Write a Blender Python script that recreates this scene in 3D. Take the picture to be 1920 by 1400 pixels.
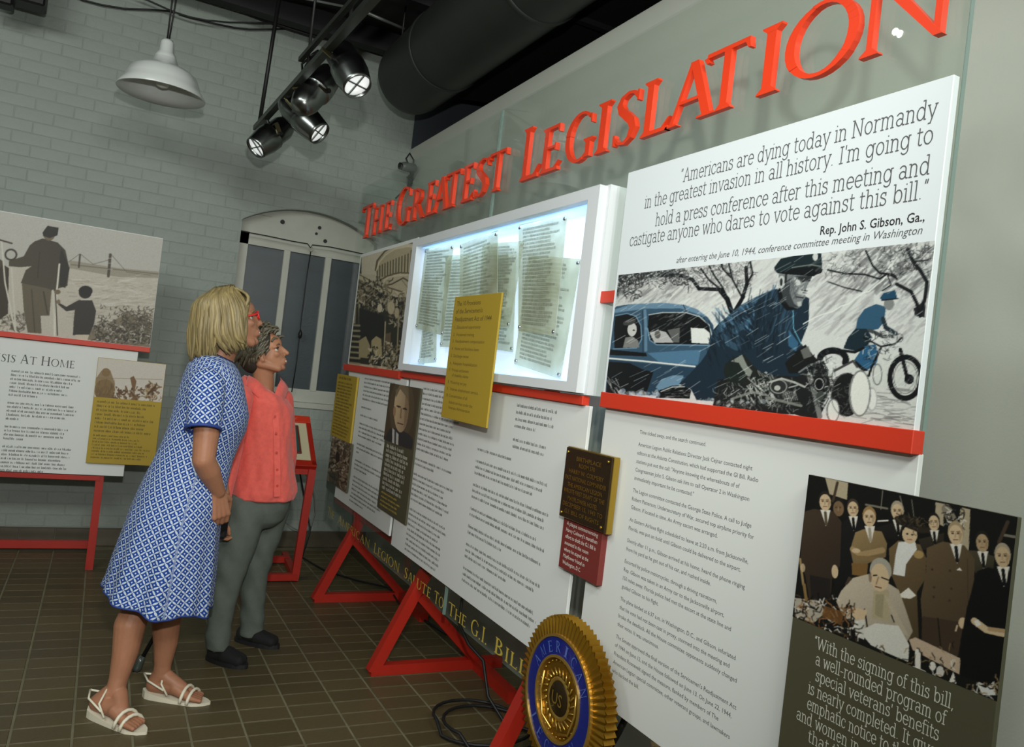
import bpy, bmesh, math, random
import numpy as np
from mathutils import Vector, Matrix
random.seed(7)
for o in list(bpy.data.objects): bpy.data.objects.remove(o)
scene = bpy.context.scene
COL = scene.collection
# ------------------------------------------------------------------ camera
FPX, CX, CY, CAMH = 1485.0, 960.0, 700.0, 1.42
def _rot(a, b, g):
    ca, sa = math.cos(a), math.sin(a)
    fwd = np.array([sa*math.cos(b), ca*math.cos(b), math.sin(b)])
    r = np.cross(fwd, [0, 0, 1]); r /= np.linalg.norm(r); u = np.cross(r, fwd)
    return np.array([r*math.cos(g)+u*math.sin(g), -r*math.sin(g)+u*math.cos(g), -fwd]).T
CR = _rot(math.radians(27.28), math.radians(.37), math.radians(6.69))
CC = np.array([0, 0, CAMH])
cam_d = bpy.data.cameras.new('camera'); cam = bpy.data.objects.new('camera', cam_d); COL.objects.link(cam)
cam_d.sensor_fit = 'HORIZONTAL'; cam_d.sensor_width = 36; cam_d.lens = FPX/1920*36; cam_d.clip_start = .05; cam_d.clip_end = 60
M = Matrix.Identity(4)
for i in range(3):
    for j in range(3): M[i][j] = CR[i, j]
M.translation = Vector(CC); cam.matrix_world = M
scene.camera = cam
# ------------------------------------------------------------------ world, exposure, big lights
w = bpy.data.worlds.new('world'); scene.world = w; w.use_nodes = True
w.node_tree.nodes['Background'].inputs[0].default_value = (.75, .8, .85, 1); w.node_tree.nodes['Background'].inputs[1].default_value = .02
vs = scene.view_settings; vs.view_transform = 'Standard'; vs.look = 'None'; vs.gamma = 1; vs.use_curve_mapping = False; vs.exposure = 0.0
def lamp(name, kind, loc, energy, color=(1, 1, 1), target=None, **kw):
    d = bpy.data.lights.new(name, kind); d.energy = energy; d.color = color
    for k, v in kw.items(): setattr(d, k, v)
    o = bpy.data.objects.new(name, d); COL.objects.link(o); o.location = loc
    if target is not None: o.rotation_euler = (Vector(target)-Vector(loc)).to_track_quat('-Z', 'Y').to_euler()
    return o
# the photographer's flash, held above the lens and turned to the far end of the room
lamp('camera_flash', 'SPOT', (0, -.03, 1.79), 215, (1, .99, .96), target=(-.15, 5.0, 2.15), spot_size=math.radians(132), spot_blend=1.0, shadow_soft_size=.035)
# area lights added at ceiling height as ambient fill, without any fixtures
lamp('ambient_fill', 'AREA', (-1.4, -.9, 3.6), 72, (.97, 1, .95), target=(1.6, 2.6, 1.3), shape='RECTANGLE', size=1.8, size_y=.8)
lamp('ambient_fill', 'AREA', (-1.8, 1.9, 3.6), 58, (.95, 1, .95), target=(.5, 5.87, 1.9), shape='RECTANGLE', size=1.4, size_y=.8)
lamp('ambient_fill', 'AREA', (.55, -1.1, 3.5), 62, (.97, 1, .95), target=(1.93, 1.2, 1.3), shape='RECTANGLE', size=1.2, size_y=.6)
lamp('title_spot', 'SPOT', (.1, .9, 3.3), 44, (1, .98, .93), target=(1.4, 1.5, 1.9), spot_size=math.radians(60), spot_blend=.9, shadow_soft_size=.12)

# ------------------------------------------------------------------ coordinate helpers
def ray(x, y): return CR @ np.array([x-CX, -(y-CY), -FPX])
def atY(x, y, Y): r = ray(x, y); return Vector(CC + r*(Y/r[1]))
def atX(x, y, X): r = ray(x, y); return Vector(CC + r*(X/r[0]))
def proj(P):
    q = (np.asarray(P, float)-CC) @ CR
    return np.stack([CX+FPX*q[..., 0]/-q[..., 2], CY-FPX*q[..., 1]/-q[..., 2]], -1)

# ------------------------------------------------------------------ materials
def s2l(c):
    c = np.asarray(c, float)/255 if max(c) > 1.001 else np.asarray(c, float)
    return tuple(float(v) for v in np.where(c <= .04045, c/12.92, ((c+.055)/1.055)**2.4))
MATS = {}
def mat(name, col=(200, 200, 200), rough=.5, metal=0, spec=.5, bump=0, bscale=30, var=0, vscale=6, sub=0, emit=0, ecol=None, rnd=0, coat=0, sheen=0, stretch=None):
    if name in MATS: return MATS[name]
    m = bpy.data.materials.new(name); m.use_nodes = True; N = m.node_tree.nodes; L = m.node_tree.links
    b = N['Principled BSDF']; c = s2l(col)
    b.inputs['Base Color'].default_value = (*c, 1); b.inputs['Roughness'].default_value = rough
    b.inputs['Metallic'].default_value = metal; b.inputs['Specular IOR Level'].default_value = spec
    if coat: b.inputs['Coat Weight'].default_value = coat
    if sheen: b.inputs['Sheen Weight'].default_value = sheen
    if sub: b.inputs['Subsurface Weight'].default_value = sub; b.inputs['Subsurface Radius'].default_value = (.01, .004, .002)
    if emit: b.inputs['Emission Strength'].default_value = emit; b.inputs['Emission Color'].default_value = (*s2l(ecol or col), 1)
    tc = N.new('ShaderNodeTexCoord'); src = tc.outputs['Object']
    if stretch:
        mp = N.new('ShaderNodeMapping'); mp.inputs['Scale'].default_value = stretch; L.new(src, mp.inputs[0]); src = mp.outputs[0]
    out = None
    if var:
        n = N.new('ShaderNodeTexNoise'); n.inputs['Scale'].default_value = vscale; n.inputs['Detail'].default_value = 4; L.new(src, n.inputs['Vector'])
        r = N.new('ShaderNodeMapRange'); r.inputs['From Min'].default_value = .3; r.inputs['From Max'].default_value = .7
        r.inputs['To Min'].default_value = 1-var; r.inputs['To Max'].default_value = 1+var; L.new(n.outputs[0], r.inputs[0]); out = r.outputs[0]
    if rnd:
        oi = N.new('ShaderNodeObjectInfo'); r2 = N.new('ShaderNodeMapRange'); r2.inputs['To Min'].default_value = 1-rnd; r2.inputs['To Max'].default_value = 1+rnd
        L.new(oi.outputs['Random'], r2.inputs[0])
        if out is not None:
            mm = N.new('ShaderNodeMath'); mm.operation = 'MULTIPLY'; L.new(out, mm.inputs[0]); L.new(r2.outputs[0], mm.inputs[1]); out = mm.outputs[0]
        else: out = r2.outputs[0]
    if out is not None:
        vm = N.new('ShaderNodeVectorMath'); vm.operation = 'SCALE'; vm.inputs[0].default_value = c; L.new(out, vm.inputs['Scale']); L.new(vm.outputs[0], b.inputs['Base Color'])
    if bump:
        n = N.new('ShaderNodeTexNoise'); n.inputs['Scale'].default_value = bscale; n.inputs['Detail'].default_value = 5; L.new(src, n.inputs['Vector'])
        bp = N.new('ShaderNodeBump'); bp.inputs['Strength'].default_value = 1; bp.inputs['Distance'].default_value = bump
        L.new(n.outputs[0], bp.inputs['Height']); L.new(bp.outputs[0], b.inputs['Normal'])
    MATS[name] = m; return m
def attr_mat(name, rough=.6, spec=.3, gain=1.0):
    if name in MATS: return MATS[name]
    m = bpy.data.materials.new(name); m.use_nodes = True; N = m.node_tree.nodes; L = m.node_tree.links
    a = N.new('ShaderNodeAttribute'); a.attribute_name = 'Col'; b = N['Principled BSDF']
    L.new(a.outputs['Color'], b.inputs['Base Color']); b.inputs['Roughness'].default_value = rough; b.inputs['Specular IOR Level'].default_value = spec
    MATS[name] = m; return m
def glass_mat(name, tint=(249, 252, 250), refl=1.0):
    m = bpy.data.materials.new(name); m.use_nodes = True; N = m.node_tree.nodes; L = m.node_tree.links
    N.remove(N['Principled BSDF']); t = N.new('ShaderNodeBsdfTransparent'); t.inputs[0].default_value = (*s2l(tint), 1)
    g = N.new('ShaderNodeBsdfGlossy'); g.inputs['Roughness'].default_value = .02
    f = N.new('ShaderNodeLayerWeight'); f.inputs[0].default_value = .5; pw = N.new('ShaderNodeMath'); pw.operation = 'POWER'; pw.inputs[1].default_value = 5.0; L.new(f.outputs['Facing'], pw.inputs[0])
    x = N.new('ShaderNodeMixShader'); mu = N.new('ShaderNodeMath'); mu.operation = 'MULTIPLY_ADD'; mu.inputs[1].default_value = .9*refl; mu.inputs[2].default_value = .035*refl
    L.new(pw.outputs[0], mu.inputs[0]); L.new(mu.outputs[0], x.inputs[0]); L.new(t.outputs[0], x.inputs[1]); L.new(g.outputs[0], x.inputs[2])
    L.new(x.outputs[0], N['Material Output'].inputs[0]); MATS[name] = m; return m

# ------------------------------------------------------------------ mesh helpers
def link(name, me, m=None, parent=None, smooth=False):
    o = bpy.data.objects.new(name, me); COL.objects.link(o)
    if m is not None and not me.materials: me.materials.append(m)
    if parent is not None: o.parent = parent
    if smooth: me.shade_smooth()
    return o
def obj(name, bm, m, parent=None, smooth=False):
    me = bpy.data.meshes.new(name); bm.to_mesh(me); bm.free(); return link(name, me, m, parent, smooth)
def thing(name, label, cat, loc=(0, 0, 0), group=None):
    o = bpy.data.objects.new(name, None); COL.objects.link(o); o.location = (0, 0, 0); o.empty_display_size = .1
    o['label'] = label; o['category'] = cat
    if group: o['group'] = group
    return o
def tag(o, label, cat, group=None):
    o['label'] = label; o['category'] = cat
    if group: o['group'] = group
    return o
def struct(o): o['kind'] = 'structure'; return o
def box(bm, lo, hi, bevel=0):
    lo = Vector(lo); hi = Vector(hi); vs_ = []
    for x in (lo.x, hi.x):
        for y in (lo.y, hi.y):
            for z in (lo.z, hi.z): vs_.append(bm.verts.new((x, y, z)))
    F = [(0, 1, 3, 2), (4, 6, 7, 5), (0, 4, 5, 1), (2, 3, 7, 6), (0, 2, 6, 4), (1, 5, 7, 3)]
    fs = [bm.faces.new([vs_[i] for i in f]) for f in F]
    if bevel:
        es = list({e for f in fs for e in f.edges}); bmesh.ops.bevel(bm, geom=es, offset=bevel, segments=1, affect='EDGES')
def boxobj(name, lo, hi, m, parent=None, bevel=0):
    bm = bmesh.new(); box(bm, [min(a, b) for a, b in zip(lo, hi)], [max(a, b) for a, b in zip(lo, hi)], bevel); return obj(name, bm, m, parent)
def frame_of(d):
    d = Vector(d).normalized(); a = Vector((0, 0, 1)) if abs(d.z) < .95 else Vector((1, 0, 0))
    u = d.cross(a).normalized(); return u, d.cross(u).normalized(), d
def tube(bm, pts, r, n=8, caps=True, closed=False):
    pts = [Vector(p) for p in pts]; rr = r if isinstance(r, (list, tuple)) else [r]*len(pts); rings = []
    u = None
    for i, p in enumerate(pts):
        d = (pts[min(i+1, len(pts)-1)]-pts[max(i-1, 0)])
        if d.length < 1e-9: d = Vector((0, 0, 1))
        d.normalize()
        if u is None: u = frame_of(d)[0]
        u = (u-d*u.dot(d)); u = u.normalized() if u.length > 1e-6 else frame_of(d)[0]
        v = d.cross(u)
        rings.append([bm.verts.new(p+u*(math.cos(t)*rr[i])+v*(math.sin(t)*rr[i])) for t in [2*math.pi*k/n for k in range(n)]])
    for a, b in zip(rings, rings[1:]):
        for k in range(n): bm.faces.new((a[k], a[(k+1) % n], b[(k+1) % n], b[k]))
    if caps: bm.faces.new(rings[0][::-1]); bm.faces.new(rings[-1])
def tubeobj(name, pts, r, m, parent=None, n=8, smooth=True):
    bm = bmesh.new(); tube(bm, pts, r, n); return obj(name, bm, m, parent, smooth)
def bar(bm, p0, p1, wdt, dep, side=None, e0=0, e1=0):
    """square bar between two points; side = direction of its width"""
    p0 = Vector(p0); p1 = Vector(p1); d = (p1-p0).normalized(); p0 = p0-d*e0; p1 = p1+d*e1
    s = Vector(side) if side is not None else frame_of(d)[0]; s = (s-d*s.dot(d)).normalized(); t = d.cross(s)
    V = [[bm.verts.new(p+s*(a*wdt/2)+t*(b*dep/2)) for a, b in ((-1, -1), (1, -1), (1, 1), (-1, 1))] for p in (p0, p1)]
    for k in range(4): bm.faces.new((V[0][k], V[0][(k+1) % 4], V[1][(k+1) % 4], V[1][k]))
    bm.faces.new(V[0][::-1]); bm.faces.new(V[1])
def barobj(name, p0, p1, wdt, dep, m, parent=None, side=None, e0=0, e1=0, bevel=0):
    bm = bmesh.new(); bar(bm, p0, p1, wdt, dep, side, e0, e1); bmesh.ops.recalc_face_normals(bm, faces=bm.faces)
    if bevel: bmesh.ops.bevel(bm, geom=list(bm.edges), offset=bevel, segments=1, affect='EDGES')
    return obj(name, bm, m, parent)
def lathe(bm, prof, n=32, mat4=None):
    rings = []
    for r, z in prof:
        rings.append([bm.verts.new((r*math.cos(2*math.pi*k/n), r*math.sin(2*math.pi*k/n), z)) for k in range(n)] if r > 1e-6 else [bm.verts.new((0, 0, z))])
    new = [v for R_ in rings for v in R_]
    for a, b in zip(rings, rings[1:]):
        for k in range(n):
            A = [a[k % len(a)], a[(k+1) % len(a)], b[(k+1) % len(b)], b[k % len(b)]]; A = list(dict.fromkeys(A))
            if len(A) >= 3: bm.faces.new(A)
    if mat4 is not None: bmesh.ops.transform(bm, matrix=mat4, verts=new)
def axis_mat(loc, d, roll=0):
    q = Vector(d).to_track_quat('Z', 'Y'); return Matrix.Translation(Vector(loc)) @ q.to_matrix().to_4x4() @ Matrix.Rotation(roll, 4, 'Z')
def poly_prism(bm, pts, z0, z1):
    """pts: 2-D outline in local x,y; extruded from z0 to z1"""
    a = [bm.verts.new((p[0], p[1], z0)) for p in pts]; b = [bm.verts.new((p[0], p[1], z1)) for p in pts]; n = len(pts)
    try: bm.faces.new(a[::-1]); bm.faces.new(b)
    except ValueError: pass
    for k in range(n): bm.faces.new((a[k], a[(k+1) % n], b[(k+1) % n], b[k]))
# frames of the boards.  side board: local x runs to -Y (viewer's right), y up, z towards the room
def MX(X, Y0=0, Z0=0): return Matrix(((0, 0, -1, X), (-1, 0, 0, Y0), (0, 1, 0, Z0), (0, 0, 0, 1)))
# back-wall board: local x = +X, y up, z towards the camera (-Y)
def MY(Y, X0=0, Z0=0): return Matrix(((1, 0, 0, X0), (0, 0, -1, Y), (0, 1, 0, Z0), (0, 0, 0, 1)))
def place(o, m4):
    o.data.transform(m4); return o
# ------------------------------------------------------------------ painting of flat prints (colours stored per vertex of the print)
class Paint:
    """small raster in its own coordinates; S samples per unit"""
    def __init__(s, x0, y0, x1, y1, S, bg):
        s.x0, s.y0, s.S = x0, y0, S; s.W = int((x1-x0)*S)+2; s.H = int((y1-y0)*S)+2
        s.a = np.zeros((s.H, s.W, 3)); s.a[:] = np.array(bg, float)/255; s.T = (0, 0, 1.); s.rng = np.random.RandomState(3)
    def view(s, ox, oy, sc): s.T = (ox, oy, sc); return s
    def P(s, pts):
        p = np.asarray(pts, float).reshape(-1, 2); ox, oy, sc = s.T
        return np.stack([(ox+p[:, 0]/sc-s.x0)*s.S, (oy+p[:, 1]/sc-s.y0)*s.S], -1)
    def _bb(s, p, pad=1):
        x0 = max(int(p[:, 0].min())-pad, 0); x1 = min(int(p[:, 0].max())+pad+1, s.W); y0 = max(int(p[:, 1].min())-pad, 0); y1 = min(int(p[:, 1].max())+pad+1, s.H)
        return x0, x1, y0, y1
    def poly(s, pts, c, al=1.0, shade=None):
        p = s.P(pts); x0, x1, y0, y1 = s._bb(p)
        if x1 <= x0 or y1 <= y0: return
        X, Y = np.meshgrid(np.arange(x0, x1)+.5, np.arange(y0, y1)+.5); ins = np.zeros(X.shape, bool)
        for i in range(len(p)):
            (ax, ay), (bx, by) = p[i-1], p[i]
            if ay == by: continue
            c1 = (Y < ay) != (Y < by); ins ^= c1 & (X < (bx-ax)*(Y-ay)/(by-ay)+ax)
        col = np.array(c, float)/255; sub = s.a[y0:y1, x0:x1]
        if shade is not None:
            g = ((X-x0)/(x1-x0)*shade[0]+(Y-y0)/(y1-y0)*shade[1])[..., None]; cc = np.clip(col*(1+g), 0, 1); sub[ins] = (sub*(1-al)+cc*al)[ins]
        else: sub[ins] = sub[ins]*(1-al)+col*al
    def ell(s, cx, cy, rx, ry, c, al=1.0, rot=0, shade=None):
        t = np.linspace(0, 2*np.pi, 28, endpoint=False); cr, sr = math.cos(rot), math.sin(rot)
        s.poly(np.stack([cx+rx*np.cos(t)*cr-ry*np.sin(t)*sr, cy+rx*np.cos(t)*sr+ry*np.sin(t)*cr], -1), c, al, shade)
    def line(s, pts, wd, c, al=1.0):
        p = s.P(pts); wpx = wd/s.T[2]*s.S/2; col = np.array(c, float)/255
        for a, b in zip(p, p[1:]):
            x0, x1, y0, y1 = s._bb(np.array([a, b]), int(wpx)+2)
            if x1 <= x0 or y1 <= y0: continue
            X, Y = np.meshgrid(np.arange(x0, x1)+.5, np.arange(y0, y1)+.5); d = b-a; L2 = max(d@d, 1e-9)
            t = np.clip(((X-a[0])*d[0]+(Y-a[1])*d[1])/L2, 0, 1); dd = np.hypot(X-a[0]-t*d[0], Y-a[1]-t*d[1])
            k = (np.clip(wpx+.5-dd, 0, 1)*al)[..., None]; s.a[y0:y1, x0:x1] = s.a[y0:y1, x0:x1]*(1-k)+col*k
    def ring(s, cx, cy, rx, ry, wd, c, al=1.0, a0=0, a1=360, rot=0):
        t = np.radians(np.linspace(a0, a1, 30)); cr, sr = math.cos(rot), math.sin(rot)
        s.line(np.stack([cx+rx*np.cos(t)*cr-ry*np.sin(t)*sr, cy+rx*np.cos(t)*sr+ry*np.sin(t)*cr], -1), wd, c, al)
    def hatch(s, x0, y0, x1, y1, n, ang, ln, wd, c, al, jit=.15):
        for _ in range(n):
            x, y = s.rng.uniform(x0, x1), s.rng.uniform(y0, y1); a = ang+s.rng.normal()*jit; l = ln*s.rng.uniform(.4, 1.2)
            s.line([(x, y), (x+math.cos(a)*l, y-math.sin(a)*l)], wd*s.rng.uniform(.5, 1.3), c, al*s.rng.uniform(.5, 1))
    def scrib(s, x0, y0, x1, y1, n, ln, wd, cols, al=.8):
        for _ in range(n):
            x, y = s.rng.uniform(x0, x1), s.rng.uniform(y0, y1); p = [(x, y)]; a = s.rng.uniform(0, 6.28)
            for k in range(3):
                a += s.rng.normal()*.9; x += math.cos(a)*ln; y -= math.sin(a)*ln; p.append((x, y))
            s.line(p, wd, cols[s.rng.randint(len(cols))], al*s.rng.uniform(.5, 1))
    def blobs(s, x0, y0, x1, y1, n, r, cols, al=.8):
        for _ in range(n):
            s.ell(s.rng.uniform(x0, x1), s.rng.uniform(y0, y1), r*s.rng.uniform(.4, 1.4), r*s.rng.uniform(.4, 1.3), cols[s.rng.randint(len(cols))], al*s.rng.uniform(.5, 1), s.rng.uniform(0, 3))
    def grain(s, amt, k=2):
        n = s.rng.normal(size=(s.H//k+2, s.W//k+2)); n = np.kron(n, np.ones((k, k)))[:s.H, :s.W]; s.a = np.clip(s.a*(1+amt*n[..., None]), 0, 1)
    def blur(s, k=1):
        for _ in range(k):
            a = np.pad(s.a, ((1, 1), (1, 1), (0, 0)), 'edge'); s.a = (a[:-2, 1:-1]+a[2:, 1:-1]+a[1:-1, :-2]+a[1:-1, 2:]+2*a[1:-1, 1:-1])/6
    def sample(s, x, y):
        X = np.clip((x-s.x0)*s.S-.5, 0, s.W-1.001); Y = np.clip((y-s.y0)*s.S-.5, 0, s.H-1.001); i = X.astype(int); j = Y.astype(int); fx = (X-i)[:, None]; fy = (Y-j)[:, None]
        return (s.a[j, i]*(1-fx)+s.a[j, np.minimum(i+1, s.W-1)]*fx)*(1-fy)+(s.a[np.minimum(j+1, s.H-1), i]*(1-fx)+s.a[np.minimum(j+1, s.H-1), np.minimum(i+1, s.W-1)]*fx)*fy
def print_mesh(name, x0, y0, x1, y1, nx, ny, paint, m4, parent, material, to_paint, gain=1.0):
    """flat coloured print: grid in local board coordinates, colours read from the painting"""
    gx, gy = np.meshgrid(np.linspace(x0, x1, nx), np.linspace(y0, y1, ny)); n = nx*ny
    loc = np.stack([gx.ravel(), gy.ravel(), np.zeros(n)], -1); A = np.array(m4)
    wl = loc @ A[:3, :3].T + A[:3, 3]
    u, v = to_paint(wl, loc); col = np.clip(paint.sample(u, v)*gain, 0, 1)
    lin = np.where(col <= .04045, col/12.92, ((col+.055)/1.055)**2.4)
    i = np.arange((nx-1)*(ny-1)); r, c = i//(nx-1), i % (nx-1); a = r*nx+c
    faces = np.stack([a, a+1, a+nx+1, a+nx], -1).ravel()
    me = bpy.data.meshes.new(name); me.vertices.add(n); me.vertices.foreach_set('co', wl.ravel())
    me.loops.add(len(faces)); me.loops.foreach_set('vertex_index', faces); me.polygons.add(len(i)); me.polygons.foreach_set('loop_start', np.arange(len(i))*4)
    me.update(calc_edges=True); ca = me.color_attributes.new('Col', 'FLOAT_COLOR', 'POINT'); ca.data.foreach_set('color', np.concatenate([lin, np.ones((n, 1))], 1).ravel())
    return link(name, me, material, parent)
def by_photo(wl, loc): p = proj(wl); return p[:, 0], p[:, 1]

# ------------------------------------------------------------------ lettering
def arc(cx, cy, rx, ry, a0, a1, n=8):
    return [(cx+rx*math.cos(math.radians(a0+(a1-a0)*i/n)), cy+ry*math.sin(math.radians(a0+(a1-a0)*i/n))) for i in range(n+1)]
SL = {}   # light slab-serif letters as pen strokes: (advance, [strokes])
def _sf(x, y, wd=.075): return [(x-wd, y), (x+wd, y)]
SL['n'] = (.56, [[(.03, .5), (.12, .5), (.12, 0)], _sf(.12, 0), [(.12, .34)]+arc(.27, .34, .15, .15, 150, 0)+[(.42, 0)], _sf(.42, 0)])
SL['m'] = (.84, [[(.03, .5), (.12, .5), (.12, 0)], _sf(.12, 0), [(.12, .36)]+arc(.26, .36, .14, .14, 150, 0)+[(.40, 0)], _sf(.40, 0, .06), [(.40, .36)]+arc(.54, .36, .14, .14, 150, 0)+[(.68, 0)], _sf(.68, 0)])
SL['h'] = (.56, [[(.03, .73), (.12, .73), (.12, 0)], _sf(.12, 0), [(.12, .34)]+arc(.27, .34, .15, .15, 150, 0)+[(.42, 0)], _sf(.42, 0)])
SL['r'] = (.40, [[(.03, .5), (.12, .5), (.12, 0)], _sf(.12, 0), [(.12, .30)]+arc(.28, .32, .16, .17, 160, 60)])
SL['u'] = (.56, [[(.03, .5), (.12, .5)]+arc(.27, .15, .15, .15, 180, 330)+[(.42, .16)], [(.33, .5), (.42, .5), (.42, 0), (.51, 0)]])
SL['i'] = (.26, [[(.03, .5), (.13, .5), (.13, 0)], _sf(.13, 0, .09), [(.12, .68), (.14, .68)]])
SL['l'] = (.26, [[(.03, .73), (.13, .73), (.13, 0)], _sf(.13, 0, .09)])
SL['o'] = (.54, [arc(.26, .25, .20, .25, 0, 360, 18)])
SL['c'] = (.48, [arc(.26, .25, .20, .25, 50, 320, 14), [(.40, .48), (.40, .36)]])
SL['e'] = (.51, [[(.06, .27), (.46, .27)]+arc(.26, .25, .20, .25, 5, 320, 16)])
SL['a'] = (.53, [[(.08, .42)]+arc(.23, .36, .16, .14, 140, 0)+[(.39, .06), (.44, 0), (.50, .01)], arc(.23, .14, .16, .14, 40, 330, 12)])
SL['d'] = (.58, [[(.34, .73), (.44, .73), (.44, 0), (.52, 0)], arc(.25, .25, .19, .25, 20, 340, 16)])
SL['b'] = (.58, [[(.03, .73), (.12, .73), (.12, 0)], arc(.31, .25, .19, .25, 200, -160, 16)])
SL['p'] = (.58, [[(.03, .5), (.12, .5), (.12, -.2)], _sf(.12, -.2), arc(.31, .25, .19, .25, 200, -160, 16)])
SL['g'] = (.58, [arc(.25, .25, .19, .25, 20, 340, 16), [(.54, .5), (.44, .5), (.44, -.05)]+arc(.26, -.05, .18, .15, 0, -150)])
SL['s'] = (.44, [arc(.21, .37, .14, .13, 50, 200)+arc(.21, .13, .15, .13, 60, -150), [(.33, .5), (.33, .38)], [(.07, 0), (.07, .12)]])
SL['t'] = (.34, [[(.13, .66)]+[(.13, .1)]+arc(.22, .1, .09, .1, 180, 320), [(.03, .5), (.29, .5)]])
SL['f'] = (.32, [[(.12, 0)]+arc(.25, .6, .13, .13, 180, 50), [(.03, .5), (.27, .5)], _sf(.12, 0, .09)])
SL['v'] = (.50, [[(.06, .5), (.25, 0), (.44, .5)], _sf(.07, .5, .06), _sf(.43, .5, .06)])
SL['w'] = (.74, [[(.07, .5), (.22, 0), (.37, .5), (.52, 0), (.67, .5)], _sf(.08, .5, .06), _sf(.66, .5, .06)])
SL['y'] = (.50, [[(.06, .5), (.26, .02)], [(.45, .5), (.20, -.2), (.10, -.2)], _sf(.07, .5, .06), _sf(.44, .5, .06)])
SL['A'] = (.68, [[(.08, 0), (.33, .72), (.60, 0)], [(.16, .24), (.51, .24)], _sf(.09, 0, .08), _sf(.59, 0, .08)])
SL['N'] = (.74, [[(.12, 0), (.12, .7), (.58, 0), (.58, .7)], _sf(.12, 0, .09), _sf(.08, .7, .06), _sf(.58, .7, .09)])
SL['I'] = (.32, [[(.16, 0), (.16, .7)], _sf(.16, 0, .10), _sf(.16, .7, .10)])
SL['W'] = (.96, [[(.07, .7), (.26, 0), (.47, .66), (.68, 0), (.88, .7)], _sf(.08, .7, .08), _sf(.87, .7, .08)])
SL['.'] = (.24, [[(.10, .02), (.12, .02)]]); SL[','] = (.24, [[(.13, .03), (.08, -.10)]])
SL["'"] = (.18, [[(.09, .72), (.08, .56)]]); SL['-'] = (.36, [[(.06, .25), (.30, .25)]]); SL[' '] = (.27, [])
SL['"'] = (.30, [[(.09, .72), (.06, .58)], [(.19, .72), (.16, .58)]])
_LAY = [0]
def lay(s=4e-5, n=7): _LAY[0] = (_LAY[0]+1) % n; return _LAY[0]*s   # keeps overlapping strokes off one shared plane
def pen(bm, pts, t, z=0.0):
    """flat stroke of thickness t"""
    h = t/2
    for (ax, ay), (bx, by) in zip(pts, pts[1:]):
        dx, dy = bx-ax, by-ay; l = math.hypot(dx, dy)
        if l < 1e-9: continue
        ux, uy = dx/l*h*.6, dy/l*h*.6; nx, ny = -dy/l*h, dx/l*h
        q = [(ax-ux+nx, ay-uy+ny), (ax-ux-nx, ay-uy-ny), (bx+ux-nx, by+uy-ny), (bx+ux+nx, by+uy+ny)]
        zz = z+lay(); bm.faces.new([bm.verts.new((x, y, zz)) for x, y in q])
def slab_line(bm, text, x0, x1, y, size, t=.05, align='fit'):
    adv = sum(SL.get(c, SL[' '])[0] for c in text)
    sx = (x1-x0)/adv if align == 'fit' else size; x = x0
    for c in text:
        a, st = SL.get(c, SL[' '])
        for s_ in st: pen(bm, [(x+px*sx, y+py*size) for px, py in s_], t*size)
        x += a*sx
def sans(name, lines, m, m4, parent, shear=0, bold=0):
    """lines: (text, x0, x1, y, size); built-in font turned into a flat mesh"""
    bm = bmesh.new(); dg = None
    cu = bpy.data.curves.new('lettering', 'FONT'); to = bpy.data.objects.new('lettering', cu); COL.objects.link(to); cu.resolution_u = 2; cu.shear = shear; cu.offset = bold
    for text, x0, x1, y, size in lines:
        cu.body = text; cu.size = 1.0; me = to.to_mesh(); n = len(me.vertices)
        if not n: continue
        co = np.zeros(n*3); me.vertices.foreach_get('co', co); co = co.reshape(-1, 3); mn, mx = co[:, 0].min(), co[:, 0].max()
        sx = (x1-x0)/(mx-mn) if x1 is not None else size
        vs_ = [bm.verts.new((x0+(c[0]-mn)*sx, y+c[1]*size, 0)) for c in co]
        for p in me.polygons:
            try: bm.faces.new([vs_[i] for i in p.vertices])
            except ValueError: pass
        to.to_mesh_clear()
    bpy.data.objects.remove(to); bpy.data.curves.remove(cu)
    bmesh.ops.transform(bm, matrix=m4, verts=bm.verts); return obj(name, bm, m, parent)
def greek(bm, x0, x1, y, h, seed, full=1.0):
    """a line of print too small to read: word-like runs of tiny marks"""
    r = random.Random(seed); x = x0; end = x0+(x1-x0)*full
    while x < end:
        for _ in range(r.randint(2, 9)):
            wch = h*r.uniform(.35, .7)
            if x+wch > end: break
            hh = h*(1.0 if r.random() < .75 else 1.45); kind = r.random(); tt = h*.22
            def q(a, b, c, d): zz = lay(3e-5, 4); bm.faces.new([bm.verts.new(p) for p in ((a, b, zz), (c, b, zz), (c, d, zz), (a, d, zz))])
            q(x, y, x+tt, y+hh)
            if kind < .7: q(x+wch-tt, y, x+wch, y+h)
            if kind < .5: q(x, y+h-tt*.8, x+wch, y+h)
            if .3 < kind < .8: q(x, y, x+wch, y+tt*.8)
            x += wch+h*.2
        x += h*.55
def greek_obj(name, paras, m, m4, parent):
    """paras: (x0, x1, ytop, pitch, h, [fractions])"""
    bm = bmesh.new(); k = 0
    for x0, x1, yt, pitch, h, fr in paras:
        for i, f_ in enumerate(fr):
            if f_ > 0: greek(bm, x0, x1, yt-i*pitch, h, k*31+i, f_)
        k += 1
    bmesh.ops.transform(bm, matrix=m4, verts=bm.verts); return obj(name, bm, m, parent)

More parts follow.
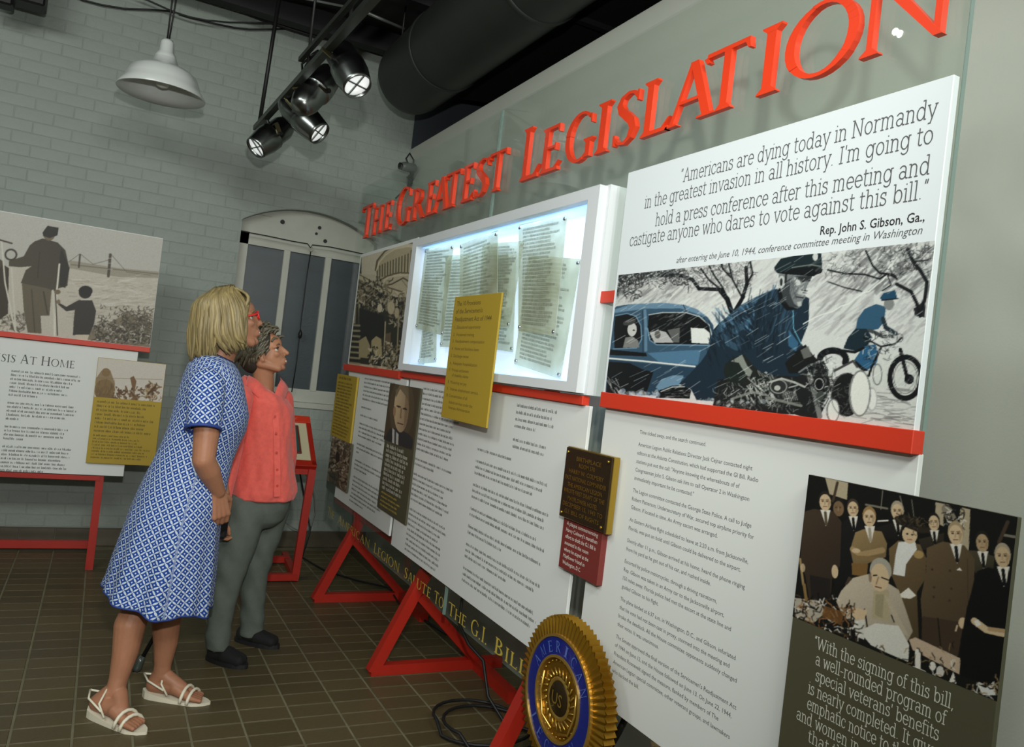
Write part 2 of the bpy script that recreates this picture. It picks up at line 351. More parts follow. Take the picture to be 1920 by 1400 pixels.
# classical capitals with real thickness: each letter is a list of outline pieces, cap height 1
TH, TN, SF = .125, .055, .035
def stem(x, t=TH, y0=0, y1=1, s0=True, s1=True, e=.07):
    o = [[(x, y0), (x+t, y0), (x+t, y1), (x, y1)]]
    for f_, y, d in ((s0, y0, 1), (s1, y1, -1)):
        if f_: o.append([(x-e, y), (x+t+e, y), (x+t+e*.9, y+d*SF*.7), (x+t, y+d*SF*2.6), (x, y+d*SF*2.6), (x-e*.9, y+d*SF*.7)][::d])
    return o
def band(cx, cy, ro, ri, a0, a1, n=14, off=0):
    """crescent between outer and inner ellipse, as quads"""
    out = []
    for i in range(n):
        q = []
        for rr, k, o in ((ro, i, 0), (ro, i+1, 0), (ri, i+1, off), (ri, i, off)):
            t = math.radians(a0+(a1-a0)*k/n); q.append((cx+o+rr[0]*math.cos(t), cy+rr[1]*math.sin(t)))
        out.append(q)
    return out
def hbar(x0, x1, y, t=TN): return [[(x0, y-t/2), (x1, y-t/2), (x1, y+t/2), (x0, y+t/2)]]
def tip(x, y, up, s=.10, t=.05): d = 1 if up else -1; return [[(x, y), (x+t, y+d*s), (x-.005, y+d*s*1.05), (x-t*1.1, y+d*.02)][::-d]]
def diag(x0, y0, x1, y1, t): return [[(x0, y0), (x0+t, y0), (x1+t, y1), (x1, y1)]]
def spine(pts, ths):
    out = []; n = len(pts); L_ = []; R_ = []
    for i in range(n):
        a, b = pts[max(i-1, 0)], pts[min(i+1, n-1)]; dx, dy = b[0]-a[0], b[1]-a[1]; l = math.hypot(dx, dy) or 1
        L_.append((pts[i][0]-dy/l*ths[i]/2, pts[i][1]+dx/l*ths[i]/2)); R_.append((pts[i][0]+dy/l*ths[i]/2, pts[i][1]-dx/l*ths[i]/2))
    for i in range(n-1): out.append([L_[i], R_[i], R_[i+1], L_[i+1]])
    return out
CAP = {}
CAP['T'] = (.80, stem(.34, s1=False)+hbar(.03, .77, .965, .07)+tip(.03, .95, False)+[[(.77, .93), (.79, .83), (.75, .83), (.70, .93)]])
CAP['H'] = (.92, stem(.10)+stem(.70)+hbar(.2, .72, .52))
CAP['E'] = (.62, stem(.10)+hbar(.2, .55, .965, .07)+hbar(.2, .48, .53)+hbar(.2, .58, .035, .07)+[[(.50, .93), (.56, .93), (.56, .82), (.53, .82)], [(.52, .07), (.61, .19), (.58, .19), (.48, .07)], [(.45, .60), (.48, .60), (.48, .45), (.45, .45)]])
CAP['G'] = (.88, band(.47, .5, (.42, .52), (.31, .46), 48, 318, 20, .02)+stem(.68, .12, .04, .42, False, True)+[[(.74, .90), (.79, .90), (.80, .72), (.77, .72)]])
CAP['R'] = (.76, stem(.10)+band(.22, .73, (.37, .27), (.25, .21), -92, 92, 12)+hbar(.15, .3, .965, .07)+hbar(.15, .3, .47, .05)+[[(.28, .48), (.43, .49), (.80, .0), (.66, 0)], [(.62, 0), (.84, 0), (.84, .035), (.62, .035)]])
CAP['A'] = (.84, diag(.07, 0, .37, 1, .06)+diag(.65, 0, .36, 1, .135)[::-1]+hbar(.2, .6, .36)+[[(0, 0), (.22, 0), (.20, .035), (.02, .035)], [(.55, 0), (.86, 0), (.84, .035), (.57, .035)]])
CAP['S'] = (.58, spine([(.50, .84), (.42, .95), (.30, .975), (.17, .91), (.12, .79), (.17, .66), (.30, .54), (.42, .42), (.47, .28), (.41, .12), (.29, .03), (.16, .05), (.07, .17)], [.05, .055, .06, .09, .12, .14, .15, .15, .13, .09, .06, .055, .05])+[[(.50, .96), (.54, .96), (.54, .76), (.50, .76)], [(.04, .03), (.08, .03), (.08, .24), (.04, .24)]])
CAP['L'] = (.62, stem(.10)+hbar(.2, .58, .035, .07)+[[(.50, .07), (.62, .22), (.58, .22), (.46, .07)]])
CAP['I'] = (.34, stem(.11))
CAP['O'] = (.98, band(.48, .5, (.45, .52), (.33, .465), 0, 360, 30))
CAP['N'] = (.92, stem(.10, .06)+stem(.76, .06, .0, 1, False)+[[(.08, 1), (.22, 1), (.84, -.03), (.76, -.03)]])
CAP['M'] = (1.04, stem(.08, .06, s1=False)+stem(.84, .12, s1=False)+[[(.08, 1), (.20, 1), (.55, .08), (.50, .0)], [(.52, .08), (.50, 0), (.86, 1), (.92, 1)]])
CAP['C'] = (.82, band(.47, .5, (.42, .52), (.31, .46), 48, 314, 20, .02)+[[(.74, .92), (.78, .92), (.79, .72), (.76, .72)]])
CAP['B'] = (.68, stem(.10)+band(.22, .75, (.31, .25), (.19, .19), -92, 92, 10)+band(.22, .27, (.38, .27), (.25, .21), -92, 92, 12)+hbar(.15, .3, .965, .07)+hbar(.15, .3, .035, .07)+hbar(.15, .3, .51, .05))
CAP['U'] = (.86, stem(.10, y0=.3, s0=False)+stem(.70, .06, .3, 1, False)+band(.43, .34, (.33, .36), (.205, .29), 180, 360, 14))
CAP['P'] = (.66, stem(.10)+band(.22, .72, (.37, .28), (.25, .22), -92, 92, 12)+hbar(.15, .3, .965, .07)+hbar(.15, .3, .45, .05))
CAP['Y'] = (.78, stem(.34, y1=.5, s1=False)+[[(.34, .5), (.46, .46), (.16, 1), (.02, 1)], [(.40, .44), (.46, .48), (.76, 1), (.68, 1)]])
CAP['D'] = (.88, stem(.10)+band(.25, .5, (.56, .5), (.43, .44), -92, 92, 14)+hbar(.15, .3, .965, .07)+hbar(.15, .3, .035, .07))
CAP['.'] = (.24, [[(.06, 0), (.17, 0), (.17, .11), (.06, .11)]])
def cap_flat(bm, ch, x0, x1, y, h, z=0.0):
    for pc in CAP[ch][1]:
        a = CAP[ch][0]; zz = z+lay(); bm.faces.new([bm.verts.new((x0+px/a*(x1-x0), y+py*h, zz)) for px, py in pc])
def cap_solid(bm, ch, x0, x1, y, h, z0, z1):
    a = CAP[ch][0]
    for i_, pc in enumerate(CAP[ch][1]):
        e_ = (i_ % 9)*.00016; cx_ = sum(q[0] for q in pc)/len(pc); p = [(x0+px/a*(x1-x0)+(e_*.7 if px > cx_ else -e_*.7), y+py*h+(e_ if py > .5 else -e_)*.6) for px, py in pc]
        ar = sum(p[i-1][0]*p[i][1]-p[i][0]*p[i-1][1] for i in range(len(p)))
        if ar < 0: p = p[::-1]
        poly_prism(bm, p, z0, z1+e_)
def caps_objs(name, text, x0, x1, y, h, m, m4, parent, small=.82, gap=.05):
    tot = 0
    for c in text: tot += .35 if c == ' ' else (CAP[c.upper()][0]*(1 if c.isupper() or c == '.' else small)+gap)
    k = (x1-x0)/tot; x = x0
    for c in text:
        if c == ' ': x += .35*k; continue
        sc = 1 if c.isupper() or c == '.' else small; a = CAP[c.upper()][0]*sc*k; bm = bmesh.new()
        cap_flat(bm, c.upper(), x, x+a, y, h*sc); bmesh.ops.transform(bm, matrix=m4, verts=bm.verts); obj(name, bm, m, parent); x += a+gap*k
def caps_text(bm, text, x0, x1, y, h, small=.82, gap=.05):
    """small-caps line fitted between x0 and x1; lower-case input gives small capitals"""
    tot = 0
    for c in text: tot += .35 if c == ' ' else (CAP[c.upper()][0]*(1 if c.isupper() or c == '.' else small)+gap)
    k = (x1-x0)/tot; x = x0
    for c in text:
        if c == ' ': x += .35*k; continue
        sc = 1 if c.isupper() or c == '.' else small; a = CAP[c.upper()][0]*sc*k
        cap_flat(bm, c.upper(), x, x+a, y, h*sc); x += a+gap*k
# ================================================================== SETTING
BW = 5.87; RW = 1.93; FLX0, FLX1, FLY0 = -3.6, 3.3, -1.6; CZ = 3.79
M_TILE = mat('quarry_tile', (80, 71, 46), .42, var=.22, vscale=14, rnd=.16, bump=.0012, bscale=9, stretch=(3, 55, 1))
M_GROUT = mat('tile_grout', (108, 103, 80), .8, var=.2, vscale=9)
M_BRICK = mat('painted_brick', (143, 152, 144), .62, var=.06, vscale=5, bump=.004, bscale=38, rnd=.018)
M_JOINT = mat('painted_mortar', (139, 148, 140), .7, var=.06, vscale=6, bump=.003, bscale=60)
M_GREY = mat('grey_partition_paint', (180, 184, 173), .7, var=.02, vscale=2, bump=.0004, bscale=160)
M_DARK = mat('black_ceiling_paint', (16, 18, 18), .7, var=.2, vscale=3)
M_SLATE = mat('slate_paint', (52, 58, 64), .8, var=.1, vscale=3)
M_BASE = mat('baseboard_tile_glaze', (84, 78, 64), .35, var=.15, vscale=12, rnd=.1)
M_TRIM = mat('window_trim_paint', (176, 178, 166), .5, var=.05, vscale=8, bump=.0006, bscale=50)
fl = struct(boxobj('floor', (FLX0, FLY0, -.12), (FLX1, BW+.3, -.0025), M_GROUT))
TX, TY, TX0, TY0 = .19, .1116, .047, 2.972
def unit_tile(w_, d_, h=.008, bev=.0015):
    bm = bmesh.new(); a = [(-w_/2, -d_/2), (w_/2, -d_/2), (w_/2, d_/2), (-w_/2, d_/2)]
    lo = [bm.verts.new((x, y, -h)) for x, y in a]; hi = [bm.verts.new((x, y, -bev)) for x, y in a]; tp = [bm.verts.new((x-math.copysign(bev, x), y-math.copysign(bev, y), 0)) for x, y in a]
    for A, B in ((lo, hi), (hi, tp)):
        for k in range(4): bm.faces.new((A[k], A[(k+1) % 4], B[(k+1) % 4], B[k]))
    bm.faces.new(tp); me = bpy.data.meshes.new('tile'); bm.to_mesh(me); bm.free(); return me
tme = unit_tile(TX-.009, TY-.007); tme.materials.append(M_TILE)
cells = []
for i in range(-20, 18):
    for j in range(-42, 27):
        x, y = TX0+(i+.5)*TX, TY0+(j+.5)*TY
        if y+TY/2 > BW or y < FLY0+.05 or x < FLX0 or x > FLX1: continue
        vis = 0
        if y > 1.5:
            c = proj([[x-TX/2, y-TY/2, 0], [x+TX/2, y-TY/2, 0], [x+TX/2, y+TY/2, 0], [x-TX/2, y+TY/2, 0]])
            if (c[:, 0].max() > 0 and c[:, 0].min() < 1920 and c[:, 1].min() < 1400 and c[:, 1].max() > 700): vis = abs(sum(c[k-1][0]*c[k][1]-c[k][0]*c[k-1][1] for k in range(4)))/2
            if x > 1.95: vis = 0
        cells.append((vis, x, y))
cells.sort(key=lambda t: -t[0]); rnd = random.Random(5)
for vis, x, y in cells[:300]:
    o = link('tile', tme, None, fl); o.location = (x, y, rnd.uniform(-.0004, .0004))
bm = bmesh.new()
for vis, x, y in cells[300:]:
    w_, d_ = TX/2-.0045, TY/2-.0035; z = 0
    lo = [bm.verts.new((x+a*w_, y+b*d_, -.008)) for a, b in ((-1, -1), (1, -1), (1, 1), (-1, 1))]; hi = [bm.verts.new((x+a*(w_-.001), y+b*(d_-.001), 0)) for a, b in ((-1, -1), (1, -1), (1, 1), (-1, 1))]
    for k in range(4): bm.faces.new((lo[k], lo[(k+1) % 4], hi[(k+1) % 4], hi[k]))
    bm.faces.new(hi)
o = obj('tile', bm, M_TILE, fl); o['kind'] = 'stuff'

# ---- brick wall with the segmental arched window
OX0, OX1, OZ0, OZS, OZC = .765, 1.755, 1.055, 2.315, 2.465
ocx = (OX0+OX1)/2; hw = (OX1-OX0)/2; sag = OZC-OZS; Rarc = (hw*hw+sag*sag)/(2*sag)
def archz(x): return OZC-Rarc+math.sqrt(max(Rarc*Rarc-(x-ocx)**2, 0)) if OX0 <= x <= OX1 else OZ0
bm = bmesh.new(); YB = BW+.0012
def quadY(x0, z0, x1, z1, z1b=None, z0b=None):
    z1b = z1 if z1b is None else z1b; z0b = z0 if z0b is None else z0b
    bm.faces.new([bm.verts.new(p) for p in ((x0, YB, z0), (x1, YB, z0b), (x1, YB, z1b), (x0, YB, z1))])
quadY(FLX0, 0, OX0, CZ+.1); quadY(OX1, 0, RW+.02, CZ+.1); quadY(OX0, 0, OX1, OZ0)
for k in range(24):
    xa, xb = OX0+(OX1-OX0)*k/24, OX0+(OX1-OX0)*(k+1)/24; za, zb = archz(xa+1e-6), archz(xb-1e-6)
    quadY(xa, za, xb, CZ+.1, z0b=zb)
    bm.faces.new([bm.verts.new(p) for p in ((xa, YB, za), (xa, YB+.22, za), (xb, YB+.22, zb), (xb, YB, zb))])
for x in (OX0, OX1): bm.faces.new([bm.verts.new(p) for p in ((x, YB, OZ0), (x, YB+.22, OZ0), (x, YB+.22, OZS), (x, YB, OZS))])
bm.faces.new([bm.verts.new(p) for p in ((OX0, YB, OZ0), (OX1, YB, OZ0), (OX1, YB+.22, OZ0), (OX0, YB+.22, OZ0))])
bm.faces.new([bm.verts.new(p) for p in ((FLX0, YB+.3, 0), (RW, YB+.3, 0), (RW, YB+.3, CZ+.1), (FLX0, YB+.3, CZ+.1))])
wb = struct(obj('wall_back', bm, M_JOINT))
BL, BH, JT = .209, .069, .006
bl = []
nz = int(CZ/(BH+JT))+1
for r in range(nz):
    z0 = .125+r*(BH+JT); z1 = z0+BH
    if z1 > CZ: break
    off = (r % 2)*(BL+JT)/2
    for i in range(-18, 12):
        x0 = i*(BL+JT)+off; x1 = x0+BL
        if x1 > RW-.005: x1 = RW-.005
        if x1-x0 < .03 or x0 < FLX0: continue
        segs = [(x0, x1)]
        if z0 < OZC and z1 > OZ0:
            segs = []
            if z1 <= OZS+.0: # beside the opening
                if x0 < OX0: segs.append((x0, min(x1, OX0)))
                if x1 > OX1: segs.append((max(x0, OX1), x1))
            else: segs = [(x0, x1)]
        for a, b in segs:
            if b-a < .02: continue
            if z1 > OZS and z0 < OZC and a < OX1 and b > OX0:   # cut by the arch
                n = 6; top = []; bot = []
                for k in range(n+1):
                    x = a+(b-a)*k/n; lo = z0 if not (OX0 < x < OX1) else max(z0, archz(x)+.004)
                    top.append((x, z1)); bot.append((x, min(lo, z1)))
                if max(t[1]-q[1] for t, q in zip(top, bot)) < .01: continue
                pts = []
                for p in bot+top[::-1]:
                    if not pts or (abs(p[0]-pts[-1][0])+abs(p[1]-pts[-1][1])) > 1e-4: pts.append(p)
                bl.append((a, b, z0, z1, pts))
            else: bl.append((a, b, z0, z1, None))
def vis_area(a, b, z0, z1):
    c = proj([[a, BW, z0], [b, BW, z0], [b, BW, z1], [a, BW, z1]]); m_ = c.mean(0)
    if not (-20 < m_[0] < 780 and -20 < m_[1] < 1010): return 0
    if m_[0] < 305 and 400+m_[0]*.17 < m_[1] < 895: return 0
    return abs(sum(c[k-1][0]*c[k][1]-c[k][0]*c[k-1][1] for k in range(4)))
bl.sort(key=lambda t: -vis_area(*t[:4]))
bme = bpy.data.meshes.new('brick'); bm = bmesh.new(); box(bm, (-BL/2, -.0008, -BH/2), (BL/2, .004, BH/2))
bmesh.ops.bevel(bm, geom=[e for e in bm.edges if all(v.co.y < 0 for v in e.verts)], offset=.0015, segments=1, affect='EDGES'); bm.to_mesh(bme); bm.free(); bme.materials.append(M_BRICK)
bmS = bmesh.new(); cnt = 0
for a, b, z0, z1, pts in bl:
    dz = rnd.uniform(-.0012, .0012); dy = rnd.uniform(-.0005, .0005)
    if cnt < 300 and pts is None and abs((b-a)-BL) < .002:
        o = link('brick', bme, None, wb); o.location = ((a+b)/2, BW+dy, (z0+z1)/2+dz); o.rotation_euler = (rnd.uniform(-.008, .008), 0, rnd.uniform(-.004, .004)); cnt += 1
    elif pts is None: box(bmS, (a, BW-.0008+dy, z0+dz), (b, BW+.006, z1+dz))
    else:
        A = [bmS.verts.new((x, BW-.002, z)) for x, z in pts]; B_ = [bmS.verts.new((x, BW+.006, z)) for x, z in pts]; n = len(pts)
        bmS.faces.new(A)
        for k in range(n): bmS.faces.new((A[k], B_[k], B_[(k+1) % n], A[(k+1) % n]))
o = obj('brick', bmS, M_BRICK, wb); o['kind'] = 'stuff'
# other walls, ceiling
struct(boxobj('wall_right', (RW, FLY0, 0), (RW+.11, BW+.002, 3.085), M_GREY))
struct(boxobj('wall_left', (FLX0-.1, FLY0, 0), (FLX0, BW+.3, CZ+.1), mat('side_paint', (150, 152, 144), .7, var=.05)))
struct(boxobj('wall_front', (FLX0, FLY0-.1, 0), (FLX1, FLY0, CZ+.1), mat('side_paint')))
struct(boxobj('wall_back_upper', (RW+.0, BW, 3.09), (FLX1, BW+.1, CZ+.1), M_SLATE))
struct(boxobj('wall_right_upper', (FLX1-.02, FLY0, 3.0), (FLX1+.1, BW+.1, CZ+.1), M_SLATE))
struct(boxobj('wall_right_lower', (FLX1-.02, FLY0, 0), (FLX1+.1, BW+.1, 3.0), M_SLATE))
struct(boxobj('wall_back_lower', (RW+.11, BW, 0), (FLX1, BW+.1, 3.09), M_SLATE))
struct(boxobj('ceiling', (FLX0, FLY0, CZ), (FLX1, BW+.3, CZ+.1), M_DARK))
for k, y in enumerate((5.62, 4.75, 3.9, 3.05, 2.2, 1.3, .4)):
    tag(boxobj('ceiling_joist', (-3.5, y-.05, CZ-.14), (3.25, y+.05, CZ), M_DARK), 'black painted ceiling joist '+['beside the brick wall', 'second from the brick wall', 'third from the brick wall', 'fourth from the brick wall', 'fifth from the brick wall', 'sixth from the brick wall', 'farthest from the brick wall'][k], 'joist', 'black ceiling joists')
# baseboard of tiles
bb = struct(boxobj('baseboard_back', (FLX0, BW-.012, 0), (RW-.002, BW+.004, .118), mat('baseboard_grout', (98, 94, 84), .7)))
bm = bmesh.new(); box(bm, (-.0975, -.005, -.057), (.0975, .004, .057), .002); tb = bpy.data.meshes.new('tile'); bm.to_mesh(tb); bm.free(); tb.materials.append(M_BASE)
x = -1.45
while x < RW-.1:
    o = link('tile', tb, None, bb); o.location = (x, BW-.013, .059); x += .2
# ---- window
WY = BW+.075
win = bpy.data.objects.new('window_1', None); COL.objects.link(win); win['kind'] = 'structure'
sc = WY/BW
bm = bmesh.new(); wx0, wx1, wz0, wzt = OX0, OX1, 1.06, 2.245
box(bm, (wx0, WY, wz0), (wx0+.068, WY+.05, wzt)); box(bm, (wx1-.068, WY, wz0), (wx1, WY+.05, wzt)); box(bm, (wx0, WY, 2.158), (wx1, WY+.05, wzt)); box(bm, (wx0, WY, wz0), (wx1, WY+.05, 1.16))
obj('window_frame', bm, M_TRIM, win)
for x0, x1 in ((1.088, 1.136), (1.393, 1.441)): boxobj('mullion', (x0, WY-.004, 1.15), (x1, WY+.05, 2.165), M_TRIM, win, .004)
M_PANE = mat('dark_screened_pane', (58, 68, 72), .35, spec=.6, var=.12, vscale=7, bump=.0008, bscale=220, stretch=(.2, 1, 1))
for x0, x1 in ((wx0+.06, 1.09), (1.134, 1.395), (1.439, wx1-.06)): boxobj('pane', (x0, WY+.022, 1.155), (x1, WY+.03, 2.162), M_PANE, win)
bm = bmesh.new(); n = 24; pts = [(wx0, 2.235), (wx1, 2.235)]+[(wx1-(wx1-wx0)*k/n, archz(min(max(wx1-(wx1-wx0)*k/n, OX0+1e-5), OX1-1e-5))+.01) for k in range(n+1)]
poly_prism(bm, pts, 0, .02); bmesh.ops.transform(bm, matrix=MY(WY+.03), verts=bm.verts); bmesh.ops.recalc_face_normals(bm, faces=bm.faces)
obj('arched_panel', bm, M_TRIM, win)
boxobj('window_sill', (wx0-.0, BW-.012, OZ0-.03), (wx1, WY+.01, OZ0+.012), M_TRIM, win, .004)
M_BLK = mat('black_iron', (20, 20, 20), .5, spec=.4)
for px, py, r in ((529.5, 416, .016), (599, 427, .013), (593, 438, .010), (609.5, 452, .014)):  # flat black discs stand in for the dark inside the panel's open holes
    p = atY(px, py, WY+.009); bm = bmesh.new(); lathe(bm, [(0, 0), (r, 0), (r, .006), (0, .006)], 14, Matrix.Translation((p.x, WY+.008, p.z)) @ Matrix.Rotation(math.pi/2, 4, 'X')); obj('dark_hole_disc', bm, M_BLK, win)
# cord across the transom and hanging sash cord
cd = tag(tubeobj('window_cord', [atY(x, y, BW-.01) for x, y in ((452, 433), (500, 442), (548, 452), (577, 457), (582, 464), (586, 459), (620, 463), (668, 473), (700, 480))], .004, M_BLK), 'thin dark cord stretched across the top of the arched window', 'cord')
t = thing('sash_cord', 'dark cord with toggle hanging in front of the middle window pane', 'cord')
tubeobj('cord', [atY(x, y, BW+.03) for x, y in ((583, 470), (575, 520), (566, 590), (556, 680), (547, 735))], .004, M_BLK, t)
p = atY(563, 626, BW+.025); bm = bmesh.new(); lathe(bm, [(0, -.035), (.012, -.025), (.015, 0), (.010, .02), (0, .035)], 12, Matrix.Translation(p)); obj('toggle', bm, M_BLK, t, True)
p = atY(583, 467, BW+.02); bm = bmesh.new(); lathe(bm, [(.014, -.004), (.018, 0), (.014, .004), (.010, 0), (.014, -.004)], 14, Matrix.Translation(p) @ Matrix.Rotation(math.pi/2, 4, 'X')); obj('ring', bm, M_TRIM, t, True)
# ================================================================== OVERHEAD
M_ENAM = mat('white_enamel', (205, 210, 206), .25, coat=.5); M_ENAMI = mat('white_enamel_inside', (228, 230, 226), .3)
# pendant lamp
t = thing('pendant_lamp', 'white enamel dome pendant lamp hanging in front of the brick wall', 'lamp')
pc = atY(303, 172, 4.9); R_ = .232
bm = bmesh.new(); lathe(bm, [(.055, .195), (.075, .150), (.135, .128), (.175, .10), (.192, .06), (.20, .035), (R_, -.012), (R_-.003, -.016), (.195, .030), (.187, .056), (.170, .092), (.13, .120), (.07, .142), (0, .15)], 48, Matrix.Translation(pc)); obj('lamp_shade', bm, M_ENAM, t, True)
bm = bmesh.new(); lathe(bm, [(0, .29), (.028, .29), (.036, .275), (.04, .22), (.05, .21), (.058, .19), (.06, .165), (.055, .16)], 28, Matrix.Translation(pc)); obj('socket_cap', bm, M_ENAM, t, True)
bm = bmesh.new(); lathe(bm, [(0, .02), (.03, .03), (.036, .06), (.025, .10), (.02, .15)], 20, Matrix.Translation(pc)); obj('bulb', bm, mat('frosted_bulb', (225, 225, 218), .4), t, True)
for dx in (-.006, .012): tubeobj('cord', [pc+Vector((dx*.5, 0, .285)), pc+Vector((dx+.004, 0, .5)), Vector((pc.x+dx+.01, pc.y, CZ))], .0045, M_BLK, t)
# cables strung on the wall
M_CAB = mat('black_cable', (18, 19, 20), .55)
for nm, pts, r in (('thin black cable sagging left of the pendant cord', [(130, -12), (155, 0), (190, 9), (232, 16), (280, 18), (325, 21)], .006),
               ('thin upper black cable right of the pendant cord', [(250, -10), (276, 0), (325, 22), (356, 32), (386, 38), (430, 42), (500, 43), (540, 42)], .006),
               ('thin lower black cable sagging to the right of the pendant cord', [(333, 25), (370, 36), (406, 45), (440, 52), (467, 55), (505, 55), (543, 54)], .006),
               ('thick black cable running down along the top of the brick wall', [(380, -10), (406, 0), (470, 27), (544, 54), (580, 65), (622, 73), (680, 84), (750, 98)], .014)):
    ck = len(nm) % 7; tag(tubeobj('cable', [atY(x, y, BW-.025-.012*ck) for x, y in pts], r, M_CAB), nm, 'cable')
# round duct
M_DUCT = mat('black_duct_paint', (30, 34, 30), .55, var=.15, vscale=3, bump=.001, bscale=6)
t = thing('round_duct', 'large round black air duct running beneath the ceiling', 'duct'); DX, DZ, DR = 1.665, 3.375, .245
bm = bmesh.new(); lathe(bm, [(0, 0), (DR*.6, 0), (DR*.88, .02), (DR*.97, .07), (DR, .14), (DR, 7.0), (0, 7.0)], 48, Matrix.Translation((DX, 5.3, DZ)) @ Matrix.Rotation(math.pi/2, 4, 'X')); obj('duct_body', bm, M_DUCT, t, True)
for y in (4.6, 3.4, 2.2):
    bm = bmesh.new(); lathe(bm, [(DR, -.015), (DR+.008, -.01), (DR+.008, .01), (DR, .015)], 48, Matrix.Translation((DX, y, DZ)) @ Matrix.Rotation(math.pi/2, 4, 'X')); obj('seam_ring', bm, M_DUCT, t, True)
for y in (4.9, 3.2, 1.6): tubeobj('hanger_rod', [(DX-.2, y, DZ+.1), (DX-.2, y, CZ)], .006, M_BLK, t)
t = thing('square_duct', 'black rectangular duct with an angled end beside the round duct', 'duct')
bm = bmesh.new(); pts = [(2.0, 5.45), (2.32, 5.30), (2.62, 4.75), (2.62, 1.0), (2.0, 1.0)]
a = [bm.verts.new((x, y, 3.40)) for x, y in pts]; b = [bm.verts.new((x, y, CZ-.01)) for x, y in pts]; bm.faces.new(a); bm.faces.new(b)
for k in range(5): bm.faces.new((a[k], a[(k+1) % 5], b[(k+1) % 5], b[k]))
bmesh.ops.recalc_face_normals(bm, faces=bm.faces); obj('duct_body', bm, M_DARK, t)
bm = bmesh.new(); box(bm, (1.96, 3.7, 3.37), (2.66, 3.74, CZ-.02)); obj('flange', bm, M_DARK, t)
# ceiling pipes
M_PIPE = mat('grey_conduit', (120, 124, 118), .4, metal=.5)
for nm, pts, z, r in (('slim grey conduit under the ceiling left of the round duct', [(455, -30), (545, -8), (655, 14)], 3.6, .008), ('slim grey conduit under the ceiling touching the round duct', [(684, 22), (725, 40), (758, 54)], 3.6, .010)):
    P_ = []
    for x, y in pts:
        r_ = ray(x, y); P_.append(Vector(CC+r_*((z-CAMH)/r_[2])))
    tag(tubeobj('conduit', P_, r, M_PIPE), nm, 'pipe')
p = atY(744, 93, 5.55); t = thing('orange_valve', 'small orange cap near the top of the brick wall by the duct', 'valve')
boxobj('cap', p-Vector((.022, .02, .03)), p+Vector((.022, .02, .055)), mat('orange_plastic', (215, 80, 30), .5), t, .006)
tubeobj('stub_pipe', [p+Vector((0, 0, -.09)), p+Vector((0, 0, -.03))], .014, M_PIPE, t); tubeobj('elbow_pipe', [p+Vector((0, 0, -.085)), p+Vector((0, .3, -.085))], .012, M_PIPE, t)
# dark fixture cut by the top left corner
t = thing('wall_fixture', 'black fixture cut by the top left corner of the photo', 'fixture'); p = atY(36, -12, 5.55)
boxobj('housing', p-Vector((.17, .08, .06)), p+Vector((.14, .08, .35)), M_BLK, t, .01); boxobj('foot', p-Vector((.16, .06, .10)), p+Vector((-.02, .06, -.05)), M_BLK, t, .01)
boxobj('bracket', p+Vector((-.03, .08, .05)), p+Vector((.03, .33, .11)), M_BLK, t)
# ---- track with lamp cans
M_CHROME = mat('dark_chrome', (128, 132, 130), .27, metal=1.0); M_CHR2 = mat('brushed_chrome_yoke', (120, 112, 84), .3, metal=.9)
M_TRK = mat('track_metal', (62, 66, 60), .4, metal=.6); M_LENS = mat('lamp_lens', (235, 238, 235), .3, emit=.7)
T0, T1 = Vector((.70, 5.25, 2.80)), Vector((.83, .9, 2.80))
t = thing('lighting_track', 'grey lighting track hung under the ceiling between the brick wall and display', 'track')
barobj('track_channel', T0, T1, .035, .03, M_TRK, t, side=(1, 0, 0)); barobj('conduit_rail', T0+Vector((.01, -1.2, .07)), T1+Vector((.01, 0, .07)), .022, .022, M_TRK, t, side=(1, 0, 0))
tubeobj('hanger_rod', [T0+Vector((.003, -.1, 0)), (.74, 5.16, CZ)], .012, M_BLK, t)
for y in (4.0, 3.3, 1.9):
    k = (5.25-y)/4.35; q = T0+(T1-T0)*k; tubeobj('hanger_rod', [q, (q.x, q.y, CZ)], .007, M_BLK, t)
bm = bmesh.new(); q = T0+(T1-T0)*.3
for k in range(3): tube(bm, [q+Vector((.02*k-.02, -.1+.05*k, .03)), q+Vector((.03, .02*k, .10)), q+Vector((-.02+.02*k, .1, .05)), q+Vector((0, .16, .02))], .006, 6)
obj('cable_bundle', bm, M_CAB, t, True)
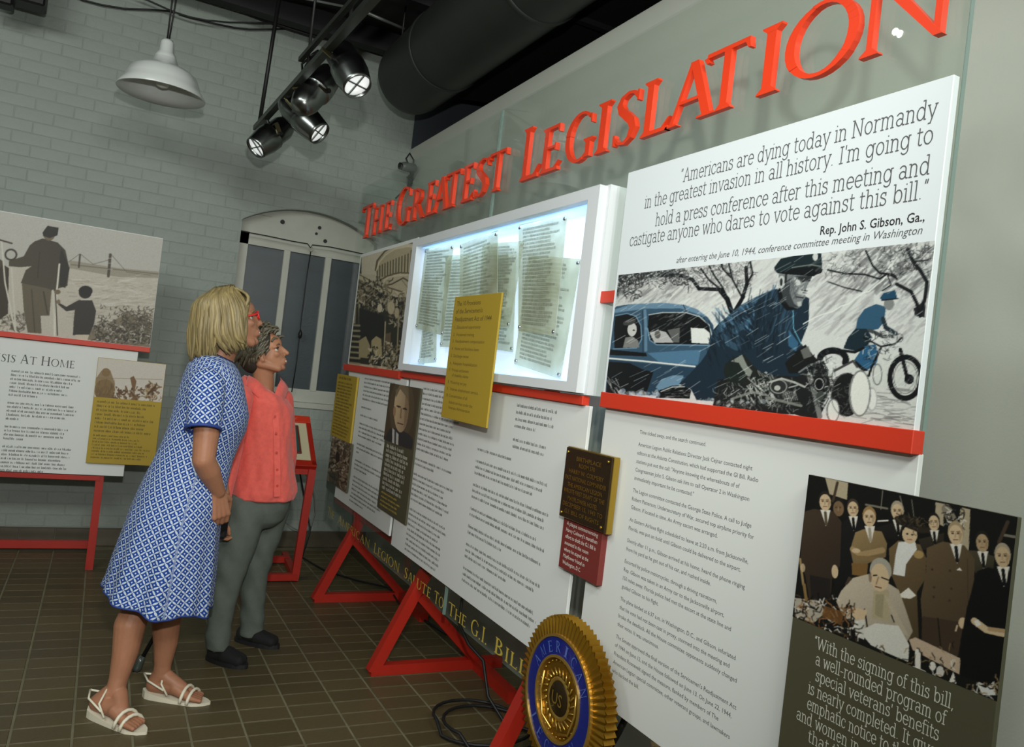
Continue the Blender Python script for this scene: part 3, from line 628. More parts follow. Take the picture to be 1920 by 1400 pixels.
def can(loc, d, label, hang, L_=.22, R0=.072, R1=.082):
    t = thing('track_spotlight', label, 'spotlight', group='track lamp cans'); d = Vector(d).normalized(); m4 = axis_mat(loc, d)
    prof = [(0, -L_*.62), (R0*.55, -L_*.62), (R0*.8, -L_*.52), (R0, -L_*.36), (R0, -L_*.02), (R0*1.1, 0), (R0*1.13, .006), (R0*1.1, .014), (R1, .02), (R1*.985, .06), (R1*.84, L_*.55), (R1*.80, L_*.62), (R1*.74, L_*.62), (R1*.74, L_*.5)]
    bm = bmesh.new(); lathe(bm, prof, 32, m4); obj('can_body', bm, M_CHROME, t, True)
    bm = bmesh.new(); lathe(bm, [(0, L_*.49), (R1*.45, L_*.52), (R1*.74, L_*.54), (R1*.74, L_*.5), (0, L_*.45)], 28, m4); obj('lens', bm, M_LENS, t, True)
    bm = bmesh.new(); box(bm, (-R1*.73, -.003, L_*.54), (R1*.73, .003, L_*.57)); box(bm, (-.003, -R1*.73, L_*.54), (.003, R1*.73, L_*.57)); bmesh.ops.transform(bm, matrix=m4, verts=bm.verts); obj('cross_baffle', bm, M_CHROME, t)
    hp = Vector(hang); c0 = Vector(loc); side = d.cross(Vector((0, 0, 1))).normalized()
    bm = bmesh.new()
    for s in (-1, 1):
        e = c0+side*(s*(R0*1.16)); bar(bm, e, e+Vector((0, 0, .0))+(hp-c0)*.55, .028, .005, side=d)
    a_ = c0+side*(-R0*1.16)+(hp-c0)*.55; b_ = c0+side*(R0*1.16)+(hp-c0)*.55; bar(bm, a_, b_, .028, .005, side=d); bmesh.ops.recalc_face_normals(bm, faces=bm.faces); obj('yoke', bm, M_CHR2, t)
    tubeobj('stem', [c0+(hp-c0)*.55, hp], .012, M_TRK, t)
    for s in (-1, 1):
        e = c0+side*(s*(R0*1.2)); bm = bmesh.new(); lathe(bm, [(0, -.012), (.012, -.012), (.012, .012), (0, .012)], 10, axis_mat(e, side)); obj('knob', bm, M_BLK, t)
def trk(y): k = (5.25-y)/4.35; return T0+(T1-T0)*k
def pxdir(p, a, b, Y, dy): # direction of a can from two photo points, dy = depth component
    A = atY(*a, Y); B = atY(*b, Y+dy); return (B-A)
A_ = atY(651, 124, 3.62); can(A_, pxdir(0, (640, 98), (671, 158), 3.62, -.12), 'chrome track spotlight nearest the duct with its cross baffle showing', trk(3.62))
B_ = atY(566, 219, 4.45); can(B_, pxdir(0, (541, 196), (588, 240), 4.45, -.10), 'chrome track spotlight pointing down right, below the sideways one', trk(4.45), .24)
D_ = atY(590, 172, 4.15); can(D_, pxdir(0, (565, 200), (615, 146), 4.15, .1), 'chrome track spotlight turned sideways along the track, its lens hidden', trk(4.15), .26)
C_ = atY(511, 254, 4.95); can(C_, pxdir(0, (534, 238), (488, 272), 4.95, -.05), 'chrome track spotlight at the far end pointing down left', trk(4.95), .24)
t = thing('halogen_lamp', 'small bright halogen lamp on the track near the right end of the title', 'lamp'); p = Vector((.80, 1.64, 2.59))
tubeobj('stem', [p+Vector((-.01, 0, .02)), (.81, 1.64, 2.79)], .006, M_TRK, t); bm = bmesh.new(); lathe(bm, [(0, -.03), (.012, -.03), (.014, 0), (.012, 0), (0, -.01)], 16, axis_mat(p, (1, 0, -.1))); obj('holder', bm, M_CHROME, t, True)
bm = bmesh.new(); lathe(bm, [(0, .008), (.009, .005), (.011, 0), (0, -.004)], 16, axis_mat(p, (1, 0, -.1))); obj('bulb', bm, mat('halogen_glow', (255, 250, 240), .3, emit=60), t, True)
# security camera in the corner
t = thing('security_camera', 'small dark security camera on a bracket in the wall corner', 'camera'); p = atY(757, 312, 5.62)
bm = bmesh.new(); lathe(bm, [(0, -.02), (.028, -.018), (.034, 0), (.034, .09), (.026, .10), (0, .10)], 20, axis_mat(p, (.8, .2, .1))); obj('camera_body', bm, mat('camera_shell', (92, 96, 92), .4), t, True)
bm = bmesh.new(); lathe(bm, [(0, 0), (.024, 0), (.026, .012), (0, .014)], 18, axis_mat(p-Vector((.022, .005, .003)), (-.8, -.2, -.1))); obj('lens', bm, M_BLK, t, True)
tubeobj('bracket', [p+Vector((.06, .03, 0)), p+Vector((.09, .06, -.04)), p+Vector((.12, .12, -.05)), (RW-.002, 5.8, p.z-.05)], .012, M_TRK, t)
tubeobj('cable_loop', [p+Vector((.06, .02, 0)), p+Vector((.02, .03, .07)), p+Vector((.05, .05, .12)), p+Vector((.09, .06, .08)), p+Vector((.09, .06, -.02)), p+Vector((.05, .05, -.06)), p+Vector((.10, .06, -.09)), p+Vector((.03, .2, -.2))], .006, M_CAB, t)
boxobj('wall_plate', (RW-.008, 5.74, p.z-.10), (RW, 5.84, p.z+.0), M_TRK, t)
# ================================================================== PICTURES
def paint_riders():
    p = Paint(1130, 440, 1765, 815, 1.7, (196, 200, 196)); rs = p.rng
    BK, NV, BL_, LB, WT, GY = (14, 18, 20), (24, 40, 52), (52, 80, 100), (108, 142, 164), (212, 216, 210), (112, 116, 114)
    p.view(1130, 440, 3.888)
    # stormy sky, slanting rain washes
    p.hatch(60, 230, 1300, 560, 260, .72, 150, 16, (150, 150, 148), .30); p.hatch(60, 250, 500, 500, 120, .72, 120, 12, (80, 82, 82), .35); p.hatch(300, 420, 1200, 700, 120, .72, 150, 14, WT, .6)
    # tree
    for a in ([(945, 585), (905, 470), (850, 400), (690, 395), (640, 330), (560, 300), (400, 300)], [(905, 470), (860, 380), (800, 300), (760, 230)], [(940, 585), (1010, 460), (1040, 360), (1030, 240)], [(1010, 460), (930, 320), (900, 200)], [(1040, 360), (1080, 280), (1060, 200)], [(850, 400), (760, 330), (700, 250)], [(930, 320), (860, 250), (840, 190)]):
        p.line(a, 26 if a[0][1] > 560 else 13, BK, .95)
    p.line([(945, 590), (900, 470), (850, 410)], 36, BK); p.line([(945, 590), (1020, 450)], 22, BK)
    p.scrib(90, 260, 620, 380, 260, 16, 5, [BK, (50, 52, 52), (170, 172, 170)], .8); p.scrib(90, 280, 280, 460, 90, 12, 7, [BK, (40, 42, 42)], .8); p.scrib(600, 190, 1080, 400, 220, 18, 4, [BK, (60, 62, 62), (90, 92, 92)], .7)
    # sedan
    p.poly([(60, 560), (90, 530), (200, 512), (430, 500), (580, 512), (680, 545), (760, 600), (805, 660), (815, 760), (820, 860), (760, 1000), (640, 1060), (420, 1180), (40, 1180), (40, 800)], BL_)
    p.poly([(60, 560), (200, 512), (430, 500), (580, 512), (690, 550), (760, 600), (700, 585), (560, 540), (300, 545), (80, 580)], LB, .8); p.line([(580, 515), (610, 575), (650, 790)], 6, NV)
    p.poly([(85, 600), (170, 582), (235, 600), (270, 660), (280, 760), (250, 830), (90, 842), (80, 700)], BK); p.line([(85, 600), (170, 582), (235, 600), (275, 670), (285, 770), (250, 835), (80, 845)], 7, LB)
    p.poly([(330, 590), (430, 575), (600, 572), (700, 600), (770, 660), (790, 730), (775, 800), (560, 800), (390, 805), (345, 770), (325, 690)], BK); p.line([(330, 590), (430, 572), (600, 570), (700, 598), (775, 660), (795, 730)], 7, WT, .8); p.line([(325, 690), (345, 775), (395, 808), (780, 806)], 8, LB)
    p.poly([(640, 680), (740, 685), (785, 720), (775, 795), (650, 790)], WT); p.poly([(340, 720), (400, 700), (460, 715), (520, 790), (380, 795)], (170, 172, 168)); p.poly([(470, 700), (560, 680), (560, 790), (520, 790)], (90, 92, 90))
    p.ell(212, 700, 34, 50, (190, 192, 186)); p.ell(190, 645, 48, 22, (60, 62, 60), 1, -.3); p.poly([(165, 760), (215, 750), (260, 780), (270, 830), (150, 835)], (120, 122, 118)); p.ell(400, 735, 22, 28, (90, 90, 86)); p.ell(225, 705, 8, 5, BK)
    p.hatch(340, 600, 620, 720, 40, .6, 60, 6, (90, 92, 90), .6); p.line([(300, 560), (312, 690), (318, 850)], 22, LB, .7); p.line([(285, 560), (300, 900)], 5, NV)
    p.poly([(55, 850), (320, 870), (330, 895), (50, 890)], BK); p.line([(50, 915), (300, 930), (680, 962)], 12, WT); p.poly([(45, 925), (300, 945), (690, 975), (640, 1040), (520, 1040), (430, 1090), (400, 1180), (40, 1180)], (36, 60, 78)); p.poly([(45, 940), (200, 945), (300, 990), (380, 1010), (330, 1180), (45, 1180)], BK, .95)
    p.poly([(330, 870), (560, 850), (720, 840), (700, 950), (420, 935)], (84, 128, 158), .7); p.poly([(400, 1120), (440, 1060), (520, 1030), (600, 1030), (570, 1100), (440, 1150)], LB, .9)
    p.poly([(405, 1195), (430, 1140), (520, 1105), (600, 1100), (660, 1135), (650, 1195)], BK); p.line([(440, 1150), (520, 1115), (610, 1110)], 8, WT, .8); p.hatch(420, 1130, 650, 1190, 30, .1, 40, 4, WT, .5)
    p.blobs(120, 1150, 420, 1190, 40, 18, [WT, (170, 190, 205)], .5); p.hatch(30, 1050, 130, 1160, 14, -.9, 60, 6, WT, .6)
    # near rider: back, coat, arm
    p.poly([(790, 790), (800, 700), (850, 640), (950, 570), (1040, 500), (1160, 430), (1260, 400), (1420, 420), (1500, 460), (1500, 640), (1440, 800), (1500, 950), (1480, 1130), (1140, 1215), (880, 1215), (700, 1205), (660, 1130), (570, 1090), (640, 1020), (720, 930), (760, 870)], NV)
    for a in ([(1240, 415), (1120, 470), (1010, 530), (930, 600), (880, 650), (850, 690)], [(1250, 500), (1130, 560), (1060, 640), (960, 700)], [(880, 740), (920, 790), (980, 820)]): p.line(a, 44, BL_, .75)
    p.hatch(830, 600, 1180, 860, 60, 2.2, 90, 10, BL_, .6); p.hatch(840, 520, 1240, 740, 60, 2.4, 60, 7, (110, 160, 190), .55); p.hatch(980, 560, 1300, 860, 50, 2.0, 80, 12, (12, 24, 34), .6)
    p.poly([(1140, 930), (1210, 860), (1283, 880), (1420, 900), (1440, 960), (1280, 1000), (1160, 985)], LB, .8); p.poly([(870, 1160), (930, 1120), (1060, 1110), (1100, 1180), (1110, 1245), (1040, 1245), (880, 1215)], (70, 124, 160), .85); p.hatch(880, 1120, 1100, 1230, 40, .2, 60, 6, NV, .6)
    p.view(1430, 440, 3.685)
    p.poly([(-60, 480), (20, 400), (90, 370), (160, 480), (205, 520), (215, 640), (250, 720), (290, 770), (280, 860), (200, 960), (-60, 960)], NV); p.hatch(-20, 420, 190, 760, 60, 1.3, 110, 9, BL_, .6); p.poly([(180, 650), (250, 740), (235, 800), (180, 760)], (60, 112, 146), .7)
    p.line([(206, 520), (212, 640), (268, 745)], 6, (110, 190, 214), .8)
    # neck, face, cap
    p.poly([(95, 380), (130, 340), (250, 480), (230, 510), (160, 520), (110, 460)], BK)
    p.poly([(100, 270), (200, 255), (330, 290), (300, 350), (285, 400), (290, 430), (272, 450), (262, 490), (235, 505), (180, 490), (140, 440), (120, 380), (98, 350)], (112, 118, 118)); p.poly([(125, 340), (180, 300), (180, 400), (210, 470), (250, 500), (180, 495), (130, 430)], (40, 46, 48), .85)
    p.poly([(205, 290), (240, 300), (255, 340), (225, 350)], (200, 206, 202), .8); p.poly([(245, 376), (285, 380), (292, 410), (262, 412), (235, 405)], (178, 184, 180), .8); p.line([(270, 396), (298, 400)], 5, BK, .8); p.ell(120, 325, 24, 44, (176, 182, 178)); p.ell(118, 325, 10, 26, (40, 44, 46)); p.line([(225, 425), (275, 432)], 7, BK); p.line([(262, 380), (300, 385)], 6, BK); p.poly([(230, 460), (262, 455), (262, 485), (240, 492)], (190, 196, 190), .7); p.poly([(215, 285), (330, 285), (318, 318), (270, 322), (225, 305)], BK, .75); p.ell(262, 318, 16, 8, BK, .8); p.line([(180, 300), (200, 330), (205, 380)], 6, (70, 76, 78), .8); p.line([(235, 360), (215, 400), (225, 440)], 5, (60, 66, 68), .8); p.hatch(125, 300, 215, 480, 60, 1.2, 34, 4, (60, 66, 70), .6); p.hatch(205, 310, 270, 400, 24, 1.0, 24, 4, (210, 214, 210), .6); p.line([(150, 250), (148, 330)], 16, BK, .8)
    p.poly([(66, 225), (110, 165), (220, 140), (390, 125), (398, 190), (400, 250), (340, 285), (200, 265), (90, 265), (70, 245)], (22, 36, 40)); p.poly([(90, 265), (180, 235), (330, 215), (405, 235), (395, 262), (320, 285), (210, 275)], BK); p.line([(190, 225), (320, 205), (385, 215)], 7, (150, 152, 140), .7); p.ell(350, 150, 18, 28, (190, 194, 190)); p.line([(75, 245), (180, 190)], 5, GY, .8)
    # sky right, lightning, far trees
    p.hatch(300, 200, 700, 700, 130, .75, 170, 14, (134, 136, 134), .35); p.hatch(520, 90, 1150, 420, 170, .75, 140, 14, (92, 94, 94), .5); p.hatch(850, 400, 1100, 740, 60, .75, 90, 14, (150, 152, 150), .5)
    p.line([(280, 610), (330, 580), (370, 560), (420, 540), (480, 525), (540, 485), (590, 470), (640, 430), (690, 395), (730, 385), (780, 340), (830, 300), (850, 240), (880, 190)], 8, WT, .95)
    for a, q in (([(440, 240), (560, 265), (700, 270), (800, 300), (850, 265), (910, 290)], 12), ([(700, 110), (750, 210), (800, 260), (900, 270), (920, 300)], 14), ([(920, 335), (1020, 385), (1060, 460), (1085, 550)], 24), ([(990, 100), (1030, 180), (1080, 240), (1130, 320), (1120, 420), (1085, 540)], 26), ([(1030, 180), (1130, 170)], 9), ([(850, 265), (880, 340), (820, 380)], 8), ([(440, 320), (560, 360), (680, 385)], 8)): p.line(a, q, BK, .95)
    p.scrib(420, 100, 700, 300, 110, 14, 4, [BK, (60, 62, 62), WT], .6); p.scrib(780, 60, 1150, 260, 150, 16, 5, [BK, (40, 42, 42), (150, 152, 150)], .7); p.poly([(1040, 500), (1120, 440), (1120, 560), (1050, 550)], BK, .9)
    # ground
    p.poly([(-330, 1215), (500, 1230), (600, 790), (1100, 790), (1060, 1330), (500, 1290)], (196, 200, 194)); p.hatch(560, 1030, 1050, 1320, 90, -.08, 130, 7, (80, 84, 82), .5)
    # far rider and machine
    p.ring(995, 970, 108, 140, 36, BK); p.ring(995, 970, 80, 108, 6, GY); p.line([(955, 780), (1010, 985)], 26, BK); p.ell(1020, 980, 34, 34, BK); p.hatch(930, 900, 1050, 1060, 16, .8, 80, 4, GY, .6)
    p.poly([(655, 570), (700, 505), (780, 470), (850, 490), (840, 590), (800, 640), (700, 660), (640, 650)], (44, 80, 104)); p.poly([(640, 640), (720, 640), (760, 700), (700, 800), (560, 775), (590, 700)], (20, 38, 46)); p.poly([(700, 760), (780, 745), (810, 800), (790, 880), (730, 920), (660, 900), (640, 850)], (38, 84, 116)); p.poly([(640, 850), (700, 900), (740, 925), (700, 930), (650, 890)], BK)
    p.line([(830, 570), (850, 630), (920, 670)], 30, (30, 44, 50)); p.line([(740, 650), (830, 690), (900, 690)], 26, (60, 66, 66)); p.ell(870, 470, 36, 42, (120, 124, 122)); p.poly([(805, 430), (830, 395), (910, 375), (925, 430), (900, 440), (820, 448)], (28, 66, 90)); p.line([(820, 445), (930, 432)], 8, BK)
    p.line([(700, 700), (820, 760), (920, 740), (960, 700)], 12, BK); p.ring(950, 700, 20, 28, 5, (90, 92, 90)); p.line([(820, 770), (760, 900), (740, 960)], 16, BK); p.scrib(700, 650, 930, 850, 60, 16, 5, [BK, GY, WT], .7); p.ring(800, 950, 30, 70, 8, GY); p.line([(560, 790), (640, 800), (700, 770)], 18, BK)
    # near machine: wheel, fairing, headlamps, handlebars
    p.ring(490, 850, 90, 60, 44, BK, 1, 190, 380); p.hatch(400, 780, 560, 880, 18, 2.3, 26, 4, GY, .5)
    p.poly([(-300, 1000), (-20, 960), (250, 970), (330, 900), (430, 860), (500, 1000), (470, 1120), (420, 1220), (380, 1270), (240, 1230), (-200, 1225), (-330, 1190)], (24, 28, 28)); p.scrib(-300, 1000, 240, 1200, 170, 20, 6, [(70, 76, 70), (150, 154, 148), BK, (40, 44, 44), WT], .7)
    p.line([(330, 960), (370, 1080), (410, 1240)], 36, (110, 114, 110)); p.line([(440, 870), (470, 960), (500, 1050)], 16, WT, .8); p.line([(500, 930), (630, 860), (660, 900)], 16, (60, 62, 60)); p.line([(430, 1170), (520, 1010), (620, 940)], 12, (170, 174, 170)); p.scrib(300, 850, 500, 1200, 130, 16, 6, [BK, (60, 62, 60), WT, GY], .8)
    p.ell(590, 1090, 110, 150, (22, 24, 24)); p.scrib(500, 1000, 620, 1230, 40, 14, 5, [GY, BK], .6); p.ell(765, 1120, 38, 84, (170, 174, 170)); p.ell(768, 1120, 28, 70, WT)
    p.ell(683, 1080, 76, 160, (120, 124, 120)); p.ell(684, 1080, 64, 148, (212, 216, 208)); p.ell(500, 1200, 46, 82, GY); p.ell(502, 1200, 37, 72, (208, 212, 204))
    p.line([(85, 1020), (180, 1050), (250, 1030)], 9, WT, .7); p.line([(30, 950), (60, 1080), (90, 1120)], 22, WT, .7)
    # gloved hands
    p.poly([(160, 880), (230, 800), (300, 750), (350, 820), (390, 860), (330, 890), (250, 950), (190, 950)], (20, 22, 22)); p.poly([(265, 790), (320, 760), (345, 830), (290, 850)], (110, 114, 108), .8); p.line([(260, 940), (330, 890), (400, 870)], 12, GY)
    p.view(1130, 440, 3.888)
    p.poly([(900, 940), (960, 890), (1040, 870), (1090, 930), (1150, 990), (1220, 1010), (1250, 1080), (1230, 1180), (1150, 1200), (1090, 1130), (1040, 1080), (920, 1070), (890, 1000)], (28, 32, 30)); p.poly([(940, 920), (1020, 870), (1060, 950), (1100, 990), (1080, 1040), (1040, 1000), (1000, 930)], (150, 156, 146), .8); p.hatch(1060, 980, 1240, 1180, 40, -1.0, 60, 9, (190, 194, 186), .8); p.scrib(1090, 1000, 1250, 1180, 40, 14, 6, [BK, WT], .7); p.poly([(900, 950), (1000, 940), (1050, 1000), (1030, 1070), (920, 1070)], (24, 34, 30), .9)
    # bottom slush
    p.blobs(150, 1195, 1283, 1240, 60, 16, [WT, (190, 200, 202)], .5)
    p.view(1430, 440, 3.685)     # engine block, pipes and fork of the near machine
    p.ell(120, 1040, 70, 60, (40, 44, 42)); p.ring(120, 1040, 56, 46, 7, (150, 154, 148), .9); p.ell(112, 1050, 22, 18, (170, 174, 166)); p.line([(60, 1010), (140, 985), (230, 1010), (300, 1040)], 14, (176, 180, 172), .9); p.line([(40, 1120), (150, 1140), (280, 1170)], 18, (120, 124, 116), .9); p.line([(-200, 1130), (-60, 1080), (40, 1100)], 16, (130, 134, 126), .8)
    for k in range(7): p.line([(150+k*14, 1070), (170+k*14, 1130)], 5, (150, 152, 146), .8)
    p.ell(400, 1020, 40, 50, BK); p.ring(400, 1020, 30, 38, 6, (170, 172, 166), .9); p.ell(410, 1100, 26, 34, (60, 64, 60)); p.hatch(320, 880, 460, 980, 30, 1.9, 60, 6, BK, .8); p.ring(590, 1090, 104, 146, 6, GY, .8, 90, 270)
    for k in range(5): p.line([(-320+k*50, 1190), (-260+k*50, 1150), (-230+k*50, 1195)], 9, (50, 54, 52), .9)
    p.view(1130, 440, 3.888); p.hatch(780, 560, 1000, 1000, 60, 1.9, 80, 8, (12, 22, 30), .6); p.hatch(1050, 480, 1280, 900, 80, 1.5, 90, 9, (12, 22, 30), .55); p.hatch(60, 240, 560, 330, 110, .4, 50, 8, (30, 34, 36), .6)
    # rain
    for x0, y0, x1, y1, n in ((60, 500, 1250, 1180, 90), (60, 250, 1250, 520, 60)): p.hatch(x0, y0, x1, y1, n, .52, 110, 3.2, (214, 220, 218), .8, .05)
    p.view(1430, 440, 3.685); p.hatch(0, 100, 1100, 1200, 90, .55, 100, 3.2, (214, 220, 218), .75, .05)
    p.grain(.03, 1); p.blur(1); return p
def paint_signing():
    p = Paint(1478, 885, 1925, 1310, 1.6, (16, 16, 14)); p.view(1480, 880, 3.182)
    BK, DB, BR, TN, SK, WT, GR = (14, 14, 12), (62, 50, 38), (92, 76, 54), (140, 118, 80), (188, 166, 132), (206, 202, 190), (110, 106, 92)
    # curtains and window behind
    for a in ([(225, 60), (365, 90), (355, 190), (250, 160)], [(895, 190), (950, 200), (935, 330), (890, 310)], [(1045, 215), (1105, 230), (1085, 470), (1030, 440)]): p.poly(a, (160, 148, 122))
    p.line([(300, 90), (270, 200)], 16, DB); p.line([(960, 230), (1010, 330)], 60, (120, 112, 96)); p.scrib(940, 210, 1060, 330, 40, 12, 7, [BK, WT], .8); p.line([(470, 215), (600, 235)], 12, GR); p.line([(575, 130), (560, 240)], 6, GR); p.line([(540, 310), (600, 305)], 9, WT); p.line([(680, 160), (700, 250)], 6, GR); p.line([(1300, 375), (1370, 385)], 16, GR); p.line([(750, 180), (760, 280)], 5, GR); p.line([(1330, 300), (1270, 420)], 22, DB)
    def man(cx, cy, r, suit, body, skin=SK, hair=(60, 50, 40), tie=None, shirt=True):
        if body: p.poly(body, suit, 1, (-.1, -.25))
        if shirt: p.poly([(cx-r*.62, cy+r*.95), (cx+r*.62, cy+r*.95), (cx+r*.2, cy+r*2.6), (cx, cy+r*2.9)], WT); p.line([(cx-r*.02, cy+r*1.3), (cx+r*.05, cy+r*2.6)], r*.34, tie or BK)
        p.ell(cx, cy-r*.18, r*.80, r*1.1, hair); p.ell(cx, cy+r*.08, r*.70, r*.98, skin); p.ell(cx-r*.5, cy+r*.2, r*.22, r*.6, skin, .0)
        for s in (-1, 1): p.ell(cx+s*r*.28-r*.03, cy-r*.06, r*.15, r*.08, (70, 54, 40)); p.line([(cx+s*r*.45-r*.03, cy-r*.24), (cx+s*r*.14-r*.03, cy-r*.22)], r*.08, (90, 70, 50))
        p.line([(cx-r*.02, cy-r*.05), (cx-r*.05, cy+r*.32)], r*.10, (150, 126, 96)); p.line([(cx-r*.25, cy+r*.56), (cx+r*.2, cy+r*.55)], r*.09, (110, 76, 60)); p.poly([(cx+r*.35, cy-r*.4), (cx+r*.68, cy), (cx+r*.4, cy+r*.8), (cx+r*.3, cy+r*.3)], (120, 98, 70), .45)
    man(302, 240, 46, BK, [(270, 300), (350, 300), (350, 700), (240, 700)], (110, 88, 64), (30, 26, 22), None, False)
    man(390, 240, 46, (24, 24, 24), [(330, 310), (440, 300), (470, 420), (400, 640), (270, 720), (250, 640)])
    man(880, 310, 46, (50, 44, 34), [(780, 410), (940, 370), (930, 480), (800, 470)], SK, (26, 22, 20))
    man(660, 250, 50, (30, 28, 26), [(520, 350), (620, 320), (700, 380), (650, 420), (590, 410)], SK, (150, 140, 120))
    man(1170, 420, 54, (70, 64, 48), [(1050, 470), (1130, 470), (1240, 500), (1230, 600), (1120, 600)], (160, 138, 104), (30, 26, 22))
    man(222, 205, 50, DB, [(90, 270), (150, 250), (270, 260), (318, 320), (300, 580), (250, 660), (230, 830), (110, 800), (90, 650), (60, 560)], SK, (36, 30, 26), (80, 70, 54))
    p.poly([(115, 640), (240, 660), (228, 820), (120, 800)], (30, 26, 24)); p.ell(268, 615, 20, 40, SK)
    man(488, 290, 52, TN, [(400, 380), (450, 360), (560, 370), (590, 440), (580, 520), (470, 560), (460, 640), (370, 630), (380, 560), (365, 480)], SK, (140, 112, 70), (150, 140, 120))
    p.line([(380, 480), (430, 510), (560, 480)], 34, (150, 126, 88)); p.line([(400, 530), (470, 530), (560, 540)], 26, (120, 98, 64)); p.ell(400, 488, 26, 14, SK); p.poly([(370, 560), (470, 560), (455, 640), (372, 630)], (112, 84, 46))
    # woman in hat
    p.poly([(600, 470), (660, 420), (790, 440), (825, 520), (815, 640), (760, 720), (760, 990), (700, 1010), (640, 700), (600, 600)], (104, 86, 58), 1, (-.1, -.3)); p.poly([(660, 430), (760, 420), (770, 470), (700, 560), (690, 630), (620, 620), (640, 500)], (204, 204, 198)); p.ell(730, 385, 46, 52, SK); p.poly([(640, 285), (700, 265), (770, 290), (850, 345), (860, 370), (800, 375), (730, 350), (650, 320)], (40, 34, 26)); p.scrib(660, 280, 840, 360, 40, 14, 6, [(90, 78, 56), BK], .7); p.ell(715, 380, 7, 5, BK); p.ell(745, 385, 7, 5, BK); p.line([(715, 412), (742, 414)], 5, (150, 80, 66))
    p.poly([(650, 740), (710, 695), (755, 740), (720, 760), (660, 755)], WT); p.ell(780, 500, 30, 24, (150, 126, 80)); p.line([(600, 620), (700, 660), (790, 640)], 16, (90, 72, 46), .7)
    man(1010, 375, 60, BR, [(830, 460), (930, 420), (1060, 440), (1120, 520), (1110, 640), (1075, 760), (1060, 880), (1000, 940), (960, 1080), (790, 1020), (780, 760), (820, 600)], (190, 168, 134), (150, 132, 100), (20, 20, 24))
    p.poly([(785, 860), (1040, 890), (990, 1090), (775, 1010)], (58, 46, 34)); p.line([(880, 870), (890, 1060)], 8, BK, .8)
    for x, y in ((858, 585), (965, 590), (865, 690), (970, 695), (860, 745), (955, 765)): p.ell(x, y, 7, 7, (50, 40, 28))
    p.poly([(1005, 585), (1025, 570), (1040, 590)], WT); p.ell(1030, 895, 26, 34, SK); p.line([(995, 910), (985, 940)], 10, SK); p.ell(1260-20, 1000, 1, 1, BK); p.line([(1075, 520), (1065, 860)], 8, (60, 48, 34), .6)
    man(1290, 500, 62, (12, 13, 14), [(1130, 590), (1200, 565), (1340, 600), (1330, 1300), (1000, 1200), (1010, 1000), (1060, 800)], (180, 158, 124), (150, 140, 118))
    p.line([(1100, 880), (1170, 930), (1270, 950)], 40, SK); p.line([(1190, 925), (1280, 935)], 24, (160, 134, 98)); p.poly([(1098, 880), (1125, 870), (1140, 900), (1110, 915)], WT)
    # seated man signing
    p.poly([(480, 620), (370, 650), (300, 730), (270, 790), (300, 860), (400, 960), (470, 1000), (690, 1010), (725, 950), (690, 830), (650, 710), (600, 680)], (184, 172, 150), 1, (-.1, -.1)); p.poly([(500, 720), (590, 710), (590, 900), (480, 880)], (160, 148, 118)); p.poly([(510, 740), (560, 740), (545, 880), (500, 860)], (140, 132, 104))
    p.ell(545, 600, 66, 76, (150, 146, 132)); p.ell(538, 640, 56, 82, SK); p.line([(500, 630), (520, 628)], 7, BK); p.line([(550, 640), (590, 655)], 7, BK); p.line([(530, 640), (515, 680)], 8, (140, 112, 84)); p.line([(510, 695), (545, 702)], 7, (90, 60, 46)); p.ell(480, 640, 10, 30, (90, 72, 54), .6)
    p.poly([(350, 640), (375, 650), (340, 690), (325, 690)], DB); p.ell(400, 860, 44, 34, SK); p.line([(440, 830), (460, 1010)], 8, BK); p.line([(445, 840), (420, 900)], 20, SK); p.line([(600, 860), (615, 900)], 7, BK); p.poly([(560, 740), (590, 760), (700, 980), (640, 960)], (170, 158, 134), .7)
    # desk and papers
    p.poly([(400, 960), (500, 910), (640, 920), (700, 1030), (690, 1130), (560, 1080), (470, 1040)], (196, 194, 184)); p.poly([(370, 900), (440, 890), (430, 1010), (380, 990)], (190, 188, 178)); p.poly([(20, 780), (170, 790), (200, 860), (130, 925), (20, 890)], (160, 152, 136)); p.scrib(20, 770, 400, 1030, 130, 20, 8, [BK, WT, DB, (130, 90, 50), BK], .9); p.poly([(200, 820), (320, 850), (290, 930), (180, 880)], (110, 74, 36), .8)
    p.poly([(700, 1000), (740, 985), (1005, 1100), (995, 1195), (720, 1060)], (176, 156, 132)); p.poly([(700, 1060), (780, 1070), (780, 1190), (720, 1160)], BK); p.line([(750, 1070), (745, 1180)], 34, WT); p.line([(720, 1160), (785, 1185)], 14, WT); p.ell(835, 1150, 20, 26, WT); p.ell(880, 1180, 24, 32, (190, 186, 176)); p.poly([(930, 1240), (960, 1180), (975, 1250)], WT); p.scrib(480, 1030, 980, 1260, 50, 14, 7, [BK, WT, TN], .8); p.poly([(1100, 1250), (1150, 1270), (1200, 1230), (1210, 1310), (1130, 1310)], (196, 196, 190)); p.scrib(1000, 1230, 1230, 1350, 40, 16, 8, [BK, WT, TN], .8); p.line([(60, 550), (75, 700)], 14, TN); p.ell(75, 600, 14, 26, SK, .8); p.line([(80, 700), (90, 790)], 18, (120, 96, 56))
    p.grain(.04, 1); p.blur(1); return p
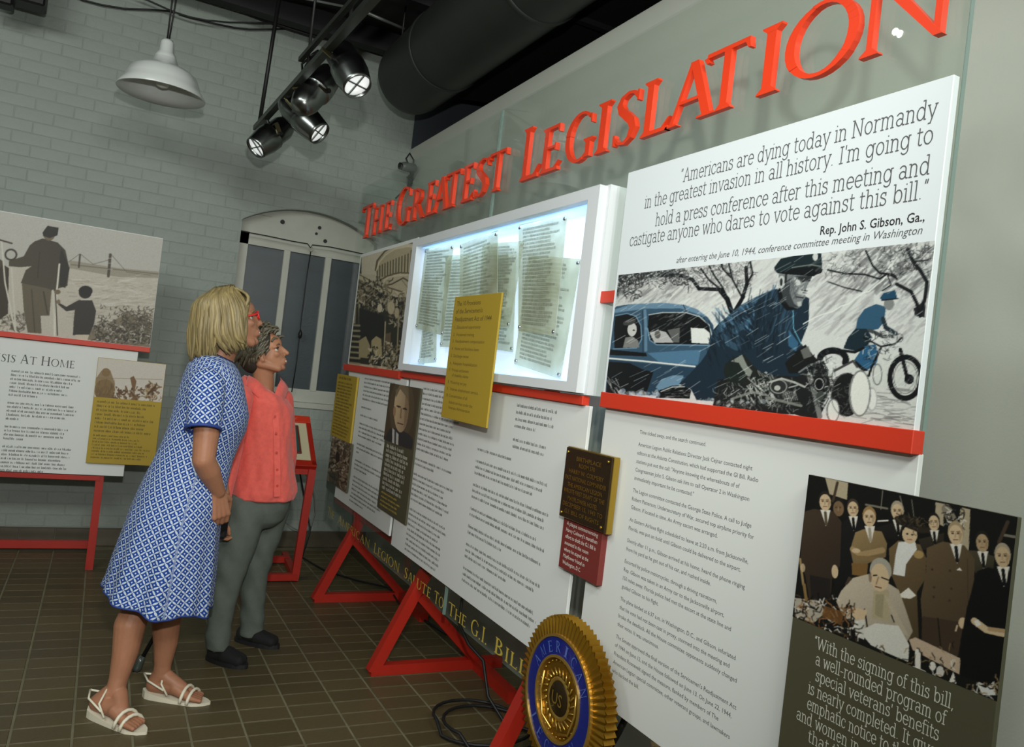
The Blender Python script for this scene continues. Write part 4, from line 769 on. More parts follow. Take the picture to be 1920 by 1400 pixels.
def paint_bridge():
    p = Paint(-70, 385, 310, 670, 1.8, (176, 172, 162)); p.view(0, 380, 2.692)
    BK, DK, MD, LT = (46, 42, 36), (66, 60, 50), (104, 96, 80), (190, 186, 176)
    p.poly([(-200, 0), (900, 160), (900, 400), (-200, 330)], (178, 176, 168)); p.poly([(-200, 330), (350, 300), (820, 360), (900, 800), (-200, 700)], (184, 178, 164)); p.poly([(350, 290), (600, 330), (830, 350), (830, 380), (600, 375), (350, 330)], (150, 144, 128))
    p.hatch(330, 380, 820, 600, 160, .02, 60, 5, (150, 142, 124), .5); p.hatch(330, 380, 820, 520, 60, .02, 80, 5, (206, 202, 192), .6)
    p.line([(345, 300), (400, 260), (410, 262), (470, 310), (545, 290), (562, 262), (640, 350), (760, 365)], 3, MD, .8); p.line([(360, 312), (820, 362)], 5, MD, .8)
    for x, w_ in ((404, 9), (557, 14)): p.line([(x, 262), (x-6 if w_ < 10 else x-10, 325 if w_ < 10 else 370)], w_, DK, .9); 
    for y in (280, 305, 335): p.line([(545, y), (568, y)], 4, LT, .6)
    # scrub
    p.poly([(450, 640), (560, 600), (640, 560), (760, 600), (800, 640), (800, 740), (440, 690)], (120, 112, 92)); p.scrib(470, 600, 770, 710, 420, 9, 5, [DK, MD, LT, BK], .8); p.scrib(620, 545, 770, 640, 140, 10, 4, [DK, MD], .9); p.scrib(-180, 560, 130, 650, 200, 10, 6, [DK, MD, LT], .7); p.scrib(490, 520, 760, 600, 40, 5, 4, [DK], .8)
    # tall man on crutch
    p.poly([(110, 400), (210, 420), (260, 440), (250, 570), (205, 570), (210, 660), (140, 655), (120, 540)], (96, 88, 70)); p.line([(160, 440), (175, 650)], 7, DK, .7); p.line([(220, 450), (240, 560)], 8, BK, .6)
    p.poly([(175, 195), (215, 180), (290, 200), (330, 240), (350, 330), (340, 420), (300, 430), (275, 445), (230, 430), (105, 405), (130, 340), (160, 320), (100, 325), (45, 320), (45, 295), (120, 270), (150, 215)], (72, 66, 54), 1, (-.15, .1)); p.poly([(310, 230), (352, 330), (330, 430), (300, 420), (300, 280)], (40, 38, 34), .9)
    p.line([(200, 250), (190, 380)], 5, BK, .6); p.ell(248, 165, 28, 26, (110, 96, 76)); p.poly([(215, 150), (240, 116), (296, 126), (290, 165), (250, 178), (218, 168)], (40, 38, 34)); p.line([(300, 310), (285, 460), (275, 670)], 9, (210, 206, 192)); p.line([(268, 440), (272, 668)], 5, (200, 196, 182)); p.line([(280, 460), (290, 668)], 6, DK); p.ell(290, 450, 16, 12, (110, 96, 76))
    # boy
    p.poly([(380, 500), (400, 490), (465, 492), (485, 545), (475, 610), (450, 670), (368, 668), (372, 590), (378, 540), (335, 548), (295, 515), (290, 500), (335, 525)], (52, 48, 44)); p.ell(430, 455, 32, 28, (40, 36, 32)); p.ell(432, 445, 35, 26, (30, 28, 26)); p.line([(410, 488), (452, 488)], 8, LT); p.poly([(380, 665), (450, 665), (440, 700), (390, 700)], (190, 180, 160)); p.ell(295, 500, 10, 12, (120, 104, 82))
    # man at the left edge
    p.poly([(-200, 290), (0, 300), (45, 330), (40, 560), (-20, 600), (-200, 600)], (60, 52, 42)); p.poly([(-200, 260), (-60, 240), (20, 300), (0, 330), (-200, 330)], (80, 70, 56)); p.line([(8, 190), (25, 400), (75, 640)], 8, (200, 196, 182)); p.line([(58, 330), (80, 655)], 9, (196, 192, 178)); p.line([(-10, 185), (60, 205)], 8, DK); p.ring(55, 262, 28, 26, 9, DK); p.ell(-110, 200, 30, 40, DK)
    p.grain(.04, 1); p.blur(1); return p
def paint_capitol():
    p = Paint(640, 440, 790, 710, 2.2, (186, 176, 152)); p.view(640, 440, 5)
    BK, DK, MD, LT = (28, 28, 22), (62, 56, 42), (112, 102, 78), (196, 186, 160)
    p.poly([(190, 0), (760, 0), (760, 420), (200, 360)], (196, 186, 164)); p.poly([(60, 0), (205, 0), (195, 360), (100, 330)], (40, 44, 38))
    # drum with columns
    p.poly([(320, 320), (335, 250), (400, 180), (480, 140), (600, 130), (760, 150), (760, 420), (640, 380), (480, 380), (340, 430)], (168, 158, 128))
    for i in range(20):
        x = 335+i*22+(i*i)*.25; p.line([(x, 300-i*9 if i < 12 else 170), (x, 400-i*3)], 10, DK, .8)
    p.line([(320, 330), (335, 240), (400, 160), (480, 110), (580, 92), (680, 110), (760, 130)], 16, (96, 86, 62)); p.line([(330, 330), (350, 260), (410, 190), (490, 145), (600, 132), (700, 150)], 12, (202, 192, 160)); p.line([(340, 440), (420, 395), (520, 370), (700, 385)], 14, (96, 86, 62)); p.line([(370, 450), (440, 405), (540, 385), (700, 400)], 14, LT)
    p.poly([(380, 470), (440, 410), (620, 400), (760, 430), (760, 600), (600, 600), (480, 560)], (176, 166, 138)); p.line([(400, 480), (470, 470), (570, 420), (690, 500)], 12, DK); p.line([(430, 500), (600, 560), (760, 540)], 12, DK, .8); p.line([(560, 440), (620, 520)], 6, MD)
    # eave slanting down, lamps of crowd below
    p.poly([(120, 320), (160, 330), (460, 540), (480, 590), (400, 560), (130, 390)], (184, 174, 142)); p.line([(130, 325), (460, 555)], 6, BK); p.poly([(100, 350), (440, 590), (640, 600), (620, 900), (560, 1250), (60, 1200), (90, 700)], (44, 42, 34)); p.poly([(110, 370), (300, 470), (290, 700), (100, 560)], (116, 104, 80), .9)
    p.scrib(150, 430, 450, 720, 240, 16, 10, [(150, 138, 110), LT, BK, MD, BK], .85); p.scrib(430, 560, 620, 830, 110, 16, 12, [LT, (150, 138, 110), BK, MD], .85); p.poly([(80, 520), (150, 520), (130, 830), (85, 820)], (150, 140, 110)); p.line([(165, 560), (165, 1000)], 8, (150, 140, 110), .7)
    p.poly([(170, 680), (400, 760), (410, 960), (280, 1000), (160, 960)], (26, 26, 22)); p.ell(465, 690, 34, 60, (180, 168, 138)); p.ell(360, 690, 24, 40, LT); p.ell(520, 740, 22, 50, (170, 158, 130))
    for y in range(840, 1210, 52): p.line([(60, y), (170, y+8)], 18, (150, 140, 110)); p.line([(60, y+26), (170, y+34)], 12, BK)
    p.poly([(165, 990), (230, 950), (270, 1040), (270, 1160), (160, 1150)], (156, 142, 106)); p.poly([(285, 990), (330, 950), (380, 980), (395, 1160), (280, 1170)], (166, 152, 114)); p.scrib(270, 1060, 340, 1150, 30, 12, 12, [BK, LT], .8); p.poly([(420, 930), (470, 920), (470, 1100), (430, 1120)], (96, 82, 60)); p.line([(415, 820), (408, 1200)], 12, (170, 160, 130)); p.line([(540, 760), (535, 1180)], 12, (150, 140, 112)); p.line([(590, 700), (580, 1240)], 9, (120, 112, 90)); p.scrib(410, 1020, 620, 1240, 130, 14, 11, [LT, BK, MD, (150, 138, 104)], .8); p.scrib(260, 1140, 620, 1240, 60, 12, 12, [LT, BK, MD], .8)
    p.grain(.05, 1); p.blur(1); return p
def paint_small(kind):
    if kind == 'battle':   # soldiers wading, next to the yellow card
        p = Paint(172, 668, 312, 762, 3, (196, 190, 178)); p.view(150, 530, 2.978); DK, MD, TN = (84, 60, 38), (116, 88, 56), (160, 136, 98)
        p.hatch(80, 560, 470, 680, 60, 0, 40, 5, (206, 200, 190), .6); p.ell(138, 600, 58, 62, (120, 98, 64)); p.ell(140, 640, 50, 24, (70, 52, 36)); p.ell(145, 500, 24, 24, (130, 106, 70)); p.poly([(85, 540), (120, 490), (170, 490), (195, 560), (190, 650), (90, 650)], (126, 102, 66), .8); p.hatch(90, 560, 190, 640, 30, 1.4, 30, 5, (90, 68, 44), .6); p.line([(85, 530), (460, 540)], 2.5, MD, .7)
        p.poly([(280, 530), (300, 520), (315, 550), (300, 640), (270, 640), (290, 580)], MD); p.scrib(200, 590, 345, 660, 90, 9, 8, [DK, MD, (200, 190, 176), DK], .9); p.scrib(365, 570, 430, 650, 50, 9, 8, [DK, MD, TN], .9); p.scrib(350, 640, 460, 680, 40, 9, 5, [(200, 194, 182), MD], .8); p.line([(380, 620), (420, 580)], 12, DK)
    elif kind == 'portrait':
        p = Paint(700, 710, 792, 990, 3, (64, 52, 38)); p.view(600, 680, 3.5)
        p.poly([(400, 100), (680, 100), (680, 560), (400, 560)], (70, 58, 42)); p.ell(535, 300, 80, 200, (92, 78, 58), .6)
        p.poly([(430, 500), (460, 440), (500, 430), (580, 460), (620, 500), (620, 560), (420, 560)], (44, 44, 46)); p.poly([(478, 430), (520, 470), (520, 560), (480, 540)], (180, 178, 170)); p.line([(498, 450), (500, 550)], 12, (60, 64, 72)); p.ell(532, 300, 48, 158, (204, 178, 140), 1, 0, (-.25, -.1)); p.poly([(490, 180), (530, 140), (575, 160), (580, 260), (560, 220), (520, 170), (495, 230)], (110, 96, 74), .9)
        p.poly([(556, 200), (580, 240), (572, 380), (552, 440)], (110, 86, 60), .5); p.ell(515, 288, 8, 7, (50, 36, 26)); p.ell(556, 300, 8, 7, (50, 36, 26)); p.poly([(526, 350), (540, 352), (536, 368), (524, 364)], (150, 118, 86)); p.line([(505, 285), (525, 290)], 9, (60, 44, 32)); p.line([(545, 300), (566, 306)], 9, (60, 44, 32)); p.line([(532, 300), (528, 360)], 8, (130, 100, 72)); p.line([(512, 396), (545, 404)], 8, (90, 56, 44)); p.ell(488, 320, 9, 34, (150, 120, 88))
    elif kind == 'troops':
        p = Paint(610, 820, 672, 925, 3, (122, 108, 88)); p.view(600, 680, 3.5)
        p.scrib(60, 500, 215, 820, 420, 12, 9, [(60, 50, 40), (156, 140, 118), (96, 82, 66), (180, 166, 146), (40, 34, 28)], .8); p.ell(115, 620, 14, 36, (36, 30, 26)); p.ell(160, 590, 12, 34, (70, 58, 46)); p.poly([(60, 740), (130, 700), (130, 830), (60, 800)], (58, 56, 46), .7)
    p.grain(.04, 1); p.blur(1); return p
# ================================================================== THE LONG DISPLAY
GX = 1.40
M_RED = mat('red_frame_paint', (164, 32, 16), .45, var=.06, vscale=6, coat=.1); M_REDB = mat('red_panel_band', (200, 52, 26), .5)
M_LET = mat('red_letter_acrylic', (222, 62, 28), .4, coat=.2); M_WHT = mat('white_board', (214, 218, 214), .6, spec=.3); M_WH2 = mat('cool_white_board', (214, 222, 224), .55, spec=.35)
M_GLS = glass_mat('clear_glass'); M_GED = mat('glass_edge', (120, 140, 132), .2)
M_TXT = mat('grey_print', (84, 86, 86), .7); M_TXD = mat('dark_print', (40, 40, 40), .7); M_TXW = mat('pale_print', (190, 190, 176), .7); M_TXB = mat('brown_print', (96, 82, 30), .7)
M_GOLD = mat('gold_print', (196, 172, 70), .45); M_OLIVE = mat('olive_card', (72, 70, 50), .6); M_YEL = mat('ochre_card', (168, 142, 38), .6); M_MAR = mat('maroon_card', (112, 40, 34), .6)
M_PRINT = attr_mat('picture_print', .5, .3)
disp = thing('exhibit_display', 'long glass and white panel display titled in red letters, on red feet along the wall', 'display')
LB = bpy.data.objects
def board(name, y0, y1, z0, z1, X, th, m, parent=disp, bevel=.0015):
    return boxobj(name, (X, min(y0, y1), min(z0, z1)), (X+th, max(y0, y1), max(z0, z1)), m, parent, bevel)
def lx(px, py, X): q = atX(px, py, X); return -q.y, q.z
# glass sheets
for y0, y1, z0, z1 in ((3.10, 5.18, .385, 2.56), (.985, 3.09, .385, 2.56)):
    bm = bmesh.new(); cy = sorted({y0, y1, min(max(2.16, y0), y1), min(max(3.875, y0), y1)}); cz = [z0, 1.41, 2.06, z1]     # cut out behind the light box
    for ya, yb in zip(cy, cy[1:]):
        for za, zb in zip(cz, cz[1:]):
            if ya > 2.1 and yb < 3.9 and za == 1.41: continue
            for x_ in (GX, GX+.010): bm.faces.new([bm.verts.new(p) for p in ((x_, ya, za), (x_, yb, za), (x_, yb, zb), (x_, ya, zb))])
    bmesh.ops.remove_doubles(bm, verts=bm.verts, dist=1e-5); g = obj('glass_sheet', bm, M_GLS, disp); g['label'] = 'clear glass sheet'
for y0, y1, z0, z1 in ((.983, .9855, .385, 2.56), (3.0885, 3.0915, .385, 1.39), (3.0885, 3.0915, 2.08, 2.56), (3.0985, 3.1015, .385, 1.39), (3.0985, 3.1015, 2.08, 2.56)): boxobj('glass_edge', (GX, y0, z0), (GX+.010, y1, z1), M_GED, disp)
# red steel frame: rails, posts, triangular feet
for z, x_ in ((.515, GX+.045), (1.712, GX+.115)): barobj('rail', (x_, 1.0 if z < 1 else 1.35, z), (x_, 5.05, z), .04, .035, M_RED, disp, side=(0, 0, 1))
for y in (4.526, 3.45, 2.60, 1.45): barobj('post', (GX+.12, y, .50), (GX+.12, y, 1.74), .05, .04, M_RED, disp, side=(0, 1, 0))
for n_, y in enumerate((4.55, 3.45, 2.32)):
    f0 = Vector((1.245, y, .025)); f1 = Vector((1.485, y, .55)); bk = Vector((1.775, y, .025))
    f = barobj('foot_brace', f0, f1, .05, .05, M_RED, disp, side=(0, 1, 0), e0=.012); barobj('foot_base', f0+Vector((0, 0, -.0008)), (1.90, y, .0242), .047, .048, M_RED, disp, side=(0, 1, 0), e0=.014)
    barobj('back_brace', (1.43, y, .36), bk, .045, .045, M_RED, disp, side=(0, 1, 0)); barobj('floor_stay', (1.765, y-.02, .025), (1.755, y-.42, .025), .05, .05, M_RED, disp, side=(1, 0, 0))
# boards
cap_b = board('picture_board', 4.98, 3.93, 1.392, 2.095, 1.386, .014, M_WHT)
bandA = board('red_band', 5.02, 3.94, 1.350, 1.390, 1.372, .028, M_REDB)
txtA = board('text_board', 4.93, 3.845, .548, 1.352, 1.388, .012, M_WHT)
txtB = board('text_board', 3.80, 2.125, .515, 1.362, 1.388, .012, M_WHT)
bandB = board('red_band', 3.92, 2.15, 1.362, 1.392, 1.372, .028, M_REDB)
quo = board('quote_board', 2.045, .985, 1.40, 2.095, 1.376, .018, M_WH2)
bandC = board('red_band', 2.035, .975, 1.366, 1.412, 1.362, .034, M_REDB)
txtC = board('text_board', 2.035, .975, .515, 1.368, 1.386, .014, M_WHT)
for z in (1.712,): 
    s = board('red_spacer', 2.148, 2.055, z-.019, z+.019, 1.385, .014, M_REDB)
def quadprint(name, corners, X, paint, parent, nx, ny):
    """print covering the rectangle averaged from four photo corners (tl,tr,br,bl) on plane X"""
    c = [lx(*q, X) for q in corners]; x0, x1 = (c[0][0]+c[3][0])/2, (c[1][0]+c[2][0])/2; y1, y0 = (c[0][1]+c[1][1])/2, (c[2][1]+c[3][1])/2
    ph = np.array(corners, float)
    def tp(wl, loc):
        u = ((loc[:, 0]-x0)/(x1-x0)); v = (loc[:, 1]-y0)/(y1-y0)
        # perspective-correct: homography from the true projected rectangle onto the measured corners (bilinear residual)
        p = proj(wl); R4 = proj(np.array([[X, -x0, y1], [X, -x1, y1], [X, -x1, y0], [X, -x0, y0]])); d = ph-R4
        wgt = np.stack([(1-u)*v, u*v, u*(1-v), (1-u)*(1-v)], -1); q = p+wgt @ d
        return q[:, 0], q[:, 1]
    return print_mesh(name, x0, y0, x1, y1, nx, ny, paint, MX(X-.0004), parent, M_PRINT, tp), (x0, x1, y0, y1)
pr, ext = quadprint('riders_picture', [(1155, 517), (1750, 450), (1717, 803), (1139, 742)], 1.376, paint_riders(), quo, 420, 270)
pr['label'] = 'picture of a motorcycle officer, a blue sedan and a second rider in driving rain'
pr, _ = quadprint('capitol_picture', [(680, 478), (772, 459), (753, 695), (652, 684)], 1.386, paint_capitol(), cap_b, 130, 170)
pr['label'] = 'sepia picture of a crowd below a columned dome'
# signing card, yellow cards, portrait card, plaque
def card(name, corners, X, th, m, bottom=None, parent=disp, bevel=.001):
    c = [lx(*q, X) for q in corners]; x0, x1 = (c[0][0]+c[3][0])/2, (c[1][0]+c[2][0])/2; y1, y0 = (c[0][1]+c[1][1])/2, (c[2][1]+c[3][1])/2
    if bottom is not None: y0 = bottom
    return board(name, -x0, -x1, y0, y1, X, th, m, parent, bevel), (x0, x1, y0, y1)
sg, se = card('signing_card', [(1520, 895), (1918, 965), (1862, 1303), (1482, 1160)], 1.360, .012, M_OLIVE, bottom=.56)
pr, _ = quadprint('signing_picture', [(1520, 895), (1918, 965), (1862, 1303), (1482, 1160)], 1.36, paint_signing(), sg, 270, 230)
pr['label'] = 'picture of a seated man signing papers with people in suits behind him'
ye, yx = card('ochre_card', [(841, 557), (927, 550), (925, 806), (839, 784)], 1.315, .008, M_YEL); ye['label'] = 'tall ochre card in front of the light box'
barobj('card_spacer', (1.323, 2.9, 1.30), (1.38, 2.9, 1.30), .02, .02, M_GED, disp)
yl, ylx = card('ochre_card', [(630, 700), (667, 706), (659, 828), (622, 820)], 1.372, .012, M_YEL); yl['label'] = 'ochre card on the far left board'
yp, _ = card('troops_card', [(622, 820), (659, 828), (650, 918), (613, 905)], 1.372, .012, M_OLIVE)
pr, _ = quadprint('troops_picture', [(622, 820), (659, 828), (650, 918), (613, 905)], 1.372, paint_small('troops'), yp, 50, 80)
po, pox = card('portrait_card', [(730, 718), (784, 727), (765, 984), (710, 955)], 1.376, .010, M_OLIVE)
pr, pcx = quadprint('portrait_picture', [(730, 718), (784, 727), (775, 843), (721, 826)], 1.376, paint_small('portrait'), po, 80, 130); pr['label'] = 'sepia portrait of a balding man in a suit and tie'
# writing on the boards
def px_lines(rows, X, size): # rows: text, (px,py) left, (px,py) right on the baseline
    out = []
    for tx, a, b in rows:
        A = lx(*a, X); B = lx(*b, X); out.append((tx, A[0], B[0], (A[1]+B[1])/2, size))
    return out
bm = bmesh.new(); X = 1.376
for tx, a, b, sz in (('"Americans are dying today in Normandy', (1275, 344), (1757, 215), .052), ("in the greatest invasion in all history. I'm going to", (1208, 390), (1750, 268), .052), ('hold a press conference after this meeting and', (1228, 424), (1744, 325), .052), ('castigate anyone who dares to vote against this bill."', (1180, 461), (1741, 372), .052)):
    A = lx(*a, X); B = lx(*b, X); slab_line(bm, tx, A[0], B[0], (A[1]+B[1])/2, sz, .05)
bmesh.ops.transform(bm, matrix=MX(X-.0003), verts=bm.verts); obj('quotation', bm, M_TXT, quo)
sans('speaker_name', px_lines([('Rep. John S. Gibson, Ga.,', (1538, 437), (1733, 418))], X, .028), M_TXD, MX(X-.0003), quo, bold=.012)
sans('speaker_note', px_lines([('after entering the June 10, 1944, conference committee meeting in Washington', (1268, 492), (1729, 440))], X, .0245), M_TXT, MX(X-.0003), quo, shear=.25)
bm = bmesh.new(); X = 1.360
for tx, a, b in (('"With the signing of this bill,', (1526, 1216), (1789, 1327)), ('a well-rounded program of', (1528, 1249), (1774, 1354)), ("special veterans' benefits", (1528, 1279), (1761, 1384)), ('is nearly completed. It gives', (1514, 1303), (1765, 1421)), ('emphatic notice to the men', (1512, 1333), (1752, 1448)), ('and women in our armed', (1492, 1353), (1720, 1465)), ('that the', (1514, 1391), (1592, 1431))):
    A = lx(*a, X); B = lx(*b, X); slab_line(bm, tx, A[0], B[0], (A[1]+B[1])/2, .034, .055)
bmesh.ops.transform(bm, matrix=MX(X-.0003), verts=bm.verts); obj('quotation', bm, M_TXW, sg)
paras = [['Time ticked away, and the search continued.'],
 ['American Legion Public Relations Director Jack Cejnar contacted night', 'editors at the Atlanta Constitution, which had supported the GI Bill. Radio', 'stations put out the call: "Anyone knowing the whereabouts of of', 'Congressman John S. Gibson ask him to call Operator 2 in Washington', 'immediately important he be contacted."'],
 ['The Legion committee contacted the Georgia State Police. A call to Judge', 'Robert Patterson, Undersecretary of War, secured top airplane priority for', 'Gibson, if located in time. An Army escort was arranged.'],
 ['An Eastern Airlines flight scheduled to leave at 2:20 a.m. from Jacksonville,', 'Florida, was put on hold until Gibson could be delivered to the airport.'],
 ['Shortly after 11 p.m., Gibson arrived at his home, heard the phone ringing', 'from his yard as he got out of his car, and rushed inside.'],
 ['Escorted by police motorcycles, through a driving rainstorm,', 'Rep. Gibson was taken in an Army car to the Jacksonville airport,', '150 miles away. Florida police had met the escort at the state line and', 'guided Gibson to his flight.'],
 ['The plane landed at 6:37 a.m. in Washington, D.C., and Gibson, infuriated', 'that his vote had not been cast in proxy, stormed into the meeting and', 'broke the deadlock. All the House committee opponents suddenly changed', 'their votes. It was unanimous.'],
 ["The Senate approved the final version of the Servicemen's Readjustment Act", 'of 1944 on June 12, and the House followed on June 13. On June 22, 1944,', 'President Roosevelt signed the measure, flanked by members of The', 'American Legion special committee, other veterans groups, and lawmakers', 'who backed the bill.']]
rows = []; z = 1.306
for p_ in paras:
    for l_ in p_: rows.append((l_, -1.848, None, z, .0157)); z -= .0243
    z -= .0113
sans('body_text', rows, M_TXT, MX(1.386-.0003), txtC)
# small print that the photo leaves unreadable: marks in the same columns
X = 1.388; m4 = MX(X-.0003)
greek_obj('small_print', [(-4.58, -4.02, 1.315, .0243, .0088, [1, .95, 1, .9, .98, .97, 0, .35, 0, .6, 0, .95, .9, 1, .8, 0, .9, 1, .1, 0, 1, .95, .45, 0, .9, 1, .95, .85, 1]), (-4.60, -4.05, .612, .0243, .0088, [.9, .5])], M_TXT, m4, txtA)
L = lambda n, s: [random.Random(s+i).uniform(.72, 1) for i in range(n)]
greek_obj('small_print', [(-3.60, -3.10, 1.318, .0243, .0088, L(13, 1)+[0, .9, .5, 0]+L(6, 2)+[0]+L(9, 5)),
                          (-3.55, -3.05, .565+.0243*0, .0243, .0088, []),
                          (-2.62, -2.32, 1.318, .0255, .0088, [1, .9, .95, .55, 0, .85, .8]),
                          (-2.92, -2.30, 1.115, .0243, .0088, [.5, 0, .95, .9, .8, 0, 1, .96, .97, 0, .9, 1, 0, .98, .5, 0, 1, .94, .6, 0, .97, 1, .95]),], M_TXT, m4, txtB)
y0, y1 = yx[0], yx[1]; X = 1.315; W_ = y1-y0; H_ = yx[3]-yx[2]
rows = []
for tx, a, b, t_ in (('The 10 Provisions', .07, .60, .055), ('of the Servicemen\'s', .07, .66, .118), ('Readjustment Act of 1944', .07, .86, .182)): rows.append((tx, y0+a*W_, y0+b*W_, yx[3]-t_*H_-.012, .028))
sans('heading', rows, M_TXB, MX(X-.0003), ye, bold=.01)
rows = []
items = ['1.  Educational opportunity', '2.  Vocational training', '3.  Readjustment compensation', '4.  Home and business loans', '5.  Discharge review', '6.  Adequate hospitalization', '7.  Prompt settlement', '     of disability claims', '8.  Mustering out pay', '9.  Veteran employment service', '10. Concentration of all', '     federal services under the', '     Veterans Administration']
tt = [.25, .31, .365, .425, .485, .545, .60, .642, .70, .755, .81, .862, .905]; rw = [.66, .54, .77, .68, .48, .68, .52, .52, .50, .76, .55, .68, .64]
for it, t_, r_ in zip(items, tt, rw):
    x0_ = .07 if it[0] != ' ' else .15; rows.append((it.strip(), y0+x0_*W_, y0+r_*W_, yx[3]-t_*H_-.008, .019))
sans('list_text', rows, M_TXB, MX(X-.0003), ye)
bm = bmesh.new()
def col(bmx, e, x0f, x1f, t0, t1, n, h, seed): 
    for i in range(n): greek(bmx, e[0]+(e[1]-e[0])*x0f, e[0]+(e[1]-e[0])*x1f, e[3]-(e[3]-e[2])*(t0+(t1-t0)*i/max(n-1, 1))-h, h, seed+i, random.Random(seed+i).uniform(.75, 1))
col(bm, ylx, .10, .90, .04, .06, 1, .014, 3); col(bm, ylx, .08, .92, .12, .93, 17, .010, 9); bmesh.ops.transform(bm, matrix=MX(1.3717), verts=bm.verts); obj('small_print', bm, M_TXB, yl)
bm = bmesh.new(); e = (pox[0], pox[1], pox[2], pcx[2]); col(bm, e, .1, .88, .05, .66, 10, .014, 21); bmesh.ops.transform(bm, matrix=MX(1.3757), verts=bm.verts); obj('small_print', bm, M_TXW, po)
bm = bmesh.new(); col(bm, e, .1, .8, .74, .92, 4, .008, 45); bmesh.ops.transform(bm, matrix=MX(1.3757), verts=bm.verts); obj('caption', bm, M_GOLD, po)
# bronze plaque and maroon card
M_BRZ = mat('dark_bronze', (58, 46, 26), .38, metal=.6, bump=.0006, bscale=120); M_BRE = mat('polished_brass_edge', (178, 146, 60), .3, metal=.9)
pq, pe = card('plaque', [(1062, 838), (1148, 858), (1133, 997), (1049, 968)], 1.350, .006, M_BRZ, bevel=.001)
board('plaque_edge', -pe[0]+.003, -pe[1]-.003, pe[2]-.003, pe[3]+.003, 1.3555, .022, M_BRE)
rows = []; W_ = pe[1]-pe[0]; H_ = pe[3]-pe[2]
for tx, a, b, t_ in (('BIRTHPLACE', .26, .80, .13), ('ROOM 570', .33, .68, .22), ('HARRY W. COLMERY', .12, .88, .32), ('PAST NATIONAL COMMANDER', .05, .95, .42), ('THE AMERICAN LEGION', .12, .88, .52), ('WROTE FIRST DRAFT OF THE', .05, .95, .61), ('MAYFLOWER HOTEL', .16, .82, .71), ('DECEMBER 15, 1943 TO', .06, .94, .80), ('G.I. BILL OF RIGHTS', .12, .88, .90)):
    rows.append((tx, pe[0]+a*W_, pe[0]+b*W_, pe[3]-t_*H_-.006, .019))
sans('plaque_lettering', rows, M_BRE, MX(1.349), pq, bold=.008)
bm = bmesh.new()
for a in (.06, .94):
    for b in (.06, .94): lathe(bm, [(0, -.001), (.005, -.001), (.005, .003), (0, .005)], 10, MX(1.349) @ Matrix.Translation((pe[0]+a*W_, pe[2]+b*H_, 0)))
obj('rosette_screws', bm, M_BRE, pq, True)
mc, me_ = card('maroon_card', [(1056, 968), (1130, 990), (1120, 1095), (1048, 1065)], 1.366, .020, M_MAR)
rows = []; W_ = me_[1]-me_[0]; H_ = me_[3]-me_[2]
for i, (tx, r_) in enumerate((('A plaque commemorating', .9), ("Harry Colmery's marathon", .9), ('effort to draft the G.I. Bill is', .88), ('mounted in the room', .72), ('where he stayed at the', .74), ('Mayflower Hotel in', .66), ('Washington, D.C.', .58))): rows.append((tx, me_[0]+.1*W_, me_[0]+r_*W_, me_[3]-H_*(.12+.125*i)-.006, .017))
sans('caption', rows, mat('white_print', (214, 206, 196), .6), MX(1.3657), mc, bold=.006)
# gold line on the foot of the glass
for tx, a, b in (('THE', 5.08, 4.92), ('AMERICAN', 4.83, 4.16), ('LEGION', 4.09, 3.665), ('SALUTE', 3.60, 3.245), ('TO', 3.205, 3.095), ('THE', 3.045, 2.855), ('G.I.', 2.815, 2.655), ('BILL', 2.60, 2.335)):
    big = tx in ('G.I.', 'BILL'); n = len(tx); gaps = .04
    s_ = tx if tx in ('G.I.',) else tx[0]+tx[1:].lower(); caps_objs('gold_letter', s_ if tx != 'G.I.' else tx, -a, -b, .405, .058 if big else .052, M_GOLD, MX(GX-.0006), disp, small=.86)
# red letters of the title
LET = [('T', 5.04, 4.79, 1), ('H', 4.78, 4.60, 0), ('E', 4.555, 4.42, 0), ('G', 4.345, 4.105, 1), ('R', 4.08, 3.895, 0), ('E', 3.865, 3.73, 0), ('A', 3.765, 3.55, 0), ('T', 3.61, 3.42, 0), ('E', 3.40, 3.265, 0), ('S', 3.265, 3.115, 0), ('T', 3.12, 2.945, 0),
       ('L', 2.815, 2.655, 1), ('E', 2.655, 2.505, 0), ('G', 2.48, 2.285, 0), ('I', 2.28, 2.185, 0), ('S', 2.17, 2.03, 0), ('L', 2.02, 1.87, 0), ('A', 1.89, 1.68, 0), ('T', 1.735, 1.56, 0), ('I', 1.535, 1.45, 0), ('O', 1.445, 1.215, 0), ('N', 1.225, 1.005, 0)]
for ch, a, b, big in LET:
    bm = bmesh.new(); cap_solid(bm, ch, -a, -b, 2.195, .208 if big else .170, 0, .017); bmesh.ops.transform(bm, matrix=MX(GX-.004), verts=bm.verts)
    o = obj('title_letter', bm, M_LET, disp); o['label'] = 'red capital letter '+ch
